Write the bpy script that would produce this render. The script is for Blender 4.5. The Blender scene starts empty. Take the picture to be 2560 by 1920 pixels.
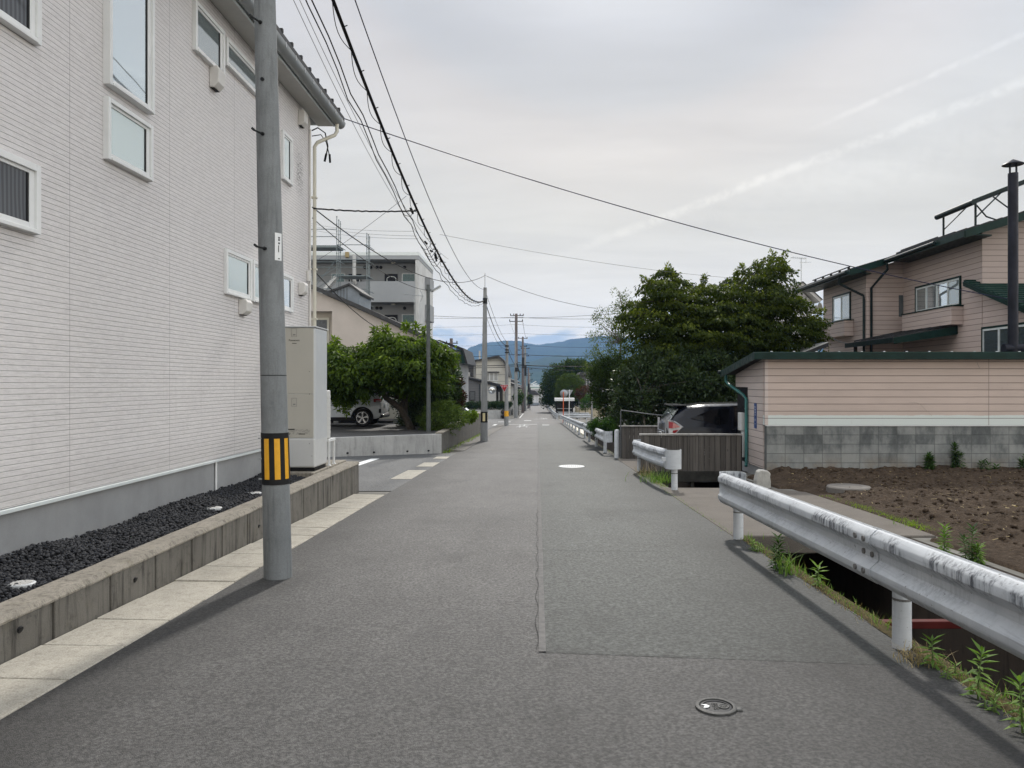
import bpy, bmesh, math, random
import numpy as np
from mathutils import Vector, Matrix, Quaternion
R = math.radians
PI = math.pi
random.seed(7)
rng = np.random.default_rng(7)
scene = bpy.context.scene
COL = scene.collection
F = 1923.0          # focal length in photograph pixels
U0, V0, EYE = 1344.0, 958.0, 1.55


def gz(y):
    """height of the road and of the land beside it: falls gently away from the camera"""
    if y < 100:
        return -.0292 * y
    if y < 200:
        return -2.92 - .0148 * (y - 100)
    return -4.4


def PY(u, v, Y):
    return Vector(((u - U0) / F * Y, Y, EYE - (v - V0) / F * Y))


def PX(u, v, X):
    Y = X * F / (u - U0)
    return Vector((X, Y, EYE - (v - V0) / F * Y))


def PG(u, v):
    Y = EYE / ((v - V0) / F - .0292)
    return Vector(((u - U0) / F * Y, Y, gz(Y)))


# ------------------------------------------------------------------ objects
def tag(o, label=None, cat=None, group=None, kind=None):
    if label:
        o['label'] = label
    if cat:
        o['category'] = cat
        o['kind'] = 'thing'
    if group:
        o['group'] = group
    if kind:
        o['kind'] = kind
    return o


def thing(name, label, cat, loc=(0, 0, 0), group=None):
    o = bpy.data.objects.new(name, None)
    o.empty_display_size = .1
    COL.objects.link(o)
    o.location = loc
    return tag(o, label, cat, group)


def origin_of(p):
    off = Vector((0, 0, 0))
    while p is not None:
        off = off + p.location
        p = p.parent
    return off


def link_mesh(name, me, mat, parent=None, bevel=0, smooth=None, seg=2):
    o = bpy.data.objects.new(name, me)
    COL.objects.link(o)
    if parent is not None:
        o.parent = parent
    if mat is not None:
        for m in (mat if isinstance(mat, (list, tuple)) else [mat]):
            me.materials.append(m)
    if bevel:
        md = o.modifiers.new('bevel', 'BEVEL')
        md.width = bevel
        md.segments = seg
        md.limit_method = 'ANGLE'
        md.angle_limit = R(40)
        md.harden_normals = False
    if smooth:
        me.shade_smooth()
        if smooth is not True:
            me.set_sharp_from_angle(angle=R(smooth))
    return o


class MB:
    def __init__(s):
        s.v, s.f, s.m = [], [], []

    def add(s, vs, fs, mi=0):
        n = len(s.v)
        s.v.extend([tuple(v) for v in vs])
        for f in fs:
            s.f.append(tuple(i + n for i in f))
            s.m.append(mi)
        return s

    def box(s, x0, x1, y0, y1, z0, z1, mi=0):
        vs = [(x, y, z) for z in (z0, z1) for y in (y0, y1) for x in (x0, x1)]
        return s.add(vs, [(0, 2, 3, 1), (4, 5, 7, 6), (0, 1, 5, 4), (2, 6, 7, 3), (0, 4, 6, 2), (1, 3, 7, 5)], mi)

    def hexa(s, b, t, mi=0):
        """b, t: four bottom and four top corners, both counter-clockwise from above"""
        return s.add(list(b) + list(t), [(3, 2, 1, 0), (4, 5, 6, 7), (0, 1, 5, 4), (1, 2, 6, 5), (2, 3, 7, 6), (3, 0, 4, 7)], mi)

    def quad(s, a, b, c, d, mi=0):
        return s.add([a, b, c, d], [(0, 1, 2, 3)], mi)

    def prism(s, poly, axis, a, b, mi=0):
        """poly: 2-D outline; axis 'x': (y,z) outline from x=a to b; 'y': (x,z); 'z': (x,y)"""
        k = len(poly)

        def p(q, t):
            return {'x': (t, q[0], q[1]), 'y': (q[0], t, q[1]), 'z': (q[0], q[1], t)}[axis]
        vs = [p(q, a) for q in poly] + [p(q, b) for q in poly]
        fs = [tuple(range(k - 1, -1, -1)), tuple(range(k, 2 * k))]
        fs += [(i, (i + 1) % k, (i + 1) % k + k, i + k) for i in range(k)]
        return s.add(vs, fs, mi)

    def tube(s, pts, r, n=8, mi=0, caps=True):
        pts = [Vector(p) for p in pts]
        if not hasattr(r, '__len__'):
            r = [r] * len(pts)
        base = len(s.v)
        up = None
        for i, p in enumerate(pts):
            a = pts[max(i - 1, 0)]
            b = pts[min(i + 1, len(pts) - 1)]
            t = (b - a)
            t = t.normalized() if t.length > 1e-9 else Vector((0, 0, 1))
            if up is None:
                up = t.orthogonal().normalized()
            up = (up - t * up.dot(t))
            up = up.normalized() if up.length > 1e-6 else t.orthogonal().normalized()
            w = t.cross(up)
            for k in range(n):
                c = 2 * PI * k / n
                s.v.append(tuple(p + (up * math.cos(c) + w * math.sin(c)) * r[i]))
        for i in range(len(pts) - 1):
            for k in range(n):
                s.f.append((base + i * n + k, base + i * n + (k + 1) % n, base + (i + 1) * n + (k + 1) % n, base + (i + 1) * n + k))
                s.m.append(mi)
        if caps:
            s.f.append(tuple(base + k for k in range(n - 1, -1, -1)))
            s.m.append(mi)
            s.f.append(tuple(base + (len(pts) - 1) * n + k for k in range(n)))
            s.m.append(mi)
        return s

    def bar(s, a, b, w, h, mi=0, up=(0, 0, 1)):
        """rectangular bar from a to b; w across, h along up"""
        a, b = Vector(a), Vector(b)
        t = (b - a).normalized()
        up = Vector(up)
        up = up - t * up.dot(t)
        if up.length < 1e-5:
            up = Vector((0, 1, 0)) - t * t.y
        up = up.normalized()
        sd = t.cross(up)
        q = [(-1, -1), (1, -1), (1, 1), (-1, 1)]
        vs = [c + sd * (i * w / 2) + up * (j * h / 2) for c in (a, b) for i, j in q]
        return s.add(vs, [(3, 2, 1, 0), (4, 5, 6, 7), (0, 1, 5, 4), (1, 2, 6, 5), (2, 3, 7, 6), (3, 0, 4, 7)], mi)

    def lathe(s, prof, c, n=24, axis='z', mi=0, caps=True):
        """prof: list of (radius, height) along the axis through c"""
        base = len(s.v)
        c = Vector(c)
        for r, h in prof:
            for k in range(n):
                a = 2 * PI * k / n
                x, y = r * math.cos(a), r * math.sin(a)
                d = {'z': (x, y, h), 'y': (x, h, y), 'x': (h, x, y)}[axis]
                s.v.append(tuple(c + Vector(d)))
        for i in range(len(prof) - 1):
            for k in range(n):
                f = (base + i * n + k, base + i * n + (k + 1) % n, base + (i + 1) * n + (k + 1) % n, base + (i + 1) * n + k)
                s.f.append(f if axis != 'y' else f[::-1])
                s.m.append(mi)
        for i, fl in ((0, True), (len(prof) - 1, False)) if caps else ():
            if prof[i][0] > 1e-6:
                f = [base + i * n + k for k in range(n)]
                s.f.append(tuple(f[::-1] if fl != (axis == 'y') else f))
                s.m.append(mi)
        return s

    def sheet(s, rows, mi=0):
        """rows of points, equal lengths, into a grid of quads"""
        k = len(rows[0])
        vs = [p for r in rows for p in r]
        fs = [(i * k + j, i * k + j + 1, (i + 1) * k + j + 1, (i + 1) * k + j) for i in range(len(rows) - 1) for j in range(k - 1)]
        return s.add(vs, fs, mi)

    def build(s, name, mat, parent=None, bevel=0, smooth=None, seg=2, fix=False):
        off = origin_of(parent)
        me = bpy.data.meshes.new(name)
        me.from_pydata([(v[0] - off.x, v[1] - off.y, v[2] - off.z) for v in s.v], [], s.f)
        if fix:
            bm = bmesh.new()
            bm.from_mesh(me)
            bmesh.ops.remove_doubles(bm, verts=bm.verts, dist=1e-5)
            bmesh.ops.recalc_face_normals(bm, faces=bm.faces)
            bm.to_mesh(me)
            bm.free()
        elif any(s.m):
            me.polygons.foreach_set('material_index', s.m)
        me.update()
        return link_mesh(name, me, mat, parent, bevel, smooth, seg)


def np_mesh(name, verts, faces, mat, parent=None, smooth=None, tint=None):
    """fast mesh of equal-sized faces from numpy arrays"""
    off = origin_of(parent)
    verts = np.asarray(verts, dtype=np.float32) - np.array(off, dtype=np.float32)
    faces = np.asarray(faces, dtype=np.int32)
    me = bpy.data.meshes.new(name)
    k = faces.shape[1]
    me.vertices.add(len(verts))
    me.vertices.foreach_set('co', verts.ravel())
    me.loops.add(faces.size)
    me.loops.foreach_set('vertex_index', faces.ravel())
    me.polygons.add(len(faces))
    me.polygons.foreach_set('loop_start', np.arange(0, faces.size, k, dtype=np.int32))
    me.polygons.foreach_set('loop_total', np.full(len(faces), k, dtype=np.int32))
    me.update(calc_edges=True)
    if tint is not None:
        at = me.attributes.new('tint', 'FLOAT', 'FACE')
        at.data.foreach_set('value', np.asarray(tint, dtype=np.float32))
    return link_mesh(name, me, mat, parent, 0, smooth)


def copy_tree(o, parent=None):
    c = o.copy()
    COL.objects.link(c)
    if parent is not None:
        c.parent = parent
    for ch in list(o.children):
        copy_tree(ch, c)
    return c


def lettering(name, text, size, mat, parent, loc, rot, extrude=.001, align='CENTER', sx=1.0):
    cu = bpy.data.curves.new(name, 'FONT')
    cu.body = text
    cu.size = size
    cu.align_x = align
    cu.align_y = 'CENTER'
    cu.extrude = extrude
    cu.resolution_u = 3
    t = bpy.data.objects.new(name, cu)
    COL.objects.link(t)
    dg = bpy.context.evaluated_depsgraph_get()
    dg.update()
    me = bpy.data.meshes.new_from_object(t.evaluated_get(dg))
    bpy.data.objects.remove(t)
    off = origin_of(parent)
    M = Matrix.Translation(Vector(loc) - off) @ rot.to_4x4() @ Matrix.Diagonal((sx, 1, 1, 1))
    me.transform(M)
    me.materials.clear()
    return link_mesh(name, me, mat, parent)


FACE_CAM = Matrix(((1, 0, 0), (0, 0, -1), (0, 1, 0)))       # text plane facing -y


def boolean_cut(o, cutters):
    """subtract closed mesh objects from o, bake the result and delete the cutters"""
    for c in cutters:
        md = o.modifiers.new('cut', 'BOOLEAN')
        md.object = c
        md.operation = 'DIFFERENCE'
        md.solver = 'EXACT'
    dg = bpy.context.evaluated_depsgraph_get()
    dg.update()
    me = bpy.data.meshes.new_from_object(o.evaluated_get(dg))
    o.modifiers.clear()
    o.data = me
    for c in cutters:
        bpy.data.objects.remove(c)
    return o


# ------------------------------------------------------------------ materials
class G:
    """small helper round a material's node tree"""
    def __init__(s, name):
        s.mat = bpy.data.materials.new(name)
        s.mat.use_nodes = True
        s.nt = s.mat.node_tree
        s.b = s.nt.nodes['Principled BSDF']
        s.out = s.nt.nodes['Material Output']

    def n(s, t, **kw):
        nd = s.nt.nodes.new(t)
        for k, v in kw.items():
            setattr(nd, k, v)
        return nd

    def put(s, sock, val):
        if isinstance(val, bpy.types.NodeSocket):
            s.nt.links.new(val, sock)
        elif isinstance(val, (tuple, list)) and sock.type == 'RGBA' and len(val) == 3:
            sock.default_value = (*val, 1)
        else:
            sock.default_value = val

    def pos(s):
        return s.n('ShaderNodeNewGeometry').outputs['Position']

    def objco(s):
        return s.n('ShaderNodeTexCoord').outputs['Object']

    def sep(s, v):
        nd = s.n('ShaderNodeSeparateXYZ')
        s.put(nd.inputs[0], v)
        return nd.outputs

    def scale(s, v, sc):
        nd = s.n('ShaderNodeVectorMath', operation='MULTIPLY')
        s.put(nd.inputs[0], v)
        nd.inputs[1].default_value = sc
        return nd.outputs[0]

    def noise(s, vec, scale, detail=4, rough=.55, dist=0, col=False):
        nd = s.n('ShaderNodeTexNoise')
        s.put(nd.inputs['Vector'], vec)
        nd.inputs['Scale'].default_value = scale
        nd.inputs['Detail'].default_value = detail
        nd.inputs['Roughness'].default_value = rough
        nd.inputs['Distortion'].default_value = dist
        return nd.outputs[1 if col else 0]

    def voro(s, vec, scale, feature='F1', out=0):
        nd = s.n('ShaderNodeTexVoronoi', feature=feature)
        s.put(nd.inputs['Vector'], vec)
        nd.inputs['Scale'].default_value = scale
        return nd.outputs[out]

    def math(s, op, a, b=0.0, c=0.0, clamp=False):
        nd = s.n('ShaderNodeMath', operation=op, use_clamp=clamp)
        s.put(nd.inputs[0], a)
        s.put(nd.inputs[1], b)
        s.put(nd.inputs[2], c)
        return nd.outputs[0]

    def step(s, x, a, b, lo=0.0, hi=1.0):
        """smooth ramp of x from lo at a to hi at b"""
        nd = s.n('ShaderNodeMapRange', interpolation_type='SMOOTHSTEP')
        s.put(nd.inputs[0], x)
        for i, q in enumerate((a, b, lo, hi)):
            nd.inputs[i + 1].default_value = q
        return nd.outputs[0]

    def mix(s, fac, a, b, mode='MIX'):
        nd = s.n('ShaderNodeMix', data_type='RGBA', blend_type=mode)
        s.put(nd.inputs[0], fac)
        s.put(nd.inputs[6], a)
        s.put(nd.inputs[7], b)
        return nd.outputs[2]

    def ramp(s, fac, stops):
        nd = s.n('ShaderNodeValToRGB')
        s.put(nd.inputs[0], fac)
        cr = nd.color_ramp
        while len(cr.elements) < len(stops):
            cr.elements.new(.5)
        for e, (p, c) in zip(cr.elements, stops):
            e.position = p
            e.color = (*c, 1) if len(c) == 3 else c
        return nd.outputs[0]

    def bump(s, h, strength=.5, dist=.01, base=None):
        nd = s.n('ShaderNodeBump')
        nd.inputs['Strength'].default_value = strength
        nd.inputs['Distance'].default_value = dist
        s.put(nd.inputs['Height'], h)
        if base is not None:
            s.put(nd.inputs['Normal'], base)
        return nd.outputs[0]

    def set(s, color=None, rough=None, metal=None, normal=None, spec=None, coat=None, alpha=None):
        for k, v in (('Base Color', color), ('Roughness', rough), ('Metallic', metal), ('Normal', normal),
                     ('Specular IOR Level', spec), ('Coat Weight', coat), ('Alpha', alpha)):
            if v is not None:
                s.put(s.b.inputs[k], v)
        return s.mat


def plain(name, c, rough=.6, metal=0, var=.12, scale=6, spec=None, bump=0, bs=60, coat=None):
    """painted or cast surface with mild tone variation and wear"""
    g = G(name)
    p = g.pos()
    n = g.noise(p, scale, 6, .6)
    lo = tuple(x * (1 - var) for x in c)
    hi = tuple(min(1, x * (1 + var)) for x in c)
    col = g.ramp(n, [(.3, lo), (.7, hi)])
    nb = g.bump(g.noise(p, bs, 4), bump, .003) if bump else None
    r = g.step(g.noise(p, scale * 3, 3), .3, .7, rough - .07, min(1, rough + .07))
    if spec is None and max(c) < .08:
        spec = .16
    return g.set(col, r, metal, nb, spec, coat)
M = {}


def asphalt(name, c, fine=1.0, warm=(1.03, 1, .97), dirt=True, blotch=1.0, agg=.5):
    g = G(name)
    p = g.pos()
    xs = g.sep(p)
    n1 = g.noise(p, 48 * fine, 3, .65)
    n2 = g.noise(p, 230 * fine, 2, .6)
    cell = g.voro(p, 170 * fine)
    big = g.noise(p, .55, 5, .6)
    mid = g.noise(g.scale(p, (1.6, .5, 1)), 2.6, 5, .65)
    f = g.step(n1, .36, .64, 1 - .95 * agg, 1 + .95 * agg)
    f = g.math('MULTIPLY', f, g.step(g.noise(g.scale(p, (1, .7, 1)), 34 * fine, 4, .7), .33, .67, 1 - .42 * agg, 1 + .42 * agg))
    f = g.math('MULTIPLY', f, g.math('MULTIPLY_ADD', g.math('SUBTRACT', n2, .5), 1.3 * agg, 1.0))
    f = g.math('MULTIPLY', f, g.math('MULTIPLY_ADD', g.math('SUBTRACT', big, .5), .75 * blotch, 1.0))
    f = g.math('MULTIPLY', f, g.math('MULTIPLY_ADD', g.math('SUBTRACT', mid, .5), .5 * blotch, 1.0))
    # pale stone chips
    chip = g.step(g.noise(p, 130 * fine, 1, .4), .70, .76)
    f = g.math('ADD', f, g.math('MULTIPLY', chip, .75 * agg))
    # small dark pits
    pit = g.step(g.noise(g.scale(p, (1, .75, 1)), 30 * fine, 6, .8), .45, .34)
    f = g.math('MULTIPLY', f, g.math('MULTIPLY_ADD', pit, -.48, 1.0))
    worn = g.step(g.noise(p, .8, 5, .65), .40, .64)
    pit2 = g.step(g.noise(g.scale(p, (1, .6, 1)), 12 * fine, 6, .8), .44, .36)
    f = g.math('MULTIPLY', f, g.math('MULTIPLY_ADD', g.math('MULTIPLY', pit2, worn), -.25, 1.0))
    if dirt:
        f = g.math('MULTIPLY', f, g.step(g.math('ADD', xs[1], g.math('MULTIPLY', g.noise(p, .7, 3), 2.0)), 4.2, 8.5, .74, 1.0))  # near stretch of road darker, fading out a few metres ahead
        f = g.math('MULTIPLY', f, g.math('MULTIPLY_ADD', g.step(g.noise(g.scale(p, (.8, .45, 1)), 1.1, 6, .7), .50, .72), -.36, 1.0))
        # tyre-polished tracks and the damp, dirty band along both edges
        wob = g.math('MULTIPLY', g.math('SUBTRACT', g.noise(p, .9, 4, .6), .5), .9)
        x = g.math('ADD', xs[0], wob)
        edge = g.math('MAXIMUM', g.step(x, 1.15, 2.1), g.step(x, -1.7, -2.6))
        f = g.math('MULTIPLY', f, g.math('MULTIPLY_ADD', edge, -.5, 1.0))
        f = g.math('MULTIPLY', f, g.step(xs[0], .03, .07, 1.07, .93))
        trk = g.math('SUBTRACT', 1.0, g.math('MULTIPLY', g.math('ABSOLUTE', g.math('SUBTRACT', g.math('ABSOLUTE', g.math('ADD', xs[0], .25)), .85)), 2.6), clamp=True)
        f = g.math('MULTIPLY', f, g.math('MULTIPLY_ADD', trk, .10, 1.0))
    col = g.mix(1.0, tuple(a * b for a, b in zip(c, warm)), (1, 1, 1), 'MULTIPLY')
    comb = g.n('ShaderNodeCombineColor')
    for i in range(3):
        g.put(comb.inputs[i], f)
    col = g.mix(1.0, col, comb.outputs[0], 'MULTIPLY')
    h = g.math('ADD', g.math('MULTIPLY', n1, .7), g.math('MULTIPLY', cell, .5))
    return g.set(col, .74, 0, g.bump(h, .6, .008), .5)


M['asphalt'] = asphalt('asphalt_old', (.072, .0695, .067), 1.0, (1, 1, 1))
M['asphalt_patch'] = asphalt('asphalt_patch', (.055, .0595, .055), .8, (1, 1, 1), True, .6, .6)
M['asphalt_side'] = asphalt('asphalt_side', (.07, .072, .073), .8, (1, 1, 1), False, 1.2)
M['asphalt_lot'] = asphalt('asphalt_lot', (.055, .053, .051), .8, (1, 1, 1), False, 1.4)


def concrete(name, c, streak=.5, dark=(.05, .05, .047), rough=.9, sc=1.0, cracks=0, moss=0, speck=.35):
    """weathered concrete: mottled, with dark run-off streaks of its own shape"""
    g = G(name)
    p = g.pos()
    a = g.noise(p, 1.7 * sc, 6, .65)
    b = g.noise(p, 9 * sc, 6, .7)
    f = g.noise(p, 110, 3, .7)
    st = g.noise(g.scale(p, (7, 7, .7)), 1.6 * sc, 5, .7)
    col = g.ramp(a, [(.25, tuple(x * .78 for x in c)), (.5, c), (.78, tuple(min(1, x * 1.18) for x in c))])
    col = g.mix(g.math('MULTIPLY', g.step(st, .46, .72), streak), col, dark)
    col = g.mix(g.math('MULTIPLY', g.step(b, .52, .75), streak * .6), col, dark)
    col = g.mix(speck, col, g.mix(1, col, g.ramp(f, [(.3, (.55,) * 3), (.7, (1.35,) * 3)]), 'MULTIPLY'))
    if moss:
        mo = g.step(g.noise(p, 5, 6, .7), .55, .68)
        col = g.mix(g.math('MULTIPLY', mo, moss), col, (.10, .085, .03))
    h = g.math('ADD', b, g.math('MULTIPLY', f, .4))
    return g.set(col, rough, 0, g.bump(h, .35, .006), .3)


M['wall_conc'] = concrete('stained_concrete', (.155, .145, .128), .95, (.03, .028, .025), moss=.12)
M['wall_top'] = concrete('weathered_coping', (.27, .245, .205), .8, (.09, .08, .065), sc=2, moss=.3, speck=.6)
M['slab'] = concrete('drain_slab', (.40, .372, .315), .45, (.17, .15, .12), sc=2, speck=.7)
M['pole_conc'] = concrete('pole_concrete', (.20, .212, .217), .6, (.10, .105, .105), sc=1.2, speck=.3)
M['found'] = concrete('foundation_render', (.30, .305, .31), .10, (.2, .2, .2), sc=.7, speck=.12)
M['lot_wall'] = concrete('pale_concrete', (.42, .42, .41), .45, (.16, .16, .15), moss=.05)
M['dark_wall'] = concrete('blackened_concrete', (.15, .142, .125), 1.0, (.010, .010, .009), moss=.15, sc=1.6)
M['bridge_slab'] = concrete('brown_concrete', (.125, .110, .094), .35, (.12, .10, .085), sc=1.5, speck=.9, moss=.1)
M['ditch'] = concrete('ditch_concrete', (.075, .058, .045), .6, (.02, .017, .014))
M['stone'] = concrete('marker_stone', (.42, .41, .38), .3, (.15, .14, .12), sc=4)
M['kerb'] = concrete('kerb_concrete', (.17, .16, .145), .5, (.10, .09, .08), moss=.2)
M['lid'] = concrete('round_lid', (.17, .155, .14), .3, (.08, .07, .06))


def house_siding():
    g = G('ribbed_white_siding')
    p = g.pos()
    x, y, z = g.sep(p)
    P = .0457
    q = g.math('DIVIDE', z, P)
    fr = g.math('FRACT', q)
    band = g.math('FLOOR', q)
    comb = g.n('ShaderNodeCombineXYZ')
    g.put(comb.inputs[0], g.math('MULTIPLY', g.math('ADD', x, y), 2.3))
    g.put(comb.inputs[1], g.math('MULTIPLY', band, 3.17))
    chunk = g.noise(comb.outputs[0], 1.5, 2, .6)
    # each course is cast as two or three thin ledges of broken stone
    comb2 = g.n('ShaderNodeCombineXYZ')
    g.put(comb2.inputs[0], g.math('MULTIPLY', g.math('ADD', x, y), 5.0))
    g.put(comb2.inputs[1], g.math('MULTIPLY', g.math('FLOOR', g.math('MULTIPLY', q, 2.0)), 7.3))
    ledge = g.noise(comb2.outputs[0], 1.4, 2, .6)
    rough = g.noise(g.scale(p, (14, 14, 60)), 1, 4, .7)
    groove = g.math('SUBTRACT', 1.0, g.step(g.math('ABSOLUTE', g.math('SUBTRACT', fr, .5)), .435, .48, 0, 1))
    joint = g.math('FRACT', g.math('DIVIDE', g.math('SUBTRACT', y, 6.74), 1.83))
    jm = g.math('MULTIPLY', g.step(g.math('ABSOLUTE', g.math('SUBTRACT', joint, .5)), .4985, .4965), 1.0)
    tone = g.math('ADD', g.math('MULTIPLY', g.math('SUBTRACT', ledge, .5), .5), g.math('MULTIPLY', g.math('SUBTRACT', rough, .5), .5))
    tone = g.math('ADD', tone, g.math('MULTIPLY', g.math('SUBTRACT', g.noise(p, .6, 4), .5), .12))
    col = g.ramp(g.math('ADD', tone, .5), [(.15, (.51, .49, .488)), (.5, (.66, .636, .632)), (.85, (.78, .756, .75))])
    col = g.mix(g.math('SUBTRACT', 1.0, groove), col, (.36, .352, .35))  # shade inside the grooves painted into the colour as darker lines
    drip = g.step(g.noise(g.scale(p, (1, 5, .35)), 1.5, 5, .7), .55, .8)
    col = g.mix(g.math('MULTIPLY', drip, .16), col, (.30, .29, .28))
    col = g.mix(g.math('MULTIPLY', g.step(g.math('ADD', z, g.math('MULTIPLY', drip, .2)), .95, .6), .22), col, (.30, .28, .26))
    col = g.mix(g.math('MULTIPLY', g.math('SUBTRACT', 1.0, jm), .55), col, (.24, .23, .23))
    # rain streaks below the far vent
    d1 = g.step(g.math('ABSOLUTE', g.math('SUBTRACT', y, 13.25)), .28, .05)
    d2 = g.math('MULTIPLY', d1, g.math('MULTIPLY', g.step(z, 4.6, 5.1), g.step(z, 5.75, 5.2)))
    col = g.mix(g.math('MULTIPLY', d2, g.step(g.noise(g.scale(p, (1, 9, 14)), 3, 3), .42, .66)), col, (.12, .115, .11))
    h = g.math('MULTIPLY', groove, g.math('ADD', g.math('MULTIPLY', ledge, .6), g.math('MULTIPLY', rough, .5)))
    h = g.math('ADD', h, g.math('MULTIPLY', groove, .7))
    return g.set(col, .42, 0, g.bump(h, .8, .012), .45)


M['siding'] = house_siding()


def boards(name, c, pitch, z0, joints=(), lower=None, var=.12, line=.35, groove=.06, axis='x'):
    """horizontal clapboard; joints: (world coordinate) of the vertical seams; lower: repainted band below z"""
    g = G(name)
    p = g.pos()
    x, y, z = g.sep(p)
    q = g.math('DIVIDE', g.math('SUBTRACT', z, z0), pitch)
    fr = g.math('FRACT', q)
    comb = g.n('ShaderNodeCombineXYZ')
    g.put(comb.inputs[0], g.math('MULTIPLY', g.math('ADD', x, y), .35))
    g.put(comb.inputs[1], g.math('MULTIPLY', g.math('FLOOR', q), 2.7))
    tone = g.noise(comb.outputs[0], 1.6, 3, .6)
    grain = g.noise(g.scale(p, (3, 3, 60)), 1, 3, .6)
    t = g.math('ADD', g.math('MULTIPLY', tone, .65), g.math('MULTIPLY', grain, .35))
    col = g.ramp(t, [(.3, tuple(k * (1 - var) for k in c)), (.7, tuple(min(1, k * (1 + var)) for k in c))])
    if lower:
        edge = g.math('ADD', z, g.math('MULTIPLY', g.math('SUBTRACT', g.noise(g.scale(p, (1.2, 1.2, .2)), 2, 4), .5), .06))
        col = g.mix(g.step(edge, lower + .012, lower - .008), col, (.60, .645, .62))
    dirt = g.step(g.noise(g.scale(p, (3, 3, 1.2)), 2.0, 6, .72), .60, .78)
    col = g.mix(g.math('MULTIPLY', dirt, .30), col, tuple(k * .55 for k in c))
    gm = g.step(g.math('ABSOLUTE', g.math('SUBTRACT', fr, .5)), .5 - groove, .5 - groove * .4)
    col = g.mix(g.math('MULTIPLY', gm, .8), col, tuple(k * line * .5 for k in c))
    ax = x if axis == 'x' else y
    for j in joints:
        jm = g.step(g.math('ABSOLUTE', g.math('SUBTRACT', ax, j)), .014, .006)
        col = g.mix(g.math('MULTIPLY', jm, .6), col, tuple(k * .4 for k in c))
    h = g.math('SUBTRACT', g.math('MULTIPLY', grain, .15), gm)
    return g.set(col, .62, 0, g.bump(h, .6, .01), .4)


M['pink'] = boards('pink_clapboard', (.50, .405, .355), .152, .645, (9.67,), .862)
M['pink_side'] = boards('pink_clapboard_side', (.53, .455, .42), .152, .645)
M['pink_house'] = boards('pink_house_boards', (.46, .375, .34), .17, 0.1, (23.04,), axis='y')
M['grey_boards'] = boards('grey_boards', (.13, .13, .135), .22, 0)
M['white_boards'] = boards('white_boards', (.62, .62, .63), .3, 0, line=.8)


def blocks():
    g = G('concrete_block')
    p = g.pos()
    x, y, z = g.sep(p)
    comb = g.n('ShaderNodeCombineXYZ')
    g.put(comb.inputs[0], g.math('DIVIDE', g.math('SUBTRACT', x, 4.91), .4))
    g.put(comb.inputs[1], g.math('DIVIDE', g.math('SUBTRACT', z, .64), .2))
    v = comb.outputs[0]
    a, b, _ = g.sep(v)
    fa, fb = g.math('FRACT', a), g.math('FRACT', b)
    ma = g.step(g.math('ABSOLUTE', g.math('SUBTRACT', fa, .5)), .478, .488)
    mb = g.step(g.math('ABSOLUTE', g.math('SUBTRACT', fb, .5)), .455, .475)
    mort = g.math('MAXIMUM', ma, mb)
    fl = g.n('ShaderNodeCombineXYZ')
    g.put(fl.inputs[0], g.math('FLOOR', a))
    g.put(fl.inputs[1], g.math('FLOOR', b))
    wn = g.n('ShaderNodeTexWhiteNoise', noise_dimensions='3D')
    g.put(wn.inputs['Vector'], fl.outputs[0])
    per = wn.outputs[0]
    st = g.noise(g.scale(p, (1, 1, .55)), 2.3, 6, .7)
    dark = g.math('ADD', g.math('MULTIPLY', st, .9), g.math('MULTIPLY', g.math('SUBTRACT', per, .5), .16))
    up = g.step(z, -.05, .45, 0, .11)
    dark = g.math('ADD', dark, up)
    col = g.ramp(dark, [(.34, (.28, .288, .275)), (.50, (.215, .222, .216)), (.62, (.125, .132, .131)), (.80, (.065, .07, .07))])
    low = g.math('MULTIPLY', g.step(z, .1, -.3), g.step(g.noise(p, 2.5, 5, .7), .35, .6))
    col = g.mix(g.math('MULTIPLY', low, .55), col, (.22, .17, .12))
    f = g.noise(p, 120, 3, .7)
    col = g.mix(.4, col, g.mix(1, col, g.ramp(f, [(.3, (.6,) * 3), (.7, (1.3,) * 3)]), 'MULTIPLY'))
    col = g.mix(g.math('MULTIPLY', mort, .62), col, (.085, .09, .088))
    h = g.math('SUBTRACT', g.math('MULTIPLY', f, .25), mort)
    return g.set(col, .93, 0, g.bump(h, .6, .01), .25)


M['blocks'] = blocks()


def rail_paint():
    """chalky white guardrail paint with scuffed black grime along the upper fold"""
    g = G('guardrail_white')
    p = g.pos()
    a = g.noise(p, 3.0, 6, .6)
    col = g.ramp(a, [(.3, (.43, .455, .48)), (.6, (.53, .55, .57)), (.8, (.60, .615, .63))])
    # long horizontal scrapes and washed grey stains
    sc = g.noise(g.scale(p, (3, .9, 26)), 1.5, 6, .75)
    col = g.mix(g.math('MULTIPLY', g.step(sc, .53, .70), .45), col, (.27, .275, .30))
    run = g.noise(g.scale(p, (10, 12, 1.4)), 1.6, 5, .7)
    col = g.mix(g.math('MULTIPLY', g.step(run, .55, .75), .30), col, (.24, .245, .25))
    # black rub marks along the two folds
    at = g.n('ShaderNodeAttribute', attribute_name='grime')
    tick = g.noise(g.scale(p, (30, 34, 5)), 1.0, 5, .75)
    long_ = g.noise(g.scale(p, (2, 2.2, 3)), 1.0, 5, .65)
    gm = g.math('MULTIPLY', g.step(long_, .44, .60), g.step(tick, .42, .60))
    gm = g.math('MULTIPLY', gm, at.outputs['Fac'])
    col = g.mix(g.math('MULTIPLY', gm, .95), col, (.04, .043, .055))
    sp = g.math('MULTIPLY', g.step(g.noise(p, 34, 3, .6), .67, .70), g.step(long_, .40, .55))
    col = g.mix(g.math('MULTIPLY', sp, .8), col, (.10, .09, .085))
    return g.set(col, g.step(a, .3, .7, .55, .72), 0, g.bump(a, .10, .004), .3)


M['rail'] = rail_paint()


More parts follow.
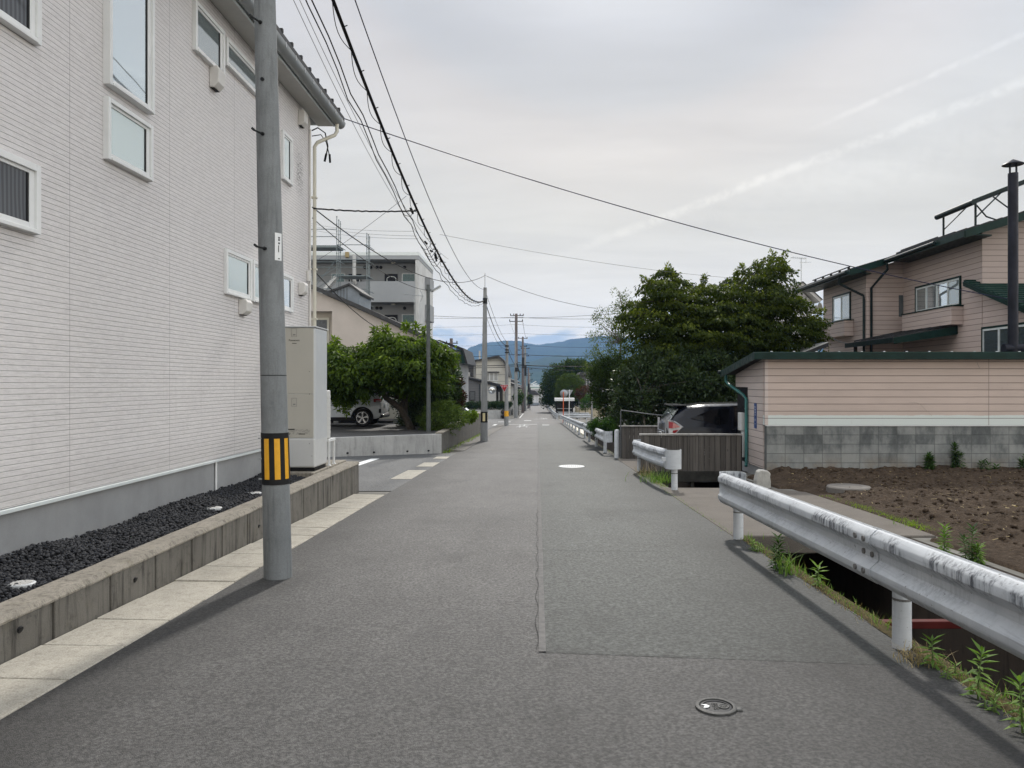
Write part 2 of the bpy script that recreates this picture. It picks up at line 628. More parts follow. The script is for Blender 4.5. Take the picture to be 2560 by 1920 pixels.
def wood(name, c):
    g = G(name)
    p = g.pos()
    x, y, z = g.sep(p)
    pl = g.math('DIVIDE', g.math('ADD', x, g.math('MULTIPLY', y, .7)), .125)
    fr = g.math('FRACT', pl)
    wn = g.n('ShaderNodeTexWhiteNoise', noise_dimensions='1D')
    g.put(wn.inputs['W'], g.math('FLOOR', pl))
    per = wn.outputs[0]
    gr = g.noise(g.scale(p, (28, 28, 1.2)), 1.2, 6, .7)
    t = g.math('ADD', g.math('MULTIPLY', gr, .7), g.math('MULTIPLY', per, .3))
    col = g.ramp(t, [(.2, tuple(k * .45 for k in c)), (.5, c), (.85, tuple(k * 1.7 for k in c))])
    gap = g.step(g.math('ABSOLUTE', g.math('SUBTRACT', fr, .5)), .45, .48)
    col = g.mix(g.math('MULTIPLY', gap, .9), col, (.008, .008, .008))
    knot = g.step(g.voro(g.scale(p, (6, 6, 2.5)), 1.0), .10, .05)
    col = g.mix(g.math('MULTIPLY', knot, .6), col, tuple(k * .3 for k in c))
    return g.set(col, .85, 0, g.bump(g.math('SUBTRACT', gr, gap), .5, .008), .3)


M['wood'] = wood('grey_fence_wood', (.105, .095, .085))
M['wood_dark'] = plain('dark_timber', (.035, .034, .03), .85, var=.4, scale=5, bump=.4)
M['wood_cap'] = plain('pale_timber_cap', (.30, .29, .27), .8, var=.3, scale=8)


def glass(name, tint=(.62, .70, .74), metal=.75, rough=.03, dark=(.02, .025, .03), wav=.02):
    """window pane seen from outside: mirrors the sky over a dark room"""
    g = G(name)
    p = g.pos()
    nb = g.bump(g.noise(p, 1.3, 2), wav, .05)
    return g.set(tint, rough, metal, nb, .9, .6)


M['glass'] = glass('sky_glass')
M['glass_frost'] = glass('frosted_glass', (.60, .69, .69), .55, .22)
M['glass_dark'] = glass('dark_glass', (.10, .125, .135), .45, .05)
M['glass_mid'] = glass('dim_glass', (.30, .35, .36), .6, .05)
M['glass_black'] = plain('privacy_glass', (.004, .004, .005), .08, var=.1, spec=.3)
M['glass_car'] = glass('car_glass', (.03, .035, .04), .15, .04)
M['teal_glass'] = plain('teal_window_film', (.06, .125, .135), .25, var=.15)
M['curtain'] = plain('curtain_cloth', (.38, .38, .36), .9, var=.25, scale=12)
M['blind'] = plain('dark_blind', (.08, .085, .09), .6, var=.35, scale=8)


def slat_blind():
    g = G('pleated_blind')
    x, y, z = g.sep(g.pos())
    w = g.math('SINE', g.math('MULTIPLY', g.math('ADD', y, g.math('MULTIPLY', g.noise(g.pos(), 2, 2), .05)), 130))
    col = g.ramp(g.math('MULTIPLY_ADD', w, .5, .5), [(.2, (.03, .033, .04)), (.8, (.075, .082, .094))])
    return g.set(col, .6, 0, None, .5, .5)


M['pleat'] = slat_blind()
M['white_frame'] = plain('white_window_frame', (.70, .71, .71), .4, var=.06, scale=4)
M['alu'] = plain('silver_aluminium', (.50, .51, .52), .38, .6, var=.08)
M['alu_pale'] = plain('pale_trim', (.62, .66, .66), .45, .1, var=.06)
M['soffit'] = plain('soffit_board', (.50, .495, .47), .7, var=.05)
M['gutter'] = plain('steel_gutter', (.27, .285, .29), .4, .35, var=.05, scale=1)
M['roof_black'] = plain('black_roof', (.03, .031, .033), .5, var=.3)
M['beige_pipe'] = plain('beige_pipe', (.56, .54, .46), .4, var=.06)
M['vent_plastic'] = plain('vent_cream', (.60, .585, .56), .45, var=.05)
M['tank'] = plain('tank_cream', (.41, .395, .35), .38, var=.03, scale=1.5)
M['tank_side'] = plain('tank_grey_white', (.48, .495, .505), .36, var=.03, scale=1.5)
M['tank_low'] = plain('tank_low_panel', (.53, .535, .53), .4, var=.03, scale=2)
M['black'] = plain('black_plastic', (.012, .012, .013), .5, var=.2)
M['rubber'] = plain('rubber', (.018, .018, .019), .8, var=.3, bump=.2)
M['yellow'] = plain('reflective_yellow', (.72, .36, .012), .42, var=.08, scale=20)
M['pale_yellow'] = plain('reflective_cream', (.70, .60, .34), .42, var=.08, scale=20)
M['rail_bolt'] = plain('weathered_bolt', (.13, .125, .12), .7, 0, var=.3)
M['bolt'] = plain('dark_bolt', (.03, .032, .033), .5, .5, var=.3)
M['galv'] = plain('galvanised', (.36, .38, .39), .42, .55, var=.15)
M['white'] = plain('white_paint', (.72, .73, .73), .5, var=.07)
M['cap_white'] = plain('white_cap', (.48, .495, .50), .5, var=.12, scale=25)
M['ink'] = plain('black_ink', (.02, .02, .022), .6, var=.1)
M['ink_grey'] = plain('grey_ink', (.22, .22, .21), .6, var=.2)
M['cable'] = plain('black_cable', (.008, .008, .009), .6, var=.2)
M['cable_grey'] = plain('grey_wire', (.10, .105, .11), .5, .2, var=.2)
M['cable_navy'] = plain('blue_black_cable', (.012, .013, .04), .5, var=.2)
M['pole_dark'] = plain('brown_grey_pole', (.10, .105, .11), .6, .1, var=.2)
M['pole_green'] = plain('dull_green_pole', (.075, .085, .085), .5, .2, var=.2)
M['pole_grey2'] = concrete('far_pole_concrete', (.26, .265, .265), .35, (.10, .10, .10), sc=1)
M['pole_brown'] = concrete('rusty_pole', (.15, .125, .12), .4, (.06, .05, .05), sc=1)
M['road_white'] = None
M['green_trim'] = plain('dark_green_fascia', (.006, .022, .018), .42, var=.35, scale=3)
M['green_metal'] = plain('green_roof_metal', (.012, .035, .029), .45, .1, var=.2, scale=2)
M['green_pipe'] = plain('green_downpipe', (.012, .13, .12), .35, var=.3, scale=3)
M['gutter_dark'] = plain('dark_gutter', (.012, .02, .02), .4, var=.3)
M['util_box'] = plain('utility_box', (.56, .57, .56), .45, var=.06)
M['blue_sign'] = plain('blue_plate', (.035, .075, .22), .4, var=.08)
M['chimney'] = plain('chimney_steel', (.018, .019, .026), .45, .3, var=.35, scale=3)
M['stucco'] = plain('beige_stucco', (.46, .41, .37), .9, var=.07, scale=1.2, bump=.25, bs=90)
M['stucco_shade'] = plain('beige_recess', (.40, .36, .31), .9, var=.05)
M['roof_brown'] = plain('brown_black_roof', (.055, .055, .056), .6, var=.3)
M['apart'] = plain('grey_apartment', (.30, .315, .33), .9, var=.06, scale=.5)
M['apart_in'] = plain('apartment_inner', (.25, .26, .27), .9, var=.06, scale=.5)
M['apart_white'] = concrete('pale_end_wall', (.50, .505, .50), .25, (.30, .30, .29), sc=.4, speck=.1)
M['door_black'] = plain('black_door', (.012, .013, .018), .4, var=.1)
M['tan_box'] = plain('tan_lamp', (.30, .23, .11), .6)
M['dormer'] = plain('slate_blue_cladding', (.20, .225, .25), .6, var=.15, scale=3)
M['scaff'] = plain('scaffold_steel', (.16, .19, .20), .45, .5, var=.15)
M['cream_wall'] = boards('cream_panels', (.55, .53, .47), .9, 0, line=.9)
M['cream_shed'] = plain('cream_shed', (.46, .44, .37), .5, var=.05)
M['house_white'] = plain('house_white', (.42, .415, .40), .8, var=.06)
M['ac_white'] = plain('ac_casing', (.55, .55, .53), .5, var=.05)
M['red'] = plain('sign_red', (.33, .006, .012), .45, var=.1)
M['sign_back'] = plain('sign_back_grey', (.30, .32, .34), .45, .4, var=.1)
M['orange'] = plain('mirror_orange', (.55, .10, .02), .45, var=.15)
M['mirror'] = G('mirror_glass').set((.75, .77, .78), .04, 1.0)
M['beige_panel'] = plain('beige_fence_panel', (.42, .36, .25), .7, var=.1)
M['bark'] = plain('bark', (.045, .038, .030), .95, var=.5, scale=14, bump=.8, bs=35)
M['bark_pale'] = plain('bark_pale', (.13, .115, .095), .9, var=.35, scale=14, bump=.6, bs=35)
M['stem'] = plain('weed_stem', (.10, .15, .04), .7)
M['twig_tan'] = plain('dry_stem', (.32, .25, .15), .85, var=.3)


def marking():
    g = G('worn_road_paint')
    p = g.pos()
    n = g.noise(p, 14, 5, .7)
    col = g.mix(g.step(n, .52, .66), (.70, .71, .70), (.26, .26, .25))
    return g.set(col, .75)


M['road_white'] = marking()


def leaf(name, c1, c2, c3=None, trans=.35, rough=.5, clump=1.2, spec=.14):
    """foliage: tone varies leaf by leaf and clump by clump; thin leaves pass some light"""
    g = G(name)
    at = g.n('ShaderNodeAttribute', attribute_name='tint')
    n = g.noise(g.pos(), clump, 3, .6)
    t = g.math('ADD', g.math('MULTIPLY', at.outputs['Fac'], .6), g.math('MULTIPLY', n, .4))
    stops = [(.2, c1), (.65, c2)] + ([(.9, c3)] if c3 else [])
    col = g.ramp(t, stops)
    g.set(col, rough + .08, 0, None, spec)
    tr = g.n('ShaderNodeBsdfTranslucent')
    g.put(tr.inputs[0], g.mix(1.0, col, (1.25, 1.35, .55), 'MULTIPLY'))
    mx = g.n('ShaderNodeMixShader')
    mx.inputs[0].default_value = trans
    g.nt.links.new(g.b.outputs[0], mx.inputs[1])
    g.nt.links.new(tr.outputs[0], mx.inputs[2])
    g.nt.links.new(mx.outputs[0], g.out.inputs[0])
    return g.mat


M['leaf_cherry'] = leaf('cherry_leaf', (.04, .07, .012), (.14, .21, .025), (.32, .40, .07), .45)
M['leaf_maple'] = leaf('maple_leaf', (.030, .046, .007), (.125, .155, .020), (.33, .36, .05), .48)
M['leaf_willow'] = leaf('loose_leaf', (.045, .07, .02), (.11, .15, .045), (.22, .25, .09), .4)
M['leaf_dark'] = leaf('evergreen_leaf', (.014, .028, .009), (.042, .068, .02), (.09, .13, .045), .15, .35, 1.2, .3)
M['leaf_photinia'] = leaf('photinia_leaf', (.02, .042, .010), (.06, .11, .022), (.14, .21, .06), .2, .2, 1.2, .6)
M['leaf_red'] = leaf('red_tip_leaf', (.03, .014, .008), (.085, .035, .022), (.16, .09, .04), .2)
M['leaf_juniper'] = leaf('juniper_leaf', (.04, .07, .018), (.12, .18, .04), (.24, .31, .08), .3)
M['leaf_lime'] = leaf('lime_leaf', (.10, .16, .015), (.20, .30, .03), (.32, .42, .06), .35)
M['leaf_azalea'] = leaf('azalea_leaf', (.018, .05, .010), (.06, .13, .022), (.13, .22, .05), .2)
M['leaf_topiary'] = leaf('topiary_leaf', (.028, .05, .008), (.075, .115, .016), (.12, .16, .03), .15)
M['leaf_far'] = leaf('far_tree_leaf', (.016, .032, .008), (.045, .075, .014), (.09, .125, .026), .2)
M['leaf_hedge'] = leaf('hedge_leaf', (.010, .026, .008), (.03, .06, .016), (.06, .11, .03), .12)
M['leaf_weed'] = leaf('weed_leaf', (.08, .15, .03), (.16, .27, .06), (.28, .38, .12), .35)
M['leaf_weed_dark'] = leaf('weed_leaf_dark', (.03, .06, .02), (.06, .12, .035), (.10, .18, .06), .3)
M['leaf_purple'] = leaf('purple_flower', (.10, .03, .12), (.22, .08, .25), None, .2)
M['leaf_yellow'] = leaf('yellow_green_leaf', (.06, .085, .015), (.13, .17, .03), (.22, .25, .05), .35)
M['dry_grass'] = leaf('dry_grass_blade', (.20, .15, .07), (.36, .28, .15), (.48, .40, .24), .2)


def soil():
    g = G('tilled_soil')
    p = g.pos()
    a = g.noise(p, 3.2, 6, .7)
    b = g.noise(p, 22, 6, .72)
    c = g.noise(p, 70, 4, .7)
    t = g.math('ADD', g.math('MULTIPLY', a, .35), g.math('MULTIPLY', b, .65))
    col = g.ramp(t, [(.30, (.018, .012, .007)), (.48, (.056, .039, .026)), (.62, (.10, .072, .05)), (.8, (.16, .12, .088))])
    st = g.step(g.noise(g.scale(p, (14, 5, 14)), 2.2, 3, .6), .69, .73)
    col = g.mix(g.math('MULTIPLY', st, .6), col, (.34, .28, .20))
    h = g.math('ADD', g.math('MULTIPLY', b, 1.0), g.math('MULTIPLY', c, .4))
    return g.set(col, .97, 0, g.bump(h, 1.0, .035), .15)


M['soil'] = soil()


def land():
    g = G('open_land')
    p = g.pos()
    y = g.sep(p)[1]
    n = g.noise(p, .05, 5, .6)
    m = g.noise(p, 1.5, 5, .65)
    col = g.ramp(m, [(.3, (.10, .095, .08)), (.7, (.19, .18, .16))])
    far = g.ramp(n, [(.3, (.03, .055, .02)), (.7, (.07, .10, .04))])
    return g.set(g.mix(g.step(y, 190, 260), col, far), .95)


M['land'] = land()


def forest():
    g = G('forest_hills')
    p = g.pos()
    n = g.noise(p, .004, 6, .65)
    m = g.noise(p, .03, 4, .7)
    t = g.math('ADD', g.math('MULTIPLY', n, .5), g.math('MULTIPLY', m, .5))
    col = g.ramp(t, [(.3, (.010, .022, .012)), (.55, (.025, .05, .02)), (.75, (.045, .075, .03))])
    return g.set(col, .95, 0, g.bump(m, 1.0, 12), .1)


M['forest'] = forest()


def water():
    g = G('ditch_water')
    return g.set((.010, .009, .007), .3, 0, g.bump(g.noise(g.pos(), 6, 3), .12, .03), .15)


M['water'] = water()
M['moss'] = plain('roadside_moss', (.055, .043, .016), .95, var=.6, scale=18, bump=1, bs=50)
M['gravel_stone'] = plain('dark_gravel', (.035, .036, .040), .75, var=.55, scale=30, bump=.4, bs=150)
M['gravel_base'] = plain('gravel_base', (.018, .018, .02), .9, var=.4, scale=30)
M['car_white'] = plain('white_car_paint', (.58, .62, .65), .22, var=.02, coat=.8)
M['car_black'] = plain('black_car_paint', (.006, .007, .012), .16, var=.1, spec=.38)
M['car_blue'] = plain('blue_car_paint', (.02, .05, .14), .2, coat=.8)
M['lamp_red'] = plain('tail_lamp_red', (.30, .012, .02), .12, var=.1, coat=1)
M['lamp_clear'] = plain('tail_lamp_clear', (.40, .40, .41), .12, var=.06, coat=1)
M['chrome'] = G('chrome').set((.75, .76, .77), .12, 1.0)
M['rim_dark'] = plain('rim_dark', (.03, .03, .032), .4, .5)
M['rim_alloy'] = plain('rim_alloy', (.55, .55, .55), .25, .8)
M['iron'] = plain('cast_iron', (.075, .075, .072), .55, 0, var=.3, scale=40)
M['iron_dark'] = plain('cast_iron_dark', (.03, .031, .033), .55, .3, var=.3, scale=40)
M['red_steel'] = plain('red_oxide_beam', (.075, .012, .010), .6, var=.2)
M['crack'] = plain('road_crack', (.036, .035, .034), .95)
M['seam'] = plain('road_seam', (.125, .12, .115), .9, var=.25, scale=14)
from mathutils import noise as mnoise

# ------------------------------------------------------------------ camera
cam_d = bpy.data.cameras.new('camera')
cam = bpy.data.objects.new('camera', cam_d)
COL.objects.link(cam)
cam.location = (0, 0, EYE)
cam.rotation_euler = (R(90), 0, 0)
cam_d.sensor_width = 36
cam_d.lens = F / 2560 * 36
cam_d.shift_x = -(U0 - 1280) / 2560
cam_d.shift_y = -(960 - V0) / 2560
cam_d.clip_start = .05
cam_d.clip_end = 20000
scene.camera = cam

# ------------------------------------------------------------------ light
SUN_EL, SUN_AZ = R(40), R(6)
s_dir = Vector((math.sin(SUN_AZ) * math.cos(SUN_EL), math.cos(SUN_AZ) * math.cos(SUN_EL), math.sin(SUN_EL)))
sd = bpy.data.lights.new('sun', 'SUN')
sd.energy = 2.8
sd.angle = R(3.2)
sd.color = (1, .95, .88)
so = bpy.data.objects.new('sun', sd)
COL.objects.link(so)
so.rotation_euler = s_dir.to_track_quat('Z', 'Y').to_euler()

w = bpy.data.worlds.new('World')
scene.world = w
w.use_nodes = True


class WG(G):
    def __init__(s, world):
        s.nt = world.node_tree


g = WG(w)
bg = w.node_tree.nodes['Background']
d = g.n('ShaderNodeTexCoord').outputs['Generated']
x, y, z = g.sep(d)
zc = g.math('MAXIMUM', z, 0.0)
den = g.math('ADD', zc, .16)
pc = g.n('ShaderNodeCombineXYZ')
g.put(pc.inputs[0], g.math('DIVIDE', x, den))
g.put(pc.inputs[1], g.math('DIVIDE', y, den))
pv = pc.outputs[0]
# soft overcast veil: pale near the horizon, greyer and bluer overhead
base = g.ramp(zc, [(0.0, (.70, .655, .575)), (.055, (.69, .65, .57)), (.10, (.56, .535, .48)), (.20, (.445, .427, .378)), (.42, (.378, .386, .396)), (1.0, (.35, .365, .385))])
rot = g.n('ShaderNodeMapping')
rot.inputs['Rotation'].default_value = (0, 0, R(38))
rot.inputs['Scale'].default_value = (.5, 1.5, 1)
g.put(rot.inputs[0], pv)
n1 = g.noise(rot.outputs[0], 1.1, 5, .55, .3)
n2 = g.noise(pv, .7, 4, .5)
v = g.math('ADD', g.math('MULTIPLY', g.math('SUBTRACT', n1, .5), .46), g.math('MULTIPLY', g.math('SUBTRACT', n2, .5), .40))
bri = g.math('ADD', 1.0, v)
# solar halo: greyer disc inside 21 degrees, bright warm ring beyond it
dt = g.n('ShaderNodeVectorMath', operation='DOT_PRODUCT')
g.put(dt.inputs[0], d)
dt.inputs[1].default_value = s_dir
ang = g.math('MULTIPLY', g.math('ARCCOSINE', dt.outputs['Value']), 180 / PI)
bri = g.math('MULTIPLY', bri, g.step(ang, 18.5, 24, .90, 1.05))
bri = g.math('MULTIPLY', bri, g.step(ang, 24, 46, 1.0, .90))
bri = g.math('MULTIPLY', bri, g.step(ang, 18.5, 11.0, 1.0, 1.30))
n3 = g.noise(rot.outputs[0], 3.2, 5, .6, .5)
bri = g.math('MULTIPLY', bri, g.math('MULTIPLY_ADD', g.math('SUBTRACT', n3, .5), .16, 1.0))
bri = g.math('MULTIPLY', bri, g.step(ang, 12, 3, 1.0, 2.2))
# zenith brighter; extra sky light added behind and at the right to fill walls
bri = g.math('MULTIPLY', bri, g.step(z, .47, .85, 1.0, 1.5))
bri = g.math('MULTIPLY', bri, g.step(y, .45, -.2, 1.0, 1.85))
bri = g.math('MULTIPLY', bri, g.step(x, .62, .95, 1.0, 1.75))


def streak(a, b, wdt, amp, soft, fade0, fade1):
    """a vapour trail: a band about the great circle through two sky directions"""
    da = Vector(((a[0] - U0) / F, 1, (V0 - a[1]) / F)).normalized()
    db = Vector(((b[0] - U0) / F, 1, (V0 - b[1]) / F)).normalized()
    nn = da.cross(db).normalized()
    q = g.n('ShaderNodeVectorMath', operation='DOT_PRODUCT')
    g.put(q.inputs[0], d)
    q.inputs[1].default_value = nn
    off = g.math('ADD', q.outputs['Value'], g.math('MULTIPLY', g.math('SUBTRACT', g.noise(d, 9, 4, .6), .5), wdt * .9))
    m = g.step(g.math('ABSOLUTE', off), wdt * soft, wdt * .1)
    al = g.math('SUBTRACT', x, g.math('MULTIPLY', y, 0.0))
    m = g.math('MULTIPLY', m, g.step(al, fade0, fade1))
    puff = g.step(g.noise(d, 60, 5, .7), .36, .60, .25, 1.0)
    return g.math('MULTIPLY', g.math('MULTIPLY', m, puff), amp)


t1 = streak((1470, 615), (2560, 205), .009, .15, 1.0, -.02, .16)
t2 = streak((1700, 560), (2560, 330), .04, .05, 1.1, .10, .35)
t3 = streak((2080, 300), (2560, 85), .005, .13, 1.0, .28, .40)
bri = g.math('ADD', bri, g.math('ADD', t1, g.math('ADD', t2, t3)))
cm = g.n('ShaderNodeCombineColor')
for i in range(3):
    g.put(cm.inputs[i], bri)
cloud = g.mix(1.0, base, cm.outputs[0], 'MULTIPLY')
# warm tinge of the halo ring
ring = g.math('MULTIPLY', g.step(ang, 19.5, 22), g.step(ang, 30, 23))
cloud = g.mix(g.math('MULTIPLY', ring, .55), cloud, g.mix(1.0, cloud, (1.06, .985, .93), 'MULTIPLY'))
# holes with blue sky low above the hills
hn = g.noise(g.scale(d, (1, 1, 2.6)), 6.5, 5, .6, .4)
hole = g.math('MULTIPLY', g.step(hn, .53, .66), g.math('MULTIPLY', g.step(z, .035, .06), g.step(z, .118, .075)))
hole = g.math('MULTIPLY', hole, g.step(y, .6, .9))
cloud = g.mix(g.math('MULTIPLY', hole, .8), cloud, (.25, .34, .42))
sky = g.n('ShaderNodeTexSky', sky_type='NISHITA')
sky.sun_disc = False
sky.sun_elevation = SUN_EL
sky.sun_rotation = SUN_AZ
sky.air_density = 1.0
sky.dust_density = 2.0
k10 = g.mix(1.0, cloud, (18.0, 18.0, 18.0), 'MULTIPLY')
g.put(bg.inputs[0], g.mix(.94, sky.outputs[0], k10))
bg.inputs[1].default_value = .1

vs = scene.view_settings
vs.view_transform = 'Standard'
vs.look = 'None'
vs.exposure = 0
vs.gamma = 1
scene.render.film_transparent = False
scene.cycles.max_bounces = 7
scene.cycles.diffuse_bounces = 3
scene.cycles.glossy_bounces = 3
scene.cycles.transmission_bounces = 3
scene.cycles.volume_bounces = 0
scene.cycles.transparent_max_bounces = 8
scene.cycles.use_denoising = True
scene.cycles.sample_clamp_indirect = 6


def struct(o):
    o['kind'] = 'structure'
    return o


# ------------------------------------------------------------------ land and road
YS = [-40, -8, 0, 10, 20, 30, 45, 60, 70, 85, 100, 150, 200, 230, 400, 900, 2000, 5200]
XS = [-4800, -400, -60, -12, -2.7, 2.47, 4.41, 12, 60, 400, 4800]
mb = MB()
rows = [[(xx, yy, gz(yy) - .012) for xx in XS] for yy in YS]
k = len(XS)
mb.v = [p for r in rows for p in r]
for i in range(len(YS) - 1):
    for j in range(k - 1):
        if XS[j] == 2.47 and -8 <= YS[i] < 70:
            continue
        mb.f.append((i * k + j, i * k + j + 1, (i + 1) * k + j + 1, (i + 1) * k + j))
        mb.m.append(0)
struct(mb.build('ground', M['land']))


def strip(name, mat, x0, x1, y0, y1, dz, n=1):
    ys = sorted({y0, y1} | {q for q in (100, 200) if y0 < q < y1})
    m = MB().sheet([[(x0 + (x1 - x0) * i / n, yy, gz(yy) + dz) for i in range(n + 1)] for yy in ys])
    return struct(m.build(name, mat))


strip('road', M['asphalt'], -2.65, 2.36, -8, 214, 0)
# the newer lane of asphalt begins with a slightly skewed joint
mb = MB()
mb.sheet([[(.035, 4.83, gz(4.83) + .0012), (2.345, 4.56, gz(4.56) + .0012)], [(.035, 5.6, gz(5.6) + .004), (2.345, 5.4, gz(5.4) + .004)], [(.035, 63, gz(63) + .004), (2.345, 63, gz(63) + .004)]])
struct(mb.build('road_patch', M['asphalt_patch']))


def ribbon(name, mat, pts, wdt, dz, jag=0.0):
    m = MB()
    rows = []
    for i, p in enumerate(pts):
        a, b = pts[max(0, i - 1)], pts[min(len(pts) - 1, i + 1)]
        t = Vector((b[0] - a[0], b[1] - a[1], 0)).normalized()
        nrm = Vector((-t.y, t.x, 0)) * (wdt * (1 if jag == 0 else random.uniform(.6, 1.2)) / 2)
        jx, jy = random.uniform(-jag, jag), random.uniform(-jag, jag)
        rows.append([(p[0] + jx + s * nrm.x, p[1] + jy + s * nrm.y, gz(p[1] + jy) + dz) for s in (1, -1)])
    m.sheet(rows)
    return struct(m.build(name, mat))


ribbon('road_seam_line', M['seam'], [(.03 + .006 * mnoise.noise(Vector((i * .6, 0, 2))), 4.83 + i * .5, 0) for i in range(117)], .045, .007)
ribbon('road_crack_line', M['crack'], [(-.005 + .012 * math.sin(i * .9), 4.9 + i * .11, 0) for i in range(60)], .0035, .009, .002)
ribbon('road_crack_line', M['crack'], [(.02 + i * .03, 8.22 - .0022 * i + .02 * math.sin(i * .5), 0) for i in range(48)], .006, .009, .005)
ribbon('road_crack_line', M['crack'], [(.04 + i * .05, 4.83 - .0059 * i + .006 * mnoise.noise(Vector((i * .4, 7, 1))), 0) for i in range(20)], .004, .009, .003)
strip('side_street', M['asphalt_side'], -40, -2.651, 13.95, 24.9, 0)
strip('side_street', M['asphalt_side'], -60, -2.651, 62.2, 90.4, 0)
strip('side_street', M['kerb'], 2.29, 40, 73.6, 87.0, 0)
strip('parking_ground', M['asphalt_side'], -30, -3.12, 43.4, 62.1, 0)
strip('driveway', M['asphalt_lot'], 4.42, 12, 17.9, 22.3, .004)
# concrete edge strips
struct(MB().hexa([(-3.1, 26.2, gz(26) - .2), (-2.5, 26.2, gz(26) - .2), (-2.5, 61.5, gz(61.5) - .2), (-3.1, 61.5, gz(61.5) - .2)],
                 [(-3.1, 26.2, gz(26) + .03), (-2.5, 26.2, gz(26) + .012), (-2.5, 61.5, gz(61.5) + .012), (-3.1, 61.5, gz(61.5) + .03)])
       .build('road_kerb', M['kerb']))
struct(MB().hexa([(2.355, -8, gz(-8) - 1.6), (2.48, -8, gz(-8) - 1.6), (2.48, 70, gz(70) - 1.6), (2.355, 70, gz(70) - 1.6)],
                 [(2.355, -8, gz(-8) + .003), (2.48, -8, gz(-8) + .003), (2.48, 70, gz(70) + .003), (2.355, 70, gz(70) + .003)])
       .build('ditch_kerb', M['kerb']))
# painted marks


def paint(x0, x1, y0, y1, dz=.008):
    return struct(MB().quad((x0, y0, gz(y0) + dz), (x1, y0, gz(y0) + dz), (x1, y1, gz(y1) + dz), (x0, y1, gz(y1) + dz)).build('road_marking', M['road_white']))


paint(-2.4, -.04, 63.2, 63.75)
paint(-.4, 2.2, 87.9, 88.4)
paint(-1.4, -.66, 78.6, 80.2)
paint(.37, .93, 60.9, 62)
paint(-3.75, -2.55, 72.6, 73.8)
paint(-3.55, -3.3, 60, 63.5)
paint(-4.85, -4.6, 18.4, 22.4)
paint(-2.3, -2.18, 96, 120)


def road_letters(chars, x, y0, y1, flip=False):
    tilt = Matrix(((1, 0, 0), (0, 1, 0), (0, -.0292, 1)))
    step = (y1 - y0) / len(chars)
    for i, ch in enumerate(chars):
        yy = y1 - (i + .5) * step if not flip else y0 + (i + .5) * step
        m = tilt @ Matrix.Diagonal((-1, -1, 1)) if flip else tilt
        o = lettering('road_marking', ch, 1.15, M['road_white'], None, (x, yy, gz(yy) + .008), m @ Matrix.Diagonal((1, step / 1.3, 1)), .0005)
        struct(o)


road_letters('止まれ', -1.08, 54.6, 62.4)
road_letters('止まれ', .75, 89.2, 96.5, True)

# ------------------------------------------------------------------ ditch
mb = MB()
for a, b in ((-8, 30), (30, 70)):
    mb.hexa([(2.47, a, gz(a) - 1.8), (4.52, a, gz(a) - 1.8), (4.52, b, gz(b) - 1.8), (2.47, b, gz(b) - 1.8)],
            [(2.47, a, gz(a) - 1.55), (4.52, a, gz(a) - 1.55), (4.52, b, gz(b) - 1.55), (2.47, b, gz(b) - 1.55)])
    mb.hexa([(4.38, a, gz(a) - 1.55), (4.52, a, gz(a) - 1.55), (4.52, b, gz(b) - 1.55), (4.38, b, gz(b) - 1.55)],
            [(4.38, a, gz(a) - .02), (4.52, a, gz(a) - .02), (4.52, b, gz(b) - .02), (4.38, b, gz(b) - .02)])
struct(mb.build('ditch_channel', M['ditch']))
struct(MB().quad((2.481, -8, gz(-8) - 1.38), (4.379, -8, gz(-8) - 1.38), (4.379, 70, gz(70) - 1.38), (2.481, 70, gz(70) - 1.38)).build('water', M['water']))
t = MB().bar((2.48, 6.75, gz(6.75) - .37), (4.38, 6.75, gz(6.75) - .36), .08, .065).build('strut_beam', M['red_steel'], bevel=.006)
tag(t, 'rusty red steel strut spanning the dark ditch below the guardrail', 'beam')
t = MB().prism([(2.30, 9.1), (4.72, 9.1), (4.88, 13.6), (4.2, 14.35), (2.30, 14.45)], 'z', -.20, .012).build('ditch_cover_slab', M['bridge_slab'])
for vv in t.data.vertices:
    vv.co.z += gz(vv.co.y)
md = t.modifiers.new('bevel', 'BEVEL')
md.width = .012
tag(t, 'broad brown concrete slab bridging the ditch behind the guardrail', 'slab')
t = MB().prism([(2.30, 17.75), (4.6, 17.75), (4.6, 22.3), (2.30, 22.3)], 'z', -.22, .010).build('driveway_bridge', M['bridge_slab'])
for vv in t.data.vertices:
    vv.co.z += gz(vv.co.y)
tag(t, 'concrete driveway bridge over the ditch between the two wooden fences', 'bridge')

# ------------------------------------------------------------------ soil plot


def soil_z(xx, yy):
    b = gz(yy)
    n = mnoise.fractal(Vector((xx * 1.3, yy * 1.3, 3.1)), 1, 2, 5)
    n2 = mnoise.fractal(Vector((xx * 7, yy * 7, 1.1)), .8, 2, 4)
    e = min(1, max(0, (xx - 4.5) / .7))
    if 8.9 < yy < 14.4:
        e *= min(1, max(0, (xx - 4.75) / .5))
    q = .02 + .09 * e + e * (.06 * n + .045 * n2)
    if yy > 14.5:
        q += .12 * (yy - 14.5) / 2 * e
    return b + q - (0.06 if e < .02 else 0)


NX, NY = 150, 300
xs_ = np.concatenate([np.linspace(4.5, 8.5, 100), np.linspace(8.6, 15, 50)])
ys_ = np.linspace(-3, 16.6, NY)
vv = np.array([(a, b, soil_z(a, b)) for b in ys_ for a in xs_])
ii, jj = np.meshgrid(np.arange(NY - 1), np.arange(NX - 1), indexing='ij')
f0 = (ii * NX + jj).ravel()
ff = np.stack([f0, f0 + 1, f0 + NX + 1, f0 + NX], 1)
struct(np_mesh('soil_field', vv, ff, M['soil'], smooth=True))
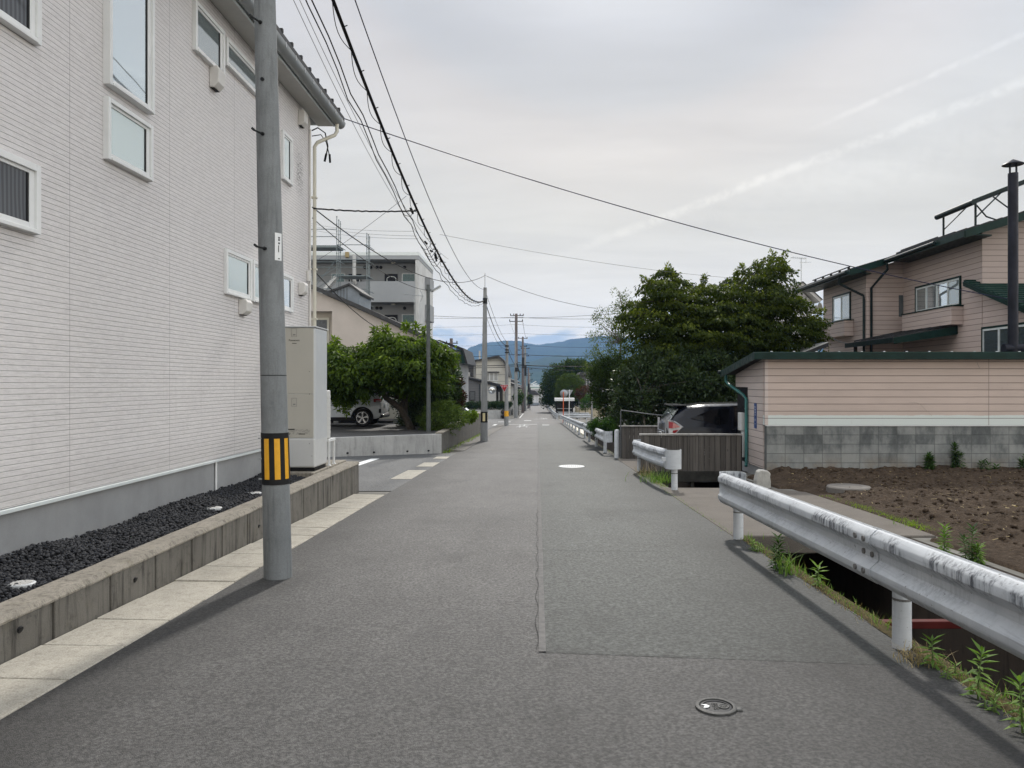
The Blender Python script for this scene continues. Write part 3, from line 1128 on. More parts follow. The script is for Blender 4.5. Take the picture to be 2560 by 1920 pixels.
# straw, chips and clods on the soil
NS = 1500
px_, py_ = rng.uniform(4.75, 11, NS), rng.uniform(5.2, 16.2, NS)
keep = ~((px_ < 5.0) & (py_ > 8.9) & (py_ < 14.4))
px_, py_ = px_[keep], py_[keep]
vs_, fs_, tn = [], [], []
for a, b in zip(px_, py_):
    L, wd, th = random.uniform(.015, .085), random.uniform(.003, .009), random.uniform(0, PI)
    if random.random() < .15:
        L, wd = random.uniform(.02, .05), random.uniform(.012, .025)
    c = Vector((a, b, soil_z(a, b) + .012))
    dx = Vector((math.cos(th), math.sin(th), random.uniform(-.25, .25))) * L / 2
    dy = Vector((-math.sin(th), math.cos(th), random.uniform(-.3, .3))) * wd
    n = len(vs_)
    vs_ += [c - dx - dy, c + dx - dy * .6, c + dx + dy * .6, c - dx + dy]
    fs_.append((n, n + 1, n + 2, n + 3))
    tn.append(random.random())
o = np_mesh('straw_litter', np.array([tuple(q) for q in vs_]), fs_, M['dry_grass'], tint=tn)
tag(o, 'dry straw and wood chips scattered over the tilled soil', 'litter', kind='stuff')
# ico clods
ico_v, ico_f = [], []
bm = bmesh.new()
bmesh.ops.create_icosphere(bm, subdivisions=1, radius=1)
ico_v = np.array([v.co[:] for v in bm.verts])
ico_f = np.array([[v.index for v in f.verts] for f in bm.faces])
bm.free()


def scatter_stones(name, pts, smin, smax, mat, flat=.6):
    n = len(pts)
    s = rng.uniform(smin, smax, (n, 1, 1)) * rng.uniform(.6, 1.25, (n, 1, 3))
    q = rng.normal(size=(n, 4))
    q /= np.linalg.norm(q, axis=1, keepdims=True)
    w_, x_, y_, z_ = q.T
    Rm = np.stack([1 - 2 * (y_ * y_ + z_ * z_), 2 * (x_ * y_ - w_ * z_), 2 * (x_ * z_ + w_ * y_), 2 * (x_ * y_ + w_ * z_), 1 - 2 * (x_ * x_ + z_ * z_),
                   2 * (y_ * z_ - w_ * x_), 2 * (x_ * z_ - w_ * y_), 2 * (y_ * z_ + w_ * x_), 1 - 2 * (x_ * x_ + y_ * y_)], 1).reshape(n, 3, 3)
    v = ico_v[None] * s * rng.uniform(.75, 1.2, (n, len(ico_v), 1))
    v = np.einsum('nij,nkj->nki', Rm, v) * np.array([1, 1, flat]) + pts[:, None, :]
    f = ico_f[None] + (np.arange(n) * len(ico_v))[:, None, None]
    return np_mesh(name, v.reshape(-1, 3), f.reshape(-1, 3), mat)


n = 2600
cl = np.array([(a, b, soil_z(a, b)) for a, b in zip(rng.uniform(5, 11, n), rng.uniform(5, 16.3, n))])
o = scatter_stones('soil_clods', cl, .012, .05, M['soil'], .7)
tag(o, 'dark clods of earth lying loose over the tilled plot', 'soil', kind='stuff')

# ------------------------------------------------------------------ gravel bed under the white house


def grav_z(xx, yy):
    t = (xx + 3.43) / (-4.1 + 3.43)
    return .10 + .10 * t + .028 * mnoise.noise(Vector((xx * 2, yy * 1.7, 0))) + .02 * math.sin(yy * 2.3) * t


gy = np.linspace(-3, 11.75, 160)
gx = np.linspace(-4.1, -3.42, 12)
rows = [[(a, b, grav_z(a, b) - .02) for a in gx] for b in gy]
struct(MB().sheet(rows).build('gravel_ground', M['gravel_base']))
n = 15000
gxx, gyy = rng.uniform(-4.09, -3.44, n), 3.6 + 8.1 * rng.uniform(0, 1, n)
gp = np.array([(a, b, grav_z(a, b) + random.uniform(-.015, .012)) for a, b in zip(gxx, gyy)])
o = scatter_stones('gravel', gp, .008, .021, M['gravel_stone'], .75)
tag(o, 'dark grey crushed stone filling the bed between white house and low wall', 'gravel', kind='stuff')

# ------------------------------------------------------------------ hills
RID = [(-1500, 905), (200, 900), (900, 890), (1060, 893), (1110, 885), (1150, 868), (1163, 872), (1176, 878), (1190, 868), (1212, 861), (1240, 856), (1268, 853), (1300, 854), (1318, 860),
       (1345, 864), (1372, 861), (1400, 857), (1425, 850), (1460, 847), (1500, 842), (1560, 846), (1700, 847), (1950, 850), (2400, 862), (3600, 890)]


def ridge_v(u, tab):
    for (a, va), (b, vb) in zip(tab, tab[1:]):
        if a <= u <= b:
            t = (u - a) / (b - a)
            return va + (vb - va) * t * t * (3 - 2 * t)
    return tab[-1][1]


def range_mesh(name, Yr, depth, tab, seed, amp):
    us = np.concatenate([np.linspace(-1300, 1000, 40)[:-1], np.linspace(1000, 1560, 160)[:-1], np.linspace(1560, 3500, 60)])
    rows = []
    for i in range(26):
        t = i / 20.0
        row = []
        for u in us:
            X = (u - U0) / F * Yr
            top = EYE + (V0 - ridge_v(u, tab)) / F * Yr
            yy = Yr - depth * (1 - t)
            q = max(0.0, math.sin(min(t, 1.0) * PI / 2)) if t <= 1 else 1 - (t - 1) * 1.6
            sp = mnoise.ridged_multi_fractal(Vector((X * .0032, yy * .0032, seed)), 1, 2, 5, 1, 2) - 1.2
            fine = mnoise.fractal(Vector((X * .03, yy * .01, seed)), 1, 2, 4)
            h = -4.5 + (top + 4.5) * (q ** 1.25) + amp * sp * q * (1 - q * .96) * 4 + fine * amp * .07 * q
            row.append((X, yy, h))
        rows.append(row)
    m = MB().sheet(rows)
    o = m.build(name, M['forest'], smooth=True)
    return struct(o)


range_mesh('mountains', 4300, 1500, RID, 1.7, 22)
RID2 = [(-1500, 935), (900, 925), (1150, 915), (1250, 912), (1320, 905), (1370, 893), (1395, 888), (1420, 893), (1470, 908), (1560, 905), (1750, 915), (2300, 920), (3600, 930)]
range_mesh('hills', 2500, 700, RID2, 5.3, 8)

# ------------------------------------------------------------------ air
hz = G('haze_air')
hz.nt.nodes.remove(hz.b)
pvn = hz.n('ShaderNodeVolumePrincipled')
pvn.inputs['Color'].default_value = (.27, .50, .97, 1)
pvn.inputs['Density'].default_value = 0.00014
pvn.inputs['Anisotropy'].default_value = .1
hz.nt.links.new(pvn.outputs[0], hz.out.inputs['Volume'])
hb = MB().box(-4900, 4900, -60, 5220, -9.5, 275).build('haze', hz.mat)
hb['kind'] = 'stuff'
hb['label'] = 'pale blue summer haze filling the valley air'
# ------------------------------------------------------------------ the white ribbed house
WX = -4.1


def wl(u, v):
    return PX(u, v, WX)


house = thing('white_house', 'two storey house clad in ribbed off white siding beside the dark gravel bed', 'house', (WX, 6, .1))
HY1 = 13.82
# wall with rectangular recesses is approximated by a solid skin; the windows sit proud in their own casings
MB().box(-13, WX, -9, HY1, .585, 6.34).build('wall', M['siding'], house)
MB().box(-12.96, WX - .02, -9, HY1 - .03, -.4, .545).build('foundation', M['found'], house)
MB().box(-13, WX + .025, -9, HY1 + .02, .545, .578).build('drip_trim', M['alu_pale'], house, bevel=.004)
MB().box(WX - .025, WX + .012, HY1 - .035, HY1 + .012, .59, 6.3).build('corner_trim', M['vent_plastic'], house)
# roof: mono pitch rising away from the street, black metal on a pale soffit
roof = MB().prism([(-3.62, 6.455), (-3.62, 6.53), (-9, 8.35), (-13.6, 6.6), (-13.6, 6.5), (-9, 8.25)], 'y', -9.6, 14.42).build('roof', M['roof_black'], house)
MB().box(-4.1, -3.82, -9.55, 14.36, 6.345, 6.375).build('soffit', M['soffit'], house)
MB().box(-3.82, -3.785, -9.55, 14.38, 6.345, 6.46).build('fascia', M['alu_pale'], house)
MB().prism([(-4.1, 6.37), (-3.79, 6.37), (-3.79, 6.44), (-9, 8.2), (-9, 6.37)], 'y', 14.345, 14.385).build('verge_board', M['alu_pale'], house)
# half round gutter with brackets
mg = MB()
prof = [(-3.69 + .092 * math.cos(a), 6.425 + .115 * math.sin(a)) for a in [PI + PI * i / 12 for i in range(13)]]
prof = prof + [(-3.69 + .085 * math.cos(a), 6.425 + .108 * math.sin(a)) for a in [2 * PI - PI * i / 12 for i in range(13)]]
mg.prism(prof, 'y', -9.55, 14.40)
mg.prism([(-3.69 + .093 * math.cos(a), 6.425 + .116 * math.sin(a)) for a in [PI + PI * i / 12 for i in range(13)]], 'y', 14.401, 14.413)
gut = mg.build('gutter', M['gutter'], house, smooth=35)
for yy in np.arange(5.6, 14.3, .45):
    mg = MB()
    mg.box(-3.78, -3.594, yy, yy + .02, 6.426, 6.433)
    mg.box(-3.600, -3.594, yy, yy + .02, 6.36, 6.425)
    mg.build('bracket', M['alu'], gut)
mg = MB()
for yy in np.arange(-8, 14.4, .45):
    mg.box(-3.68, -3.615, yy, yy + .05, 6.535, 6.585)
mg.box(-3.68, -3.67, -9, 14.4, 6.55, 6.57)
mg.build('snow_guard', M['roof_black'], roof)
# downpipe and cable conduit at the far corner
gx_ = -4.03
MB().tube([(-3.69, 14.15, 6.33), (-3.69, 14.15, 6.18), (-3.73, 14.14, 6.11), (-4.0, 13.97, 5.92), (-4.045, 13.95, 5.84), (-4.045, 13.95, -.2)], .033, 12).build('downpipe', M['beige_pipe'], house, smooth=50)
MB().tube([(WX + .02, 13.79, 6.1), (WX + .02, 13.79, .6)], .022, 8).build('conduit', M['vent_plastic'], house, smooth=50)
for zz in (2.7, 3.6, 4.9):
    MB().box(-4.10, -4.0, 13.915, 13.99, zz, zz + .03).build('pipe_clip', M['beige_pipe'], house)
# service cable loops under the eave
mg = MB()
mg.tube([(-4.06, 13.85, 6.1), (-4.0, 14.0, 6.2), (-3.88, 14.05, 6.12), (-3.83, 14.05, 5.88), (-3.86, 14.05, 5.72)], .012, 6)
mg.tube([(-4.06, 13.85, 6.0), (-3.95, 14.02, 6.08), (-3.86, 14.05, 5.95), (-3.80, 14.05, 5.70)], .009, 6)
mg.tube([(-3.86, 14.05, 5.74), (-3.89, 14.05, 5.60)], .022, 6)
mg.tube([(-3.80, 14.05, 5.73), (-3.79, 14.05, 5.58)], .022, 6)
mg.build('service_cable', M['cable'], house)
MB().box(WX + .001, WX + .05, 13.62, 13.72, 3.36, 3.55).build('meter_box', M['vent_plastic'], house, bevel=.01)
# little pipe on the foundation
q0, q1 = wl(540, 1148), wl(540, 1225)
MB().tube([(WX + .0, q0.y, .56), (WX + .0, q0.y, .12)], .014, 8).build('drain_pipe', M['white'], house, smooth=50)


def win(u0, u1, va0, vb0, va1, vb1, pane, depth=.06, fw=.05, inset=.035, divided=False, zr=None, yr=None):
    """window whose outer casing spans photo columns u0..u1; (va0,vb0) top/bottom at u0, (va1,vb1) at u1"""
    a, b = wl(u0, va0), wl(u1, va1)
    c, e = wl(u0, vb0), wl(u1, vb1)
    ya, yb = (a.y, b.y) if yr is None else yr
    zt, zb = ((a.z + b.z) / 2, (c.z + e.z) / 2) if zr is None else zr
    m = MB()
    depth *= .72
    x1 = WX + depth
    m.box(WX, x1, ya, ya + fw, zb, zt)
    m.box(WX, x1, yb - fw, yb, zb, zt)
    m.box(WX, x1, ya + fw, yb - fw, zt - fw, zt)
    m.box(WX, x1 + .012, ya + fw, yb - fw, zb, zb + fw * .6)
    fr = m.build('window', M['white_frame'], house, bevel=.004)
    s = MB()
    t = fw + .028
    xs0 = WX + depth - min(inset, depth * .6)
    s.box(WX + .002, xs0 + .012, ya + fw, ya + t, zb + fw * .6, zt - fw)
    s.box(WX + .002, xs0 + .012, yb - t - .03, yb - fw, zb + fw * .6, zt - fw)
    s.box(WX + .002, xs0 + .012, ya + t, yb - t - .03, zt - t, zt - fw)
    s.box(WX + .002, xs0 + .012, ya + t, yb - t - .03, zb + fw * .6, zb + t)
    s.build('sash', M['white_frame'], fr, bevel=.003)
    MB().box(WX + .002, xs0, ya + t, yb - t - .03, zb + t, zt - t).build('pane', pane, fr)
    MB().box(xs0 + .0005, xs0 + .006, yb - t - .055, yb - t - .03, zb + t, zt - t).build('gasket', M['black'], fr)
    return fr


a = wl(257, 213)
b = wl(371, 284)
win(257, 371, 0, 0, 0, 0, M['glass'], .10, .045, zr=(6.28, (a.z + b.z) / 2), yr=(a.y, b.y))
win(257, 371, 243, 399, 312, 453, M['glass_frost'], .08, .045)
win(480, 554, -4, 127, 80, 192, M['glass_mid'], .07, .05)
a = wl(559, 91)
b = wl(685, 200)
win(559, 685, 91, 162, 175, 243, M['glass_mid'], .07, .05, yr=(a.y, wl(672, 200).y), zr=(a.z, wl(559, 162).z))
win(702, 727, 326, 448, 347, 465, M['glass_frost'], .06, .05)
zt8, zb8 = wl(559, 620).z, wl(559, 734).z
y8a, y8b = wl(559, 620).y, wl(624, 648).y
win(0, 0, 0, 0, 0, 0, M['glass_frost'], .06, .05, yr=(y8a, y8b), zr=(zt8, zb8))
win(0, 0, 0, 0, 0, 0, M['glass_frost'], .06, .05, yr=(y8b + .05, wl(676, 700).y), zr=(zt8, zb8))
y10 = wl(728, 691).y
win(0, 0, 0, 0, 0, 0, M['glass'], .06, .05, yr=(y10 - (y8b - y8a) * 1.02, y10), zr=(zt8, zb8))
# the two windows cut by the frame edge
zl1, zl0 = wl(86, 416).z, wl(86, 588).z
win(0, 0, 0, 0, 0, 0, M['pleat'], .08, .055, yr=(wl(86, 416).y - 1.35, wl(86, 416).y), zr=(zl1, zl0))
zl0 = wl(88, 116).z
win(0, 0, 0, 0, 0, 0, M['pleat'], .08, .055, yr=(wl(88, 118).y - 1.35, wl(88, 118).y), zr=(zl0 + 1.05, zl0))


def vent_hood(u0, u1, v0, v1):
    a, b = wl(u0, v0), wl(u1, v1)
    yc, zc = (a.y + b.y) / 2, wl((u0 + u1) / 2, (v0 + v1) / 2).z
    hh = (v1 - v0) / F * yc / 2 * .92
    wd = .10
    prof = [(WX, zc - hh), (WX + .06, zc - hh), (WX + .115, zc - hh * .55), (WX + .125, zc + hh * .6), (WX + .10, zc + hh), (WX, zc + hh)]
    vh = MB().prism(prof, 'y', yc - wd, yc + wd).build('vent_hood', M['vent_plastic'], house, bevel=.012)
    MB().box(WX + .01, WX + .056, yc - wd + .02, yc + wd - .02, zc - hh - .006, zc - hh - .001).build('vent_opening', M['black'], vh)


vent_hood(518, 544, 168, 226)
vent_hood(740, 758, 276, 318)
vent_hood(591, 615, 748, 789)
vent_hood(741, 758, 706, 740)

# ------------------------------------------------------------------ low retaining wall, bevelled coping, open vertical joints
rw = thing('retaining_wall', 'stained low concrete wall holding the gravel bed, with dark vertical joints', 'wall', (-3.2, 4, -.2))
m = MB()
jts = [-3.0]
yy = -3.0
js = [3.05, 3.73, 4.41, 5.09, 5.77, 6.45, 7.13, 7.81, 8.49, 9.17, 9.85, 10.53, 11.21, 11.89, 12.57, 13.25]
ed = [-6] + js + [13.78]
for a, b in zip(ed, ed[1:]):
    aa, bb = a + .015, b - .015
    m.hexa([(-3.42, aa, gz(aa) - .3), (-3.2, aa, gz(aa) - .3), (-3.2, bb, gz(bb) - .3), (-3.42, bb, gz(bb) - .3)],
           [(-3.42, aa, .105), (-3.2, aa, .105), (-3.2, bb, .105), (-3.42, bb, .105)])
m.build('wall', M['wall_conc'], rw, bevel=.008)
MB().box(-3.43, -3.245, -6, 13.76, -.6, .10).build('backing', M['ditch'], rw)
m = MB()
prof = [(-3.425, .106), (-3.196, .106), (-3.196, .118), (-3.222, .150), (-3.425, .150)]
ys = np.linspace(-6, 13.8, 100)
rows = []
for q in ys:
    j = [mnoise.noise(Vector((q * 3, k * 5.0, 0))) * .007 for k in range(5)]
    rows.append([(p[0] + j[k] * .6, q, p[1] + (j[k] if k > 1 else 0)) for k, p in enumerate(prof)])
m.sheet(rows)
m.add([rows[-1][k] for k in range(5)], [(0, 1, 2, 3, 4)])
m.build('coping', M['wall_top'], rw, fix=True)
for a, b in zip(js, js[1:]):
    if random.random() < .35:
        MB().tube([(-3.203, (a + b) / 2, gz(a) + .16), (-3.190, (a + b) / 2, gz(a) + .155)], .022, 10).build('weep_hole', M['black'], rw)
# return along the side street with the pad for the water heater
rb = thing('corner_wall', 'short concrete return wall and pad at the house corner by the side street', 'wall', (-3.6, 13.9, -.4))
MB().box(-13, -3.435, 13.80, 14.0, -1.0, .12).build('wall', M['wall_conc'], rb, bevel=.01)
MB().box(-4.09, -3.43, 11.78, 13.79, -.3, .178).build('pad', M['wall_top'], rb, bevel=.01)
# ------------------------------------------------------------------ drain cover slabs
ORD = 'first second third fourth fifth sixth seventh eighth ninth tenth eleventh twelfth thirteenth fourteenth fifteenth sixteenth seventeenth eighteenth nineteenth twentieth'.split()
yy = 2.55
k = 0
while yy < 13.3:
    L = .60 if yy < 12.8 else 13.42 - yy
    a, b = yy + .008, yy + L - .008
    dz = random.uniform(-.004, .008)
    tl = random.uniform(-.006, .006)
    m = MB().hexa([(-3.19, a, gz(a) - .1), (-2.655, a, gz(a) - .1), (-2.655, b, gz(b) - .1), (-3.19, b, gz(b) - .1)],
                  [(-3.19, a, gz(a) + .016 + dz), (-2.655, a, gz(a) + .006 + dz + tl), (-2.655, b, gz(b) + .006 + dz - tl), (-3.19, b, gz(b) + .016 + dz)])
    o = m.build('drain_slab', M['slab'], bevel=.008)
    k += 1
    if yy > 4.1:
        tag(o, '%s whole concrete drain slab from the camera, under the stained low wall' % ORD[int((yy - 4.1) / .6)], 'slab', 'drain slabs along the low wall')
    else:
        tag(o, 'drain slab cut by the frame edge under the low wall, %s' % ('nearest the camera' if k == 1 else 'second nearest the camera' if k == 2 else 'just before whole ones'), 'slab', 'drain slabs along the low wall')
    yy += L + .0
for a, b, x0, x1, lab in ((16.2, 18.4, -3.1, -2.66, 'largest pale drain slab set flush in the side street mouth'), (19.5, 20.9, -3.08, -2.66, 'middle sized pale drain slab crossing the side street mouth'),
                          (22.4, 23.3, -3.05, -2.66, 'smallest pale drain slab, near the blackened wall corner')):
    o = MB().hexa([(x0, a, gz(a) - .1), (x1, a, gz(a) - .1), (x1, b, gz(b) - .1), (x0, b, gz(b) - .1)],
                  [(x0, a, gz(a) + .008), (x1, a, gz(a) + .008), (x1, b, gz(b) + .008), (x0, b, gz(b) + .008)]).build('drain_slab', M['slab'])
    tag(o, lab, 'slab', 'drain slabs in the side street')

# ------------------------------------------------------------------ round white drain caps on the gravel
for (u, v, r, lab) in ((54, 1451, .085, 'largest round white drain cap standing on the dark gravel, close to the camera'), (535, 1267, .085, 'middle round white drain cap on the gravel before the pole'),
                       (636, 1228, .085, 'round white drain cap on the gravel, half hidden by the concrete pole')):
    X, Y = -3.7, 8.0
    for _ in range(12):
        Y = (EYE - grav_z(X, Y) - .03) / ((v - V0) / F)
        X = max((u - U0) / F * Y, -3.95)
    zc = grav_z(X, Y) - .036
    c = thing('inspection_port', lab, 'drain cap', (X, Y, zc), 'white drain caps on the gravel')
    MB().lathe([(r, -.06), (r * 1.02, .035), (r * 1.02, .045), (r * .95, .05), (0.0, .05)], (X, Y, zc), 28).build('cap', M['cap_white'], c, smooth=40)
    m = MB()
    for i in range(-3, 4):
        wq = math.sqrt(max(0, (r * .8) ** 2 - (i * r * .22) ** 2))
        m.box(X - wq, X + wq, Y + i * r * .22 - .004, Y + i * r * .22 + .004, zc + .05, zc + .0535)
    m.build('rib', M['vent_plastic'], c)

# ------------------------------------------------------------------ near utility pole
PB = Vector((-2.345, 6.95, gz(6.95)))
PT = Vector((-2.52, 6.98, 7.0))


def on_pole(z):
    t = (z - PB.z) / (PT.z - PB.z)
    return PB.lerp(PT, t), .1235 - .042 * t


up = thing('utility_pole', 'concrete utility pole with yellow and black warning band, nearest the camera', 'utility pole', PB)
pp, rr = zip(*[on_pole(PB.z - .3 + i * .31) for i in range(25)])
MB().tube(pp, list(rr), 40).build('pole', M['pole_conc'], up, smooth=60)
# warning band
zt_, zb_ = 1.55 - (1082 - 958) / F * 6.9, 1.55 - (1211 - 958) / F * 6.9
ax = (PT - PB).normalized()


def band_ring(z0, z1, grow, name, mat, par, n=40, a0=0, a1=2 * PI):
    m = MB()
    rows = []
    for z in np.linspace(z0, z1, 4):
        c, r = on_pole(z)
        rows.append([(c.x + (r + grow) * math.cos(a), c.y + (r + grow) * math.sin(a), z) for a in np.linspace(a0, a1, n + 1)])
    m.sheet(rows)
    return m.build(name, mat, par, smooth=60)


bd = band_ring(zb_, zt_, .004, 'warning_band', M['rubber'], up)
for ac, hw in ((-108, 11.5), (-63, 11.5), (-19, 11.5), (26, 11.5), (71, 11.5), (116, 11.5), (161, 11.5)):
    band_ring(zb_ + .05, zt_ - .05, .0065, 'yellow_stripe', M['yellow'], bd, 6, R(ac - hw), R(ac + hw))
for z in (zb_ + .05, (zb_ + zt_) / 2, zt_ - .05):
    c, r = on_pole(z)
    MB().box(c.x - r - .012, c.x - r + .035, c.y - .07, c.y - .055, z - .006, z + .006).build('clip', M['galv'], bd)
# steel bands and fine seams
c, r = on_pole(1.62)
m = MB()
m.lathe([(r + .0008, -.004), (r + .0012, 0), (r + .0008, .004)], (c.x, c.y, 1.62), 40, caps=False)
m.build('casting_seam', M['bolt'], up)
# climbing bolts
for (u, v, sgn) in ((645, 55, -1), (655, 198, -1), (650, 335, -1), (656, 622, -1)):
    z = EYE - (v - V0) / F * 6.87
    c, r = on_pole(z)
    th = R(-97 if v != 198 else -92)
    p = Vector((c.x + r * math.cos(th), c.y + r * math.sin(th), z))
    dv = Vector((math.cos(th) - .25, math.sin(th), 0)).normalized()
    m = MB().tube([p - dv * .01, p + dv * (.11 if v != 198 else .02)], .009, 8)
    m.tube([p - dv * .005, p + dv * .012], .017, 8)
    if v != 198:
        m.tube([p + dv * .105, p + dv * .112 + Vector((-.02, 0, .02))], .011, 8)
    m.build('step_bolt', M['bolt'], up)
# number plate on the road side
zt_, zb_ = EYE - (581 - V0) / F * 6.87, EYE - (650 - V0) / F * 6.87
c, r = on_pole((zt_ + zb_) / 2)
th0, th1 = R(-52), R(-14)
m = MB()
rows = [[(c.x + (r + .006) * math.cos(a), c.y + (r + .006) * math.sin(a), z) for a in np.linspace(th0, th1, 8)] for z in (zb_, zt_)]
m.sheet(rows)
plate = m.build('number_plate', M['white'], up, smooth=60)
for i, (f0, f1) in enumerate(((.80, .86), (.72, .78), (.60, .66), (.30, .55), (.05, .09))):
    z0, z1 = zb_ + (zt_ - zb_) * f0, zb_ + (zt_ - zb_) * f1
    a0, a1 = R(-36), R(-27 if i != 3 else -32)
    MB().sheet([[(c.x + (r + .008) * math.cos(a), c.y + (r + .008) * math.sin(a), z) for a in np.linspace(a0, a1, 4)] for z in (z0, z1)]).build('plate_mark', M['ink'], plate)

# ------------------------------------------------------------------ water heater tank
TX0, TX1, TY0, TY1, TZ0, TZ1 = -4.06, -3.46, 11.97, 12.66, .215, 2.43
tk = thing('water_heater', 'tall cream water heater cabinet on the pad behind the concrete pole', 'water heater', ((TX0 + TX1) / 2, (TY0 + TY1) / 2, .18))
MB().box(TX0, TX1, TY0 + .004, TY1, .64, TZ1 - .012).build('casing', M['tank_side'], tk, bevel=.03, seg=3)
zs = EYE - (985 - V0) / F * 11.97
MB().box(TX0 + .004, TX1 - .028, TY0 - .004, TY0 + .02, zs + .003, TZ1 - .02).build('front_panel', M['tank'], tk, bevel=.006)
MB().box(TX0 + .004, TX1 - .028, TY0 - .004, TY0 + .02, .70, zs - .003).build('front_panel', M['tank'], tk, bevel=.006)
MB().box(TX0, TX1, TY0 - .004, TY1, .235, .695).build('leg_cover', M['tank_low'], tk, bevel=.03, seg=3)
MB().box(TX0 - .01, TX1 + .012, TY0 - .012, TY1 + .01, TZ1 - .012, TZ1 + .008).build('top_cover', M['tank_side'], tk, bevel=.006)
MB().box(TX0 + .03, TX1 - .02, TY0 + .03, TY1 - .03, .178, .236).build('base', M['black'], tk)
m = MB()
for (u0, v0, u1, v1) in ((729, 821, 742, 842), (729, 995, 742, 1016)):
    a, b = PY(u0, v1, TY0), PY(u1, v0, TY0)
    yq = TY0 - .008
    for (x0, x1, z0, z1) in ((a.x, b.x, a.z, a.z + .004), (a.x, b.x, b.z - .004, b.z), (a.x, a.x + .004, a.z, b.z), (b.x - .004, b.x, a.z, b.z), (a.x + .025, b.x - .02, a.z + .022, a.z + .042)):
        m.box(x0, x1, yq, yq + .003, z0, z1)
m.build('hatch', M['ink_grey'], tk)
lt = PY(736, 851, TY0)
lettering('lettering', 'Panasonic', .042, M['ink'], tk, (lt.x, TY0 - .0065, lt.z), FACE_CAM, .0005, sx=1.05)
m = MB()
q = PY(736, 858.5, TY0)
m.box(q.x - .035, q.x + .035, TY0 - .0065, TY0 - .005, q.z - .004, q.z + .004)
for (u0, v0, u1, v1) in ((715, 1072, 737, 1074.5), (747, 1084, 763, 1086)):
    a, b = PY(u0, v1, TY0), PY(u1, v0, TY0)
    m.box(a.x, b.x, TY0 - .0065, TY0 - .005, a.z, b.z)
a = PY(724, 1086, TY0)
m.add([(a.x - .02, TY0 - .0062, a.z + .014), (a.x + .02, TY0 - .0062, a.z + .014), (a.x, TY0 - .0062, a.z - .004)], [(0, 2, 1)])
m.build('notice_bar', M['ink'], tk)
m = MB()
rq = random.Random(4)
for row in range(7):
    v = 1073.5 + row * 1.9
    u = 717 if row > 0 else 739
    while u < 774:
        L = rq.uniform(1.5, 5)
        if rq.random() < .72 and not (row > 4 and 719 < u < 729):
            a, b = PY(u, v + .8, TY0), PY(min(u + L, 775), v - .1, TY0)
            m.box(a.x, b.x, TY0 - .006, TY0 - .005, a.z, b.z)
        u += L + rq.uniform(.8, 2)
m.build('notice_print', M['ink_grey'], tk)
for (u, v) in ((774, 929), (774, 985), (774, 1109), (780, 1140)):
    a = PY(u, v, TY0)
    MB().tube([(min(a.x, TX1 - .04), TY0 - .009, a.z), (min(a.x, TX1 - .04), TY0 + .004, a.z)], .008, 10).build('screw', M['ink_grey'], tk)
# heat pump behind it
hp = thing('heat_pump', 'slim outdoor heat pump unit on a white stand, half hidden behind the cream cabinet', 'heat pump', (-3.82, 13.2, .18))
HX = -3.52
MB().box(-4.05, HX, 12.80, 13.08, .62, 1.43).build('casing', M['ac_white'], hp, bevel=.015)
m = MB()
for zz in np.arange(.70, 1.3, .075):
    m.box(HX + .001, HX + .008, 12.83, 13.05, zz, zz + .05)
    m.box(-4.0, HX - .02, 12.785, 12.799, zz, zz + .06)
m.build('grille', M['ac_white'], hp)
MB().box(HX - .05, HX - .02, 12.79, 12.7995, 1.34, 1.36).build('badge', M['ink'], hp)
m = MB()
m.bar((HX + .05, 12.75, .60), (HX + .05, 13.15, .60), .03, .04)
m.bar((-4.0, 12.80, .60), (HX + .04, 12.80, .60), .03, .035)
m.bar((-4.0, 13.08, .60), (HX + .04, 13.08, .60), .03, .035)
m.build('stand_frame', M['white'], hp)
for xx in (-3.98, HX + .05):
    for yq in (12.80, 13.10):
        MB().bar((xx, yq, .178), (xx, yq, .585), .03, .03).box(xx - .03, xx + .03, yq - .03, yq + .03, .178, .19).build('leg', M['white'], hp)
# ------------------------------------------------------------------ guardrails
PROF = [(0, 0), (.018, .0), (.030, .008), (.066, .046), (.070, .056), (.070, .092), (.064, .102), (.018, .142), (.012, .152), (.012, .198), (.018, .208), (.064, .248), (.070, .258), (.070, .300), (.064, .312), (.032, .344), (.020, .350), (-.012, .350)]
FLAT = [(.030, q[1]) for q in PROF]
GRIME = [0, .2, .3, .3, .1, .05, .2, .3, .2, .15, .35, .7, .9, 1, .9, .4, .1, 0]


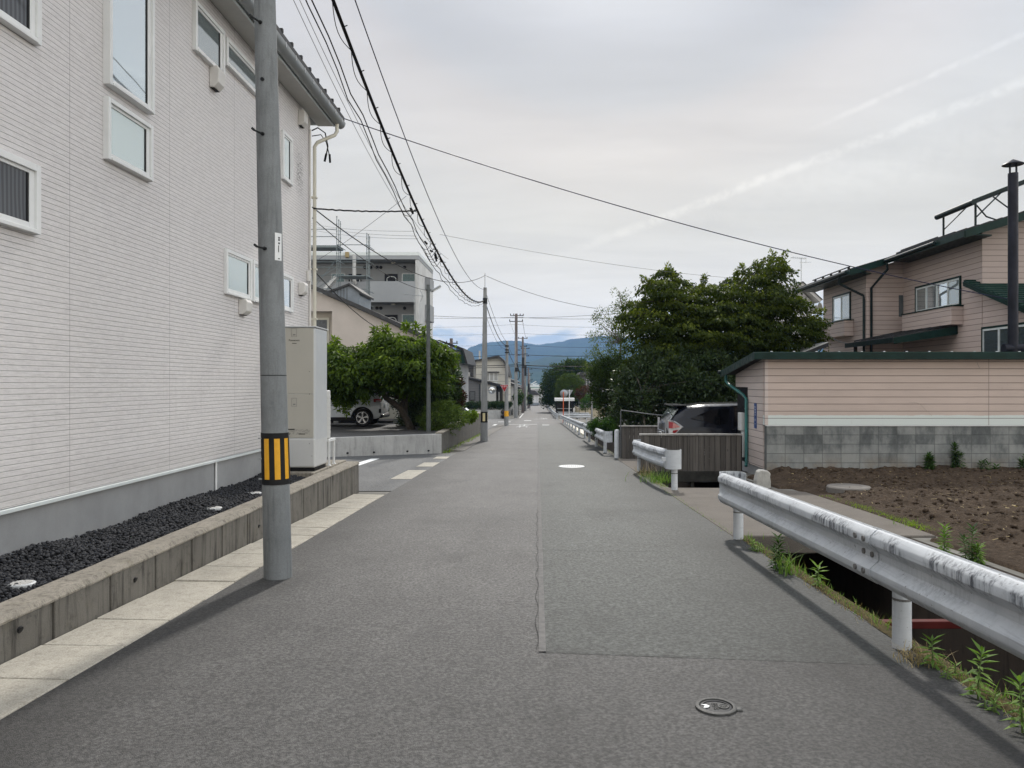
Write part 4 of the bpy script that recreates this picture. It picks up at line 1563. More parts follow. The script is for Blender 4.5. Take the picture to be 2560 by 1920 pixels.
def sweep(name, path, mat, par, prof_of, thick=.006):
    """extrude the corrugated profile along path [(x,y,z)], outward side = left of travel; prof_of(i) gives the section"""
    n = len(path)
    rows = []
    for i, p in enumerate(path):
        a, b = Vector(path[max(0, i - 1)]), Vector(path[min(n - 1, i + 1)])
        t = Vector((b.x - a.x, b.y - a.y, 0)).normalized()
        nl = Vector((-t.y, t.x, 0))
        fr = [Vector(p) + nl * d_ + Vector((0, 0, h)) for d_, h in prof_of(i)]
        bk = [Vector(p) + nl * (d_ - thick) + Vector((0, 0, h)) for d_, h in prof_of(i)]
        rows.append(fr + bk[::-1] + [fr[0]])
    m = MB().sheet(rows)
    k = len(PROF) * 2
    for r in (rows[0], rows[-1]):
        for j in range(len(PROF) - 1):
            m.add([r[j], r[j + 1], r[k - 2 - j], r[k - 1 - j]], [(0, 1, 2, 3)])
    o = m.build(name, mat, par, fix=True)
    me = o.data
    off = origin_of(par)
    at = me.attributes.new('grime', 'FLOAT', 'POINT')
    hs = [q[1] for q in PROF]
    pa = np.array([tuple(p) for p in path])
    vals = []
    for v in me.vertices:
        wv = v.co + off
        j = int(np.argmin((pa[:, 0] - wv.x) ** 2 + (pa[:, 1] - wv.y) ** 2))
        vals.append(float(np.interp(wv.z - pa[j, 2], hs, GRIME)))
    at.data.foreach_set('value', vals)
    me.shade_smooth()
    me.set_sharp_from_angle(angle=R(30))
    return o


def post(par, x, y, z0, z1, r=.057, lean=0):
    m = MB()
    zg = z0
    m.tube([(x, y, zg - .3), (x + lean * .0, y, zg), (x + lean * .5, y, (zg + z1) / 2), (x + lean, y, z1 - .012), (x + lean, y, z1)], [r, r * 1.02, r, r, r * .86], 20)
    o = m.build('post', M['rail'], par, smooth=50)
    if y < 20:
        zz = zg + (z1 - zg) * .46
        MB().lathe([(r + .0005, 0), (r + .0012, .004), (r + .0012, .012), (r + .0005, .016)], (x + lean * .5, y, zz), 20, caps=False).build('rust_ring', M['rail_bolt'], o)
    return o


def bolt(par, x, y, z, r=.019):
    MB().tube([(x + .006, y, z), (x - .009, y, z)], r, 12).build('bolt', M['rail_bolt'], par, smooth=60)


def rail_end(par, path_end, direction, hook):
    pass


def guardrail(label, y0, y1, x, posts, near=None, far=None, bend=0.0, bolts=(), join=None):
    """beam on the road side (-x) of its posts from y0 (near) to y1 (far)"""
    t = thing('guardrail', label, 'guardrail', (x, (y0 + y1) / 2, gz((y0 + y1) / 2)), 'white guardrails beside the ditch')
    xb = x - .085

    def zb(y):
        return gz(y) + .40
    n = max(3, int((y1 - y0) / .5))
    pts = []
    for i in range(n + 1):
        y = y1 + (y0 - y1) * i / n
        xx = xb
        if bend and y < y0 + 2.2:
            xx += bend * ((y0 + 2.2 - y) / 2.2) ** 2
        pts.append((xx, y, zb(y)))
    # travel far -> near, so the left-hand side faces... use reversed travel to face the road
    pts = pts[::-1]
    if join:
        k = min(range(len(pts)), key=lambda i: abs(pts[i][1] - join))
        sweep('beam', pts[:k + 1], M['rail'], t, lambda i: PROF)
        sweep('beam', [(p[0] - .007, p[1], p[2]) for p in ([(pts[k][0], join - .02, zb(join - .02))] + pts[k + 1:])], M['rail'], t, lambda i: PROF)
    else:
        sweep('beam', pts, M['rail'], t, lambda i: PROF)

    def cap(y, sgn, xx):
        # flat sleeve wrapped round the end of the beam and curled back behind the post
        path = [(xx - .004, y - sgn * .20, zb(y)), (xx - .004, y, zb(y)), (xx - .002, y + sgn * .10, zb(y))]
        rr_ = .11
        for i in range(1, 9):
            a = PI / 2 * i / 8 * 2
            path.append((xx + rr_ - rr_ * math.cos(a) - .002, y + sgn * (.10 + rr_ * .75 * math.sin(a)), zb(y)))
        path.append((path[-1][0], y - sgn * .02, zb(y)))
        if sgn < 0:
            path = path[::-1]
        nn = len(path)

        def pf(i):
            j = i if sgn > 0 else nn - 1 - i
            if j == 0:
                f = 1.0
            elif j == 1:
                f = .55
            else:
                f = 0
            return [(a[0] * f + b[0] * (1 - f) + .004, a[1]) for a, b in zip(PROF, FLAT)]
        e = sweep('end_cap', path, M['rail'], t, pf)
        for zz in (.06, .29):
            for yq in (.02, .13):
                bolt(e, xx - .034, y - sgn * yq, zb(y) + zz, .011)
    if far:
        cap(y1, 1, xb)
    if near:
        cap(y0, -1, xb + bend)
    for yq in posts:
        xx = x + .03
        if bend and yq < y0 + 2.2:
            xx += bend * ((y0 + 2.2 - yq) / 2.2) ** 2
        post(t, xx, yq, gz(yq), gz(yq) + .67)
        MB().box(xb - .004, xx - .05, yq - .03, yq + .03, zb(yq) + .14, zb(yq) + .21).build('bracket', M['rail'], t)
    for (yq, hz_) in bolts:
        dd = float(np.interp(hz_, [q[1] for q in PROF[:-2]], [q[0] for q in PROF[:-2]]))
        bolt(t, xb - dd - .009, yq, zb(yq) + hz_)
    return t


JY = 4.98
BL = [(JY + .06, .28), (JY + .06, .175), (JY + .06, .07), (JY + .19, .28), (JY + .19, .175), (JY + .19, .07)]
guardrail('long grime streaked guardrail closest to the camera, beside the soil plot', -3.0, 9.12, 2.30, (8.93, 4.92, .95), far=True, bolts=BL, join=JY)
guardrail('short dented guardrail with a big square end plate before the plank fence', 14.15, 17.9, 2.36, (14.05, 18.0), near=True, far=True, bend=.10)
guardrail('medium guardrail with a black scuff beside the low clipped bush', 24.4, 34.6, 2.2, (25.4, 29.2, 33.2), near=True)
guardrail('long run of guardrail curving up to the far crossing', 36.5, 69.0, 2.2, tuple(37.2 + 4 * i for i in range(8)), near=True, bend=.12)
guardrail('most distant roadside guardrail beyond the crossing', 88, 196, 2.25, tuple(88.6 + 4 * i for i in range(26)))


def cross_rail(label, y, x0, x1):
    t = thing('guardrail', label, 'guardrail', ((x0 + x1) / 2, y, gz(y)), 'guardrails across the side street')
    n = 8
    sweep('beam', [(x1 + (x0 - x1) * i / n, y, gz(y) + .40) for i in range(n + 1)], M['rail'], t, lambda i: PROF)
    q = x0 + .3
    while q < x1:
        post(t, q, y + .06, gz(y), gz(y) + .70)
        q += 2.0


cross_rail('guardrail along the far side of the crossing ditch, facing the camera', 88.0, 2.35, 5.9)
cross_rail('low guardrail along the near side of the crossing, seen end to end', 72.6, 2.3, 5.0)
t = MB().tube([(2.34, 22.7, gz(22.7) - .2), (2.34, 22.7, gz(22.7) + .80), (2.34, 22.7, gz(22.7) + .835), (2.34, 22.7, gz(22.7) + .845)], [.075, .075, .06, .02], 20).build('bollard', M['rail'], smooth=50)
tag(t, 'lone thick white bollard standing at the driveway corner', 'bollard')

# ------------------------------------------------------------------ plank fences either side of the driveway


def plank_fence(label, y, x0, x1, ztop, zbot, beam):
    t = thing('plank_fence', label, 'fence', ((x0 + x1) / 2, y, zbot), 'weathered plank fences')
    m = MB()
    x = x0
    while x < x1 - .02:
        wd = random.uniform(.10, .14)
        m.box(x + .003, min(x + wd, x1), y, y + .02 + random.uniform(0, .006), zbot, ztop - random.uniform(.0, .006))
        x += wd + .004
    m.build('boards', M['wood'], t, bevel=.002)
    MB().box(x0 - .03, x1 + .02, y - .03, y + .08, ztop + .001, ztop + .04).build('cap_rail', M['wood_cap'], t, bevel=.006)
    MB().box(x0 - .02, x1 + .02, y + .03, y + .07, ztop - .25, ztop - .17).build('rail', M['wood_dark'], t)
    if beam:
        MB().box(x0 - .03, x1 + .03, y - .015, y + .10, zbot - beam, zbot - .002).build('sill_beam', M['wood_dark'], t, bevel=.01)
    for xx in (x0 + .03, (x0 + x1) / 2, x1 - .05):
        MB().box(xx, xx + .08, y + .028, y + .1, zbot - .5, ztop - .01).build('post', M['wood_dark'], t)
    return t


plank_fence('weathered plank fence closest to the camera, in front of the black car', 17.6, 2.36, 4.66, .355, -.46, .25)
plank_fence('weathered plank fence beyond the black car, carrying a grey pipe rail', 22.55, 2.42, 5.4, .27, -.92, .06)
pr = thing('pipe_rail', 'grey pipe handrail rising above the farther plank fence', 'handrail', (2.45, 22.5, -.7))
MB().tube([(2.43, 22.49, -1.3), (2.43, 22.49, .74)], .018, 10).build('post', M['pole_dark'], pr, smooth=50)
MB().tube([(2.43, 22.49, .76), (3.2, 22.2, .66), (4.3, 21.9, .56)], .016, 10).build('rail', M['pole_dark'], pr, smooth=50)

# ------------------------------------------------------------------ pink garage on a block wall
GX0, GY0 = 4.88, 16.5
gar = thing('pink_shed', 'low pink clapboard shed on a stained block base beside the soil plot', 'shed', (7.5, 17.5, -.4))
MB().box(GX0 + .03, 13.5, GY0, GY0 + .16, -.75, .63).build('block_wall', M['blocks'], gar, bevel=.004)
MB().box(GX0 + .0, 13.5, GY0 - .012, GY0 + .15, .645, 2.09).build('front_wall', M['pink'], gar)
MB().box(GX0 - .006, GX0 + .06, GY0 - .018, GY0 + .03, .65, 2.06).build('corner_board', M['pink_side'], gar)
MB().box(GX0 + .005, 13.5, GY0 - .018, GY0 + .02, .631, .646).build('trim', M['white'], gar)
m = MB()
m.box(GX0, GX0 + .12, GY0 + .16, 17.86, -.30, 1.46)
m.prism([(GY0 + .16, 1.46), (18.95, 1.46), (18.95, 1.77), (GY0 + .16, 2.09)], 'x', GX0, GX0 + .12)
m.build('side_wall', M['pink_side'], gar)
MB().box(GX0 + .02, GX0 + .2, GY0 + .161, 19.0, -.75, -.31).build('side_base', M['found'], gar)
MB().box(GX0 + .12, 13.5, 18.85, 19.0, -.7, 1.7).build('rear_wall', M['pink_side'], gar)
MB().box(GX0 + .03, GX0 + .09, 17.9, 18.9, -.5, 1.45).build('door_opening', M['black'], gar)
MB().box(GX0 + .0, GX0 + .06, 17.865, 17.90, -.3, 1.46).build('door_frame', M['wood_dark'], gar)
ri, rj = 2.10, 1.80
rf = MB().prism([(GY0 - .22, 2.18), (GY0 - .22, 2.215), (19.25, 1.86), (19.25, 1.82)], 'x', GX0 - .30, 13.8).build('roof', M['green_metal'], gar)
MB().box(GX0 - .30, 13.8, GY0 - .245, GY0 - .222, 2.055, 2.20).build('fascia', M['green_trim'], gar, bevel=.004)
MB().prism([(GY0 - .22, 2.055), (GY0 - .22, 2.18), (19.25, 1.82), (19.25, 1.70)], 'x', GX0 - .298, GX0 - .272).build('verge_board', M['green_trim'], gar)
MB().prism([(GY0 - .22, 2.12), (GY0 - .22, 2.178), (19.2, 1.818), (19.2, 1.76)], 'x', GX0 - .27, 13.7).build('soffit', M['wood_dark'], gar)
x = GX0 + .1
while x < 12:
    MB().tube([(x, GY0 - .12, 2.195), (x, GY0 - .12, 2.232)], [.032, .022], 10).build('roof_screw', M['alu'], rf)
    x += .48
MB().tube([(GX0 - .15, 19.32, 1.83), (GX0 - .15, 19.32, 1.60), (GX0 - .12, 19.2, 1.53), (GX0 - .06, 18.0, 1.27), (GX0 - .05, 17.80, 1.19), (GX0 - .05, 17.80, -.26), (GX0 - .08, 17.72, -.36)], .036, 12).build('downpipe', M['green_pipe'], gar, smooth=50)
MB().tube([(GX0 - .35, 19.32, 1.82), (13.5, 19.32, 1.82)], .05, 10).build('gutter', M['gutter_dark'], gar, smooth=50)
m = MB()
for zz in (.2, .95):
    m.box(GX0 - .09, GX0, 17.79, 17.81, zz, zz + .02)
m.build('pipe_clip', M['galv'], gar)
MB().box(GX0 - .14, GX0 - .045, 17.93, 18.22, .44, .86).build('meter_box', M['util_box'], gar, bevel=.015)
MB().box(GX0 - .10, GX0 - .02, 17.93, 18.10, -.18, .43).build('cable_box', M['util_box'], gar, bevel=.01)
# street plate: white characters too small to read on blue
a = PX(1887.0, 1008, GX0)
b = PX(1891.8, 1071, GX0)
pl = MB().box(GX0 - .012, GX0 - .002, b.y - .01, a.y + .02, b.z + .0, a.z).build('address_plate', M['blue_sign'], gar, bevel=.004)
yc = (b.y + a.y + .01) / 2
hh = a.z - b.z
for f, s_ in ((.84, .05), (.735, .045), (.63, .05), (.53, .04), (.335, .05), (.30, .03), (.17, .025)):
    m = MB()
    zc = b.z + hh * f
    for dz in (-.3, .1, .45):
        m.box(GX0 - .0145, GX0 - .0125, yc - .02, yc + .02, zc + dz * s_ * .7, zc + dz * s_ * .7 + s_ * .16)
    m.box(GX0 - .0148, GX0 - .0125, yc - .004, yc + .004, zc - s_ * .4, zc + s_ * .5)
    m.build('plate_mark', M['white'], pl)
# crawling creeper stains / cracks on the boards
m = MB()
pts = [PY(u, v, GY0 - .014) for u, v in ((2273, 1005), (2292, 1007), (2298, 1009), (2312, 1022), (2330, 1040))]
m.tube(pts, .003, 5)
m.build('crack', M['stucco_shade'], gar)
m = MB()
pts = [PY(u, v, GY0 - .014) for u, v in ((2442, 904), (2445, 912), (2449, 920))]
m.tube(pts, .004, 5)
m.build('crack', M['ink_grey'], gar)
t = thing('marker_stone', 'rough grey boundary stone at the shed corner behind the concrete slab', 'stone', (4.28, 14.75, gz(14.7)))
prof = [(4.16, -.9), (4.16, -.30), (4.20, -.14), (4.25, -.105), (4.38, -.115), (4.435, -.17), (4.425, -.24), (4.44, -.32), (4.415, -.9)]
MB().prism(prof, 'y', 14.62, 14.84).build('stone', M['stone'], t, bevel=.02)
t = thing('chamber_lid', 'round brown concrete chamber lid half sunk in the soil', 'lid', (5.42, 13.4, -.35))
MB().lathe([(.37, -.25), (.37, .10), (.35, .12), (0, .122)], (5.42, 13.4, -.36), 40).build('lid', M['lid'], t, smooth=40)
MB().lathe([(.20, .1225), (.21, .128), (.22, .1225)], (5.42, 13.4, -.36), 40, caps=False).build('lid_ring', M['lid'], t, smooth=40)

# ------------------------------------------------------------------ manhole covers in the road
c0 = PG(1790, 1770)
t = thing('valve_cover', 'small round cast iron valve cover set in the asphalt near the camera', 'manhole cover', c0)
r0 = .105
MB().lathe([(r0, -.02), (r0, .012), (r0 - .008, .015), (r0 - .020, .014), (r0 - .022, .004), (r0 - .022, -.01)], c0, 40, caps=False).build('frame', M['iron'], t, smooth=30)
MB().box(c0.x + r0 - .012, c0.x + r0 + .022, c0.y - .05, c0.y + .0, c0.z - .02, c0.z + .012).build('hinge', M['iron'], t, bevel=.008)
MB().lathe([(r0 - .024, -.01), (r0 - .024, .008), (r0 - .03, .010), (r0 - .037, .010), (r0 - .039, .006), (0, .006)], c0, 40).build('lid', M['iron_dark'], t, smooth=30)
MB().prism([(c0.x - .075, c0.y + .022), (c0.x - .045, c0.y + .018), (c0.x - .032, c0.y), (c0.x - .045, c0.y - .018), (c0.x - .068, c0.y - .02), (c0.x - .06, c0.y), (c0.x - .05, c0.y + .002)], 'z', c0.z + .0065, c0.z + .011).build('key_hole', M['galv'], t)
for i, ch in enumerate('仕切弁'):
    lettering('lettering', ch, .026, M['iron'], t, (c0.x - .002, c0.y + .030 - i * .028, c0.z + .0075), Matrix.Rotation(0, 3, 'Z'), .0015, sx=1.25)
MB().lathe([(.030, .0065), (.028, .011), (.022, .011), (.020, .0075), (0, .0075)], c0 + Vector((.038, 0, 0)), 24).build('emblem_ring', M['iron'], t, smooth=30)
for k in range(6):
    a = k * PI / 3
    q = c0 + Vector((.038, 0, .0078))
    MB().bar(q + Vector((math.cos(a), math.sin(a), 0)) * .004, q + Vector((math.cos(a), math.sin(a), 0)) * .016, .005, .004).build('emblem_petal', M['iron'], t)
c1 = PG(1429, 1167)
t = thing('manhole_cover', 'round white painted manhole cover in the greenish asphalt', 'manhole cover', c1)
r1 = .33
z1 = .010
tilt = Vector((0, 0, .006))
MB().lathe([(r1, -.02), (r1, z1), (r1 - .012, z1 + .003), (r1 - .03, z1 + .003), (0, z1 + .002)], c1 + tilt, 48).build('cover', M['cap_white'], t, smooth=30)
m = MB()
for i in range(-5, 6):
    for j in range(-5, 6):
        if (i * i + j * j) < 26 and (i + j) % 2 == 0:
            xx, yy_ = c1.x + i * .05, c1.y + j * .05
            m.box(xx - .014, xx + .014, yy_ - .008, yy_ + .008, c1.z + .018, c1.z + .0215)
m.build('tread_pattern', M['ink_grey'], t)

# ------------------------------------------------------------------ pink two storey house
ph = thing('pink_house', 'two storey pink clapboard house with dark green eaves behind the shed', 'house', (15, 25, -.7))
Yb, Yn, Yf, AX, CX = 28.0, 23.03, 32.2, 13.31, 11.96


def roof_z(x):
    return 5.55 + .30 * (x - 11.2)


m = MB()
m.prism([(CX, -1), (16.5, -1), (16.5, roof_z(16.5) - .12), (CX, roof_z(CX) - .12)], 'y', Yb, Yf)
m.build('rear_wing_wall', M['pink_house'], ph)
m = MB()
m.prism([(AX, -1), (22, -1), (22, 7.0), (17.2, roof_z(17.2) - .12), (AX, roof_z(AX) - .12)], 'y', Yn, Yb - .002)
m.build('wall', M['pink_house'], ph)
MB().box(AX + .003, 22, 20.36, Yn - .004, -1, 3.3).build('lean_to_wall', M['pink_house'], ph)
# roofs: one slope facing the street, stepped in plan
rt = .11
roof1 = MB().prism([(11.2, roof_z(11.2)), (11.2, roof_z(11.2) + rt), (17.2, roof_z(17.2) + rt), (17.2, roof_z(17.2))], 'y', Yb - .5, 33.3).build('roof', M['roof_black'], ph)
roof2 = MB().prism([(12.5, roof_z(12.5)), (12.5, roof_z(12.5) + rt), (17.2, roof_z(17.2) + rt), (23, 5.6 + rt), (23, 5.6), (17.2, roof_z(17.2))], 'y', Yn - .55, Yb - .51).build('roof', M['roof_black'], ph)
for (x0, x1, yy_) in ((11.19, 12.52, Yb - .53), (12.49, 17.2, Yn - .58)):
    MB().prism([(x0, roof_z(x0) - .14), (x1, roof_z(x1) - .14), (x1, roof_z(x1) + rt * .8), (x0, roof_z(x0) + rt * .8)], 'y', yy_, yy_ + .028).build('verge_board', M['green_trim'], ph)
MB().box(11.15, 11.19, Yb - .52, 33.3, roof_z(11.2) - .12, roof_z(11.2) + .07).build('fascia', M['green_trim'], ph)
MB().box(12.45, 12.49, Yn - .57, Yb - .51, roof_z(12.5) - .12, roof_z(12.5) + .07).build('fascia', M['green_trim'], ph)
MB().tube([(11.09, Yb - .3, roof_z(11.2) - .01), (11.09, 33.3, roof_z(11.2) - .03)], .055, 10).build('gutter', M['gutter_dark'], ph, smooth=50)
MB().tube([(12.39, Yn + 1.0, roof_z(12.5) - .01), (12.39, Yb - .55, roof_z(12.5) - .03)], .055, 10).build('gutter', M['gutter_dark'], ph, smooth=50)
MB().prism([(11.22, roof_z(11.22) - .01), (CX, roof_z(11.22) - .06), (CX, roof_z(11.22) - .09), (11.22, roof_z(11.22) - .05)], 'y', Yb - .45, 33.2).build('soffit', M['green_trim'], ph)
MB().prism([(12.52, roof_z(12.52) - .01), (AX, roof_z(12.52) - .04), (AX, roof_z(12.52) - .08), (12.52, roof_z(12.52) - .05)], 'y', Yn - .5, Yb - .5).build('soffit', M['green_trim'], ph)
# snow guards: a long bar with small feet along each eave
for rf_, x0, ya, yb_ in ((roof1, 11.45, 28.2, 32.0), (roof2, 12.9, 24.8, 27.3)):
    m = MB()
    zz = roof_z(x0) + rt
    m.bar((x0, ya, zz + .09), (x0, yb_, zz + .09), .04, .035)
    q = ya + .1
    while q < yb_:
        m.box(x0 - .03, x0 + .05, q, q + .06, zz - .01, zz + .075)
        q += .85
    m.build('snow_guard', M['roof_black'], rf_)
m = MB()
for i in range(9):
    q = 12.7 + i * .36
    m.bar((q, 23.4, roof_z(q) + rt + .03), (q, 27.2, roof_z(q) + rt + .03), .05, .05)
m.build('roof_batten', M['roof_black'], roof2)
MB().tube([(11.09, Yb + .3, 5.45), (11.12, Yb + .3, 5.2), (CX - .06, Yb + .1, 4.75), (CX - .06, Yb + .06, 4.6), (CX - .06, Yb + .06, -.6)], .045, 10).build('downpipe', M['gutter_dark'], ph, smooth=50)
MB().tube([(12.39, Yb - .7, 5.85), (12.42, Yb - .7, 5.6), (CX + .16, Yb - .07, 5.0), (CX + .16, Yb - .07, -.6)], .045, 10).build('downpipe', M['gutter_dark'], ph, smooth=50)


def bay(y0, y1, xw, xf, z0, z1):
    b = MB().box(xf, xw, y0, y1, z0, z1).build('window_box', M['pink_house'], ph, bevel=.01)
    MB().box(xf - .03, xw, y0 - .03, y1 + .03, z1 + .001, z1 + .035).build('box_cap', M['green_trim'], b)


bay(29.1, 32.1, CX - .002, 11.6, 3.35, 3.93)
bay(24.05, 27.3, AX - .002, 12.93, 3.39, 3.96)


def side_window(x, y0, y1, z0, z1, cols, mats):
    fr = MB()
    fr.box(x - .05, x - .001, y0, y0 + .06, z0, z1)
    fr.box(x - .05, x - .001, y1 - .06, y1, z0, z1)
    fr.box(x - .05, x - .001, y0 + .06, y1 - .06, z1 - .06, z1)
    fr.box(x - .05, x - .001, y0 + .06, y1 - .06, z0, z0 + .05)
    f = fr.build('window', M['green_trim'], ph)
    ys = [y0 + .06 + (y1 - y0 - .12) * i / cols for i in range(cols + 1)]
    for i in range(cols):
        a, b = ys[i], ys[i + 1]
        s = MB()
        s.box(x - .04, x - .002, a + .001, a + .035, z0 + .05, z1 - .06)
        s.box(x - .04, x - .002, b - .035, b - .001, z0 + .05, z1 - .06)
        s.box(x - .04, x - .002, a + .035, b - .035, z1 - .12, z1 - .061)
        s.box(x - .04, x - .002, a + .035, b - .035, z0 + .051, z0 + .09)
        s.build('sash', M['alu_pale'], f)
        MB().box(x - .02, x - .002, a + .035, b - .035, z0 + .09, z1 - .12).build('pane', mats[i % len(mats)], f)


side_window(CX, 29.35, 31.1, 3.97, 5.05, 2, [M['glass_mid'], M['glass'], ])
side_window(AX, 24.15, 27.05, 4.0, 4.93, 4, [M['glass_mid'], M['glass'], M['glass'], M['glass_mid']])
side_window(AX, 20.5, 23.0, 2.28, 3.22, 3, [M['glass_dark'], M['glass_dark'], M['glass_dark']])
MB().box(CX + .35, AX - .1, Yb - .012, Yb - .003, 3.9, 5.0).build('recess_shade', M['pink_house'], ph)
MB().box(AX - .17, AX - .02, Yb - .03, Yb - .013, 3.97, 4.75).build('narrow_window', M['glass_dark'], ph)
# lean-to roof of ribbed green metal
m = MB()
m.prism([(Yn + .45, 4.70), (Yn + .45, 4.64), (20.3, 3.46), (20.3, 3.52)], 'x', 13.0, 22)
for i in range(1, 14):
    yy_ = 20.3 + i * .235
    zz = 3.52 + (yy_ - 20.3) * 1.18 / 3.18
    m.prism([(yy_, zz - .01), (yy_ + .06, zz + .012), (yy_ + .05, zz + .05), (yy_ - .01, zz + .035)], 'x', 13.0, 22)
m.build('lean_to_roof', M['green_metal'], ph)
MB().prism([(Yn + .45, 4.64), (Yn + .45, 4.52), (20.3, 3.33), (20.3, 3.46)], 'x', 12.98, 13.01).build('verge_board', M['green_trim'], ph)
m = MB()
m.prism([(Yn - .002, 4.36), (Yn - .002, 3.301), (20.37, 3.301), (20.37, 3.33)], 'x', AX + .01, 22)
m.build('lean_to_gable', M['pink_house'], ph)
# porch roof over the entrance
m = MB()
m.prism([(11.3, 2.92), (11.3, 3.0), (AX, 3.38), (AX, 3.28)], 'y', 24.4, 28.2)
pc_ = m.build('porch_roof', M['roof_black'], ph)
MB().box(11.26, 11.30, 24.38, 28.2, 2.84, 3.0).build('fascia', M['gutter_dark'], pc_)
MB().prism([(11.3, 2.80), (AX, 3.1), (AX, 3.36), (11.3, 3.0)], 'y', 24.36, 24.395).build('verge_board', M['green_trim'], pc_)
m = MB()
for q in np.arange(24.7, 28.2, .6):
    m.bar((11.4, q, 3.06), (AX - .1, q, 3.43), .04, .05)
m.build('roof_seam', M['roof_black'], pc_)
MB().box(11.5, 11.6, 27.9, 28.0, -1, 2.93).build('porch_post', M['wood_dark'], ph)
MB().tube([(11.58, 30.4, 3.36), (11.6, 29.6, 3.15), (11.5, 28.4, 3.0)], .018, 6).build('drain_hose', M['cable_grey'], ph)

# stove pipe
ch = thing('stove_pipe', 'tall black stove chimney pipe with a conical rain hat', 'chimney', (12.3, 20.0, 2.0))
CXX, CY = 12.3, 19.9
MB().tube([(CXX, CY, 2.36), (CXX, CY, 6.98)], .12, 24).build('pipe', M['chimney'], ch, smooth=50)
MB().tube([(CXX - .25, CY, 2.45), (CXX + 1.5, CY, 2.45)], .12, 20).build('elbow', M['chimney'], ch, smooth=50)
MB().lathe([(.26, 7.2), (.25, 7.215), (.02, 7.34), (0, 7.345)], (CXX, CY, 0), 28).build('rain_hat', M['chimney'], ch, smooth=50)
for a in (.3, 1.9, 3.5, 5.1):
    MB().box(CXX + .10 * math.cos(a) - .012, CXX + .10 * math.cos(a) + .012, CY + .10 * math.sin(a) - .012, CY + .10 * math.sin(a) + .012, 6.9, 7.22).build('hat_strut', M['chimney'], ch)
# solar water heater on the ridge
sh = thing('solar_heater', 'solar hot water panel on a steel stand above the pink house roof', 'solar heater', (14.5, 24.5, 6.6))
m = MB()
m.prism([(13.62, 7.16), (13.62, 7.30), (17.0, 8.62), (17.0, 8.48)], 'y', 24.0, 26.2)
m.build('panel', M['gutter_dark'], sh, bevel=.02)
MB().prism([(13.68, 7.325), (13.68, 7.335), (16.9, 8.592), (16.9, 8.582)], 'y', 24.1, 26.1).build('pane', M['glass'], sh)
MB().tube([(13.60, 23.97, 7.2), (13.60, 26.2, 7.2)], .09, 14).build('header_pipe', M['gutter_dark'], sh, smooth=50)
for yq in (24.1, 26.0):
    MB().bar((13.72, yq, roof_z(13.72)), (13.72, yq, 7.2), .05, .05).build('leg', M['gutter_dark'], sh)
    MB().bar((16.2, yq, roof_z(16.2) - .1), (16.2, yq, 8.2), .05, .05).build('leg', M['gutter_dark'], sh)
    MB().bar((13.74, yq, 6.75), (14.5, yq, 7.5), .035, .035).build('brace', M['gutter_dark'], sh)
    MB().bar((15.4, yq, 7.85), (16.15, yq, 7.3), .035, .035).build('brace', M['gutter_dark'], sh)
MB().tube([(13.7, 24.0, 7.1), (14.0, 24.0, 6.75), (14.6, 24.0, 6.55), (15.3, 24.0, roof_z(15.3) + .12)], .025, 8).build('hose', M['gutter_dark'], sh)

# ------------------------------------------------------------------ white gabled house farther back, with dish and aerial
wh = thing('white_gabled_house', 'small white gabled house peeping out behind the maple', 'house', (15.5, 46, 0))
Yw = 45.0


def q_(u, v, Y=Yw):
    p = PY(u, v, Y)
    return (p.x, p.z)


MB().prism([q_(1930, 850), q_(2027, 850), q_(2027, 752), q_(1999, 722), q_(1930, 790)], 'y', Yw, Yw + 6).build('wall', M['white_boards'], wh)
MB().prism([q_(1998, 708), q_(2046, 752), q_(2041, 758), q_(1998, 719), q_(1925, 785), q_(1922, 776)], 'y', Yw - .6, Yw + 6.3).build('roof', M['house_white'], wh)
MB().prism([q_(1998, 706.5), q_(2047, 751.5), q_(2046, 753), q_(1998, 709), q_(1923, 776), q_(1921.5, 774)], 'y', Yw - .65, Yw + 6.4).build('roof_edge', M['roof_black'], wh)
MB().prism([q_(2033, 765), q_(2046, 778), q_(2043, 782), q_(2033, 775)], 'y', Yw - .6, Yw + 6.2).build('lower_roof', M['house_white'], wh)
a0, a1 = PY(2003, 705, Yw + .5), PY(2003, 646, Yw + .5)
an = thing('tv_aerial', 'thin television aerial on a mast above the white gabled house', 'aerial', a0)
MB().tube([a0 - Vector((0, 0, .6)), a1], .02, 6).build('mast', M['galv'], an)
m = MB()
m.tube([a1 + Vector((-.62, 0, .06)), a1 + Vector((.3, 0, -.02))], .012, 5)
for i in range(7):
    q = a1 + Vector((-.55 + i * .13, 0, .05 - i * .01))
    m.tube([q - Vector((0, .35, 0)), q + Vector((.03, .35, 0))], .008, 5)
m.tube([a1 + Vector((-.1, 0, -.25)), a1 + Vector((.6, 0, -.22))], .01, 5)
m.tube([a1 + Vector((.28, 0, -.3)), a1 + Vector((.28, 0, .25))], .01, 5)
m.build('antenna', M['galv'], an)
ds = thing('satellite_dish', 'round pale satellite dish at the far corner of the pink house', 'satellite dish', (12.0, 32.5, 4.2))
dc = PY(2050, 772, 32.5)
MB().lathe([(.02, .08), (.15, .06), (.24, .02), (.27, -.02), (.255, -.02), (.14, .045), (.0, .065)], dc, 24, axis='x').build('dish', M['cream_shed'], ds, smooth=50)
MB().tube([dc + Vector((.05, 0, -.05)), dc + Vector((.25, 0, -.1))], .03, 8).build('arm', M['black'], ds)
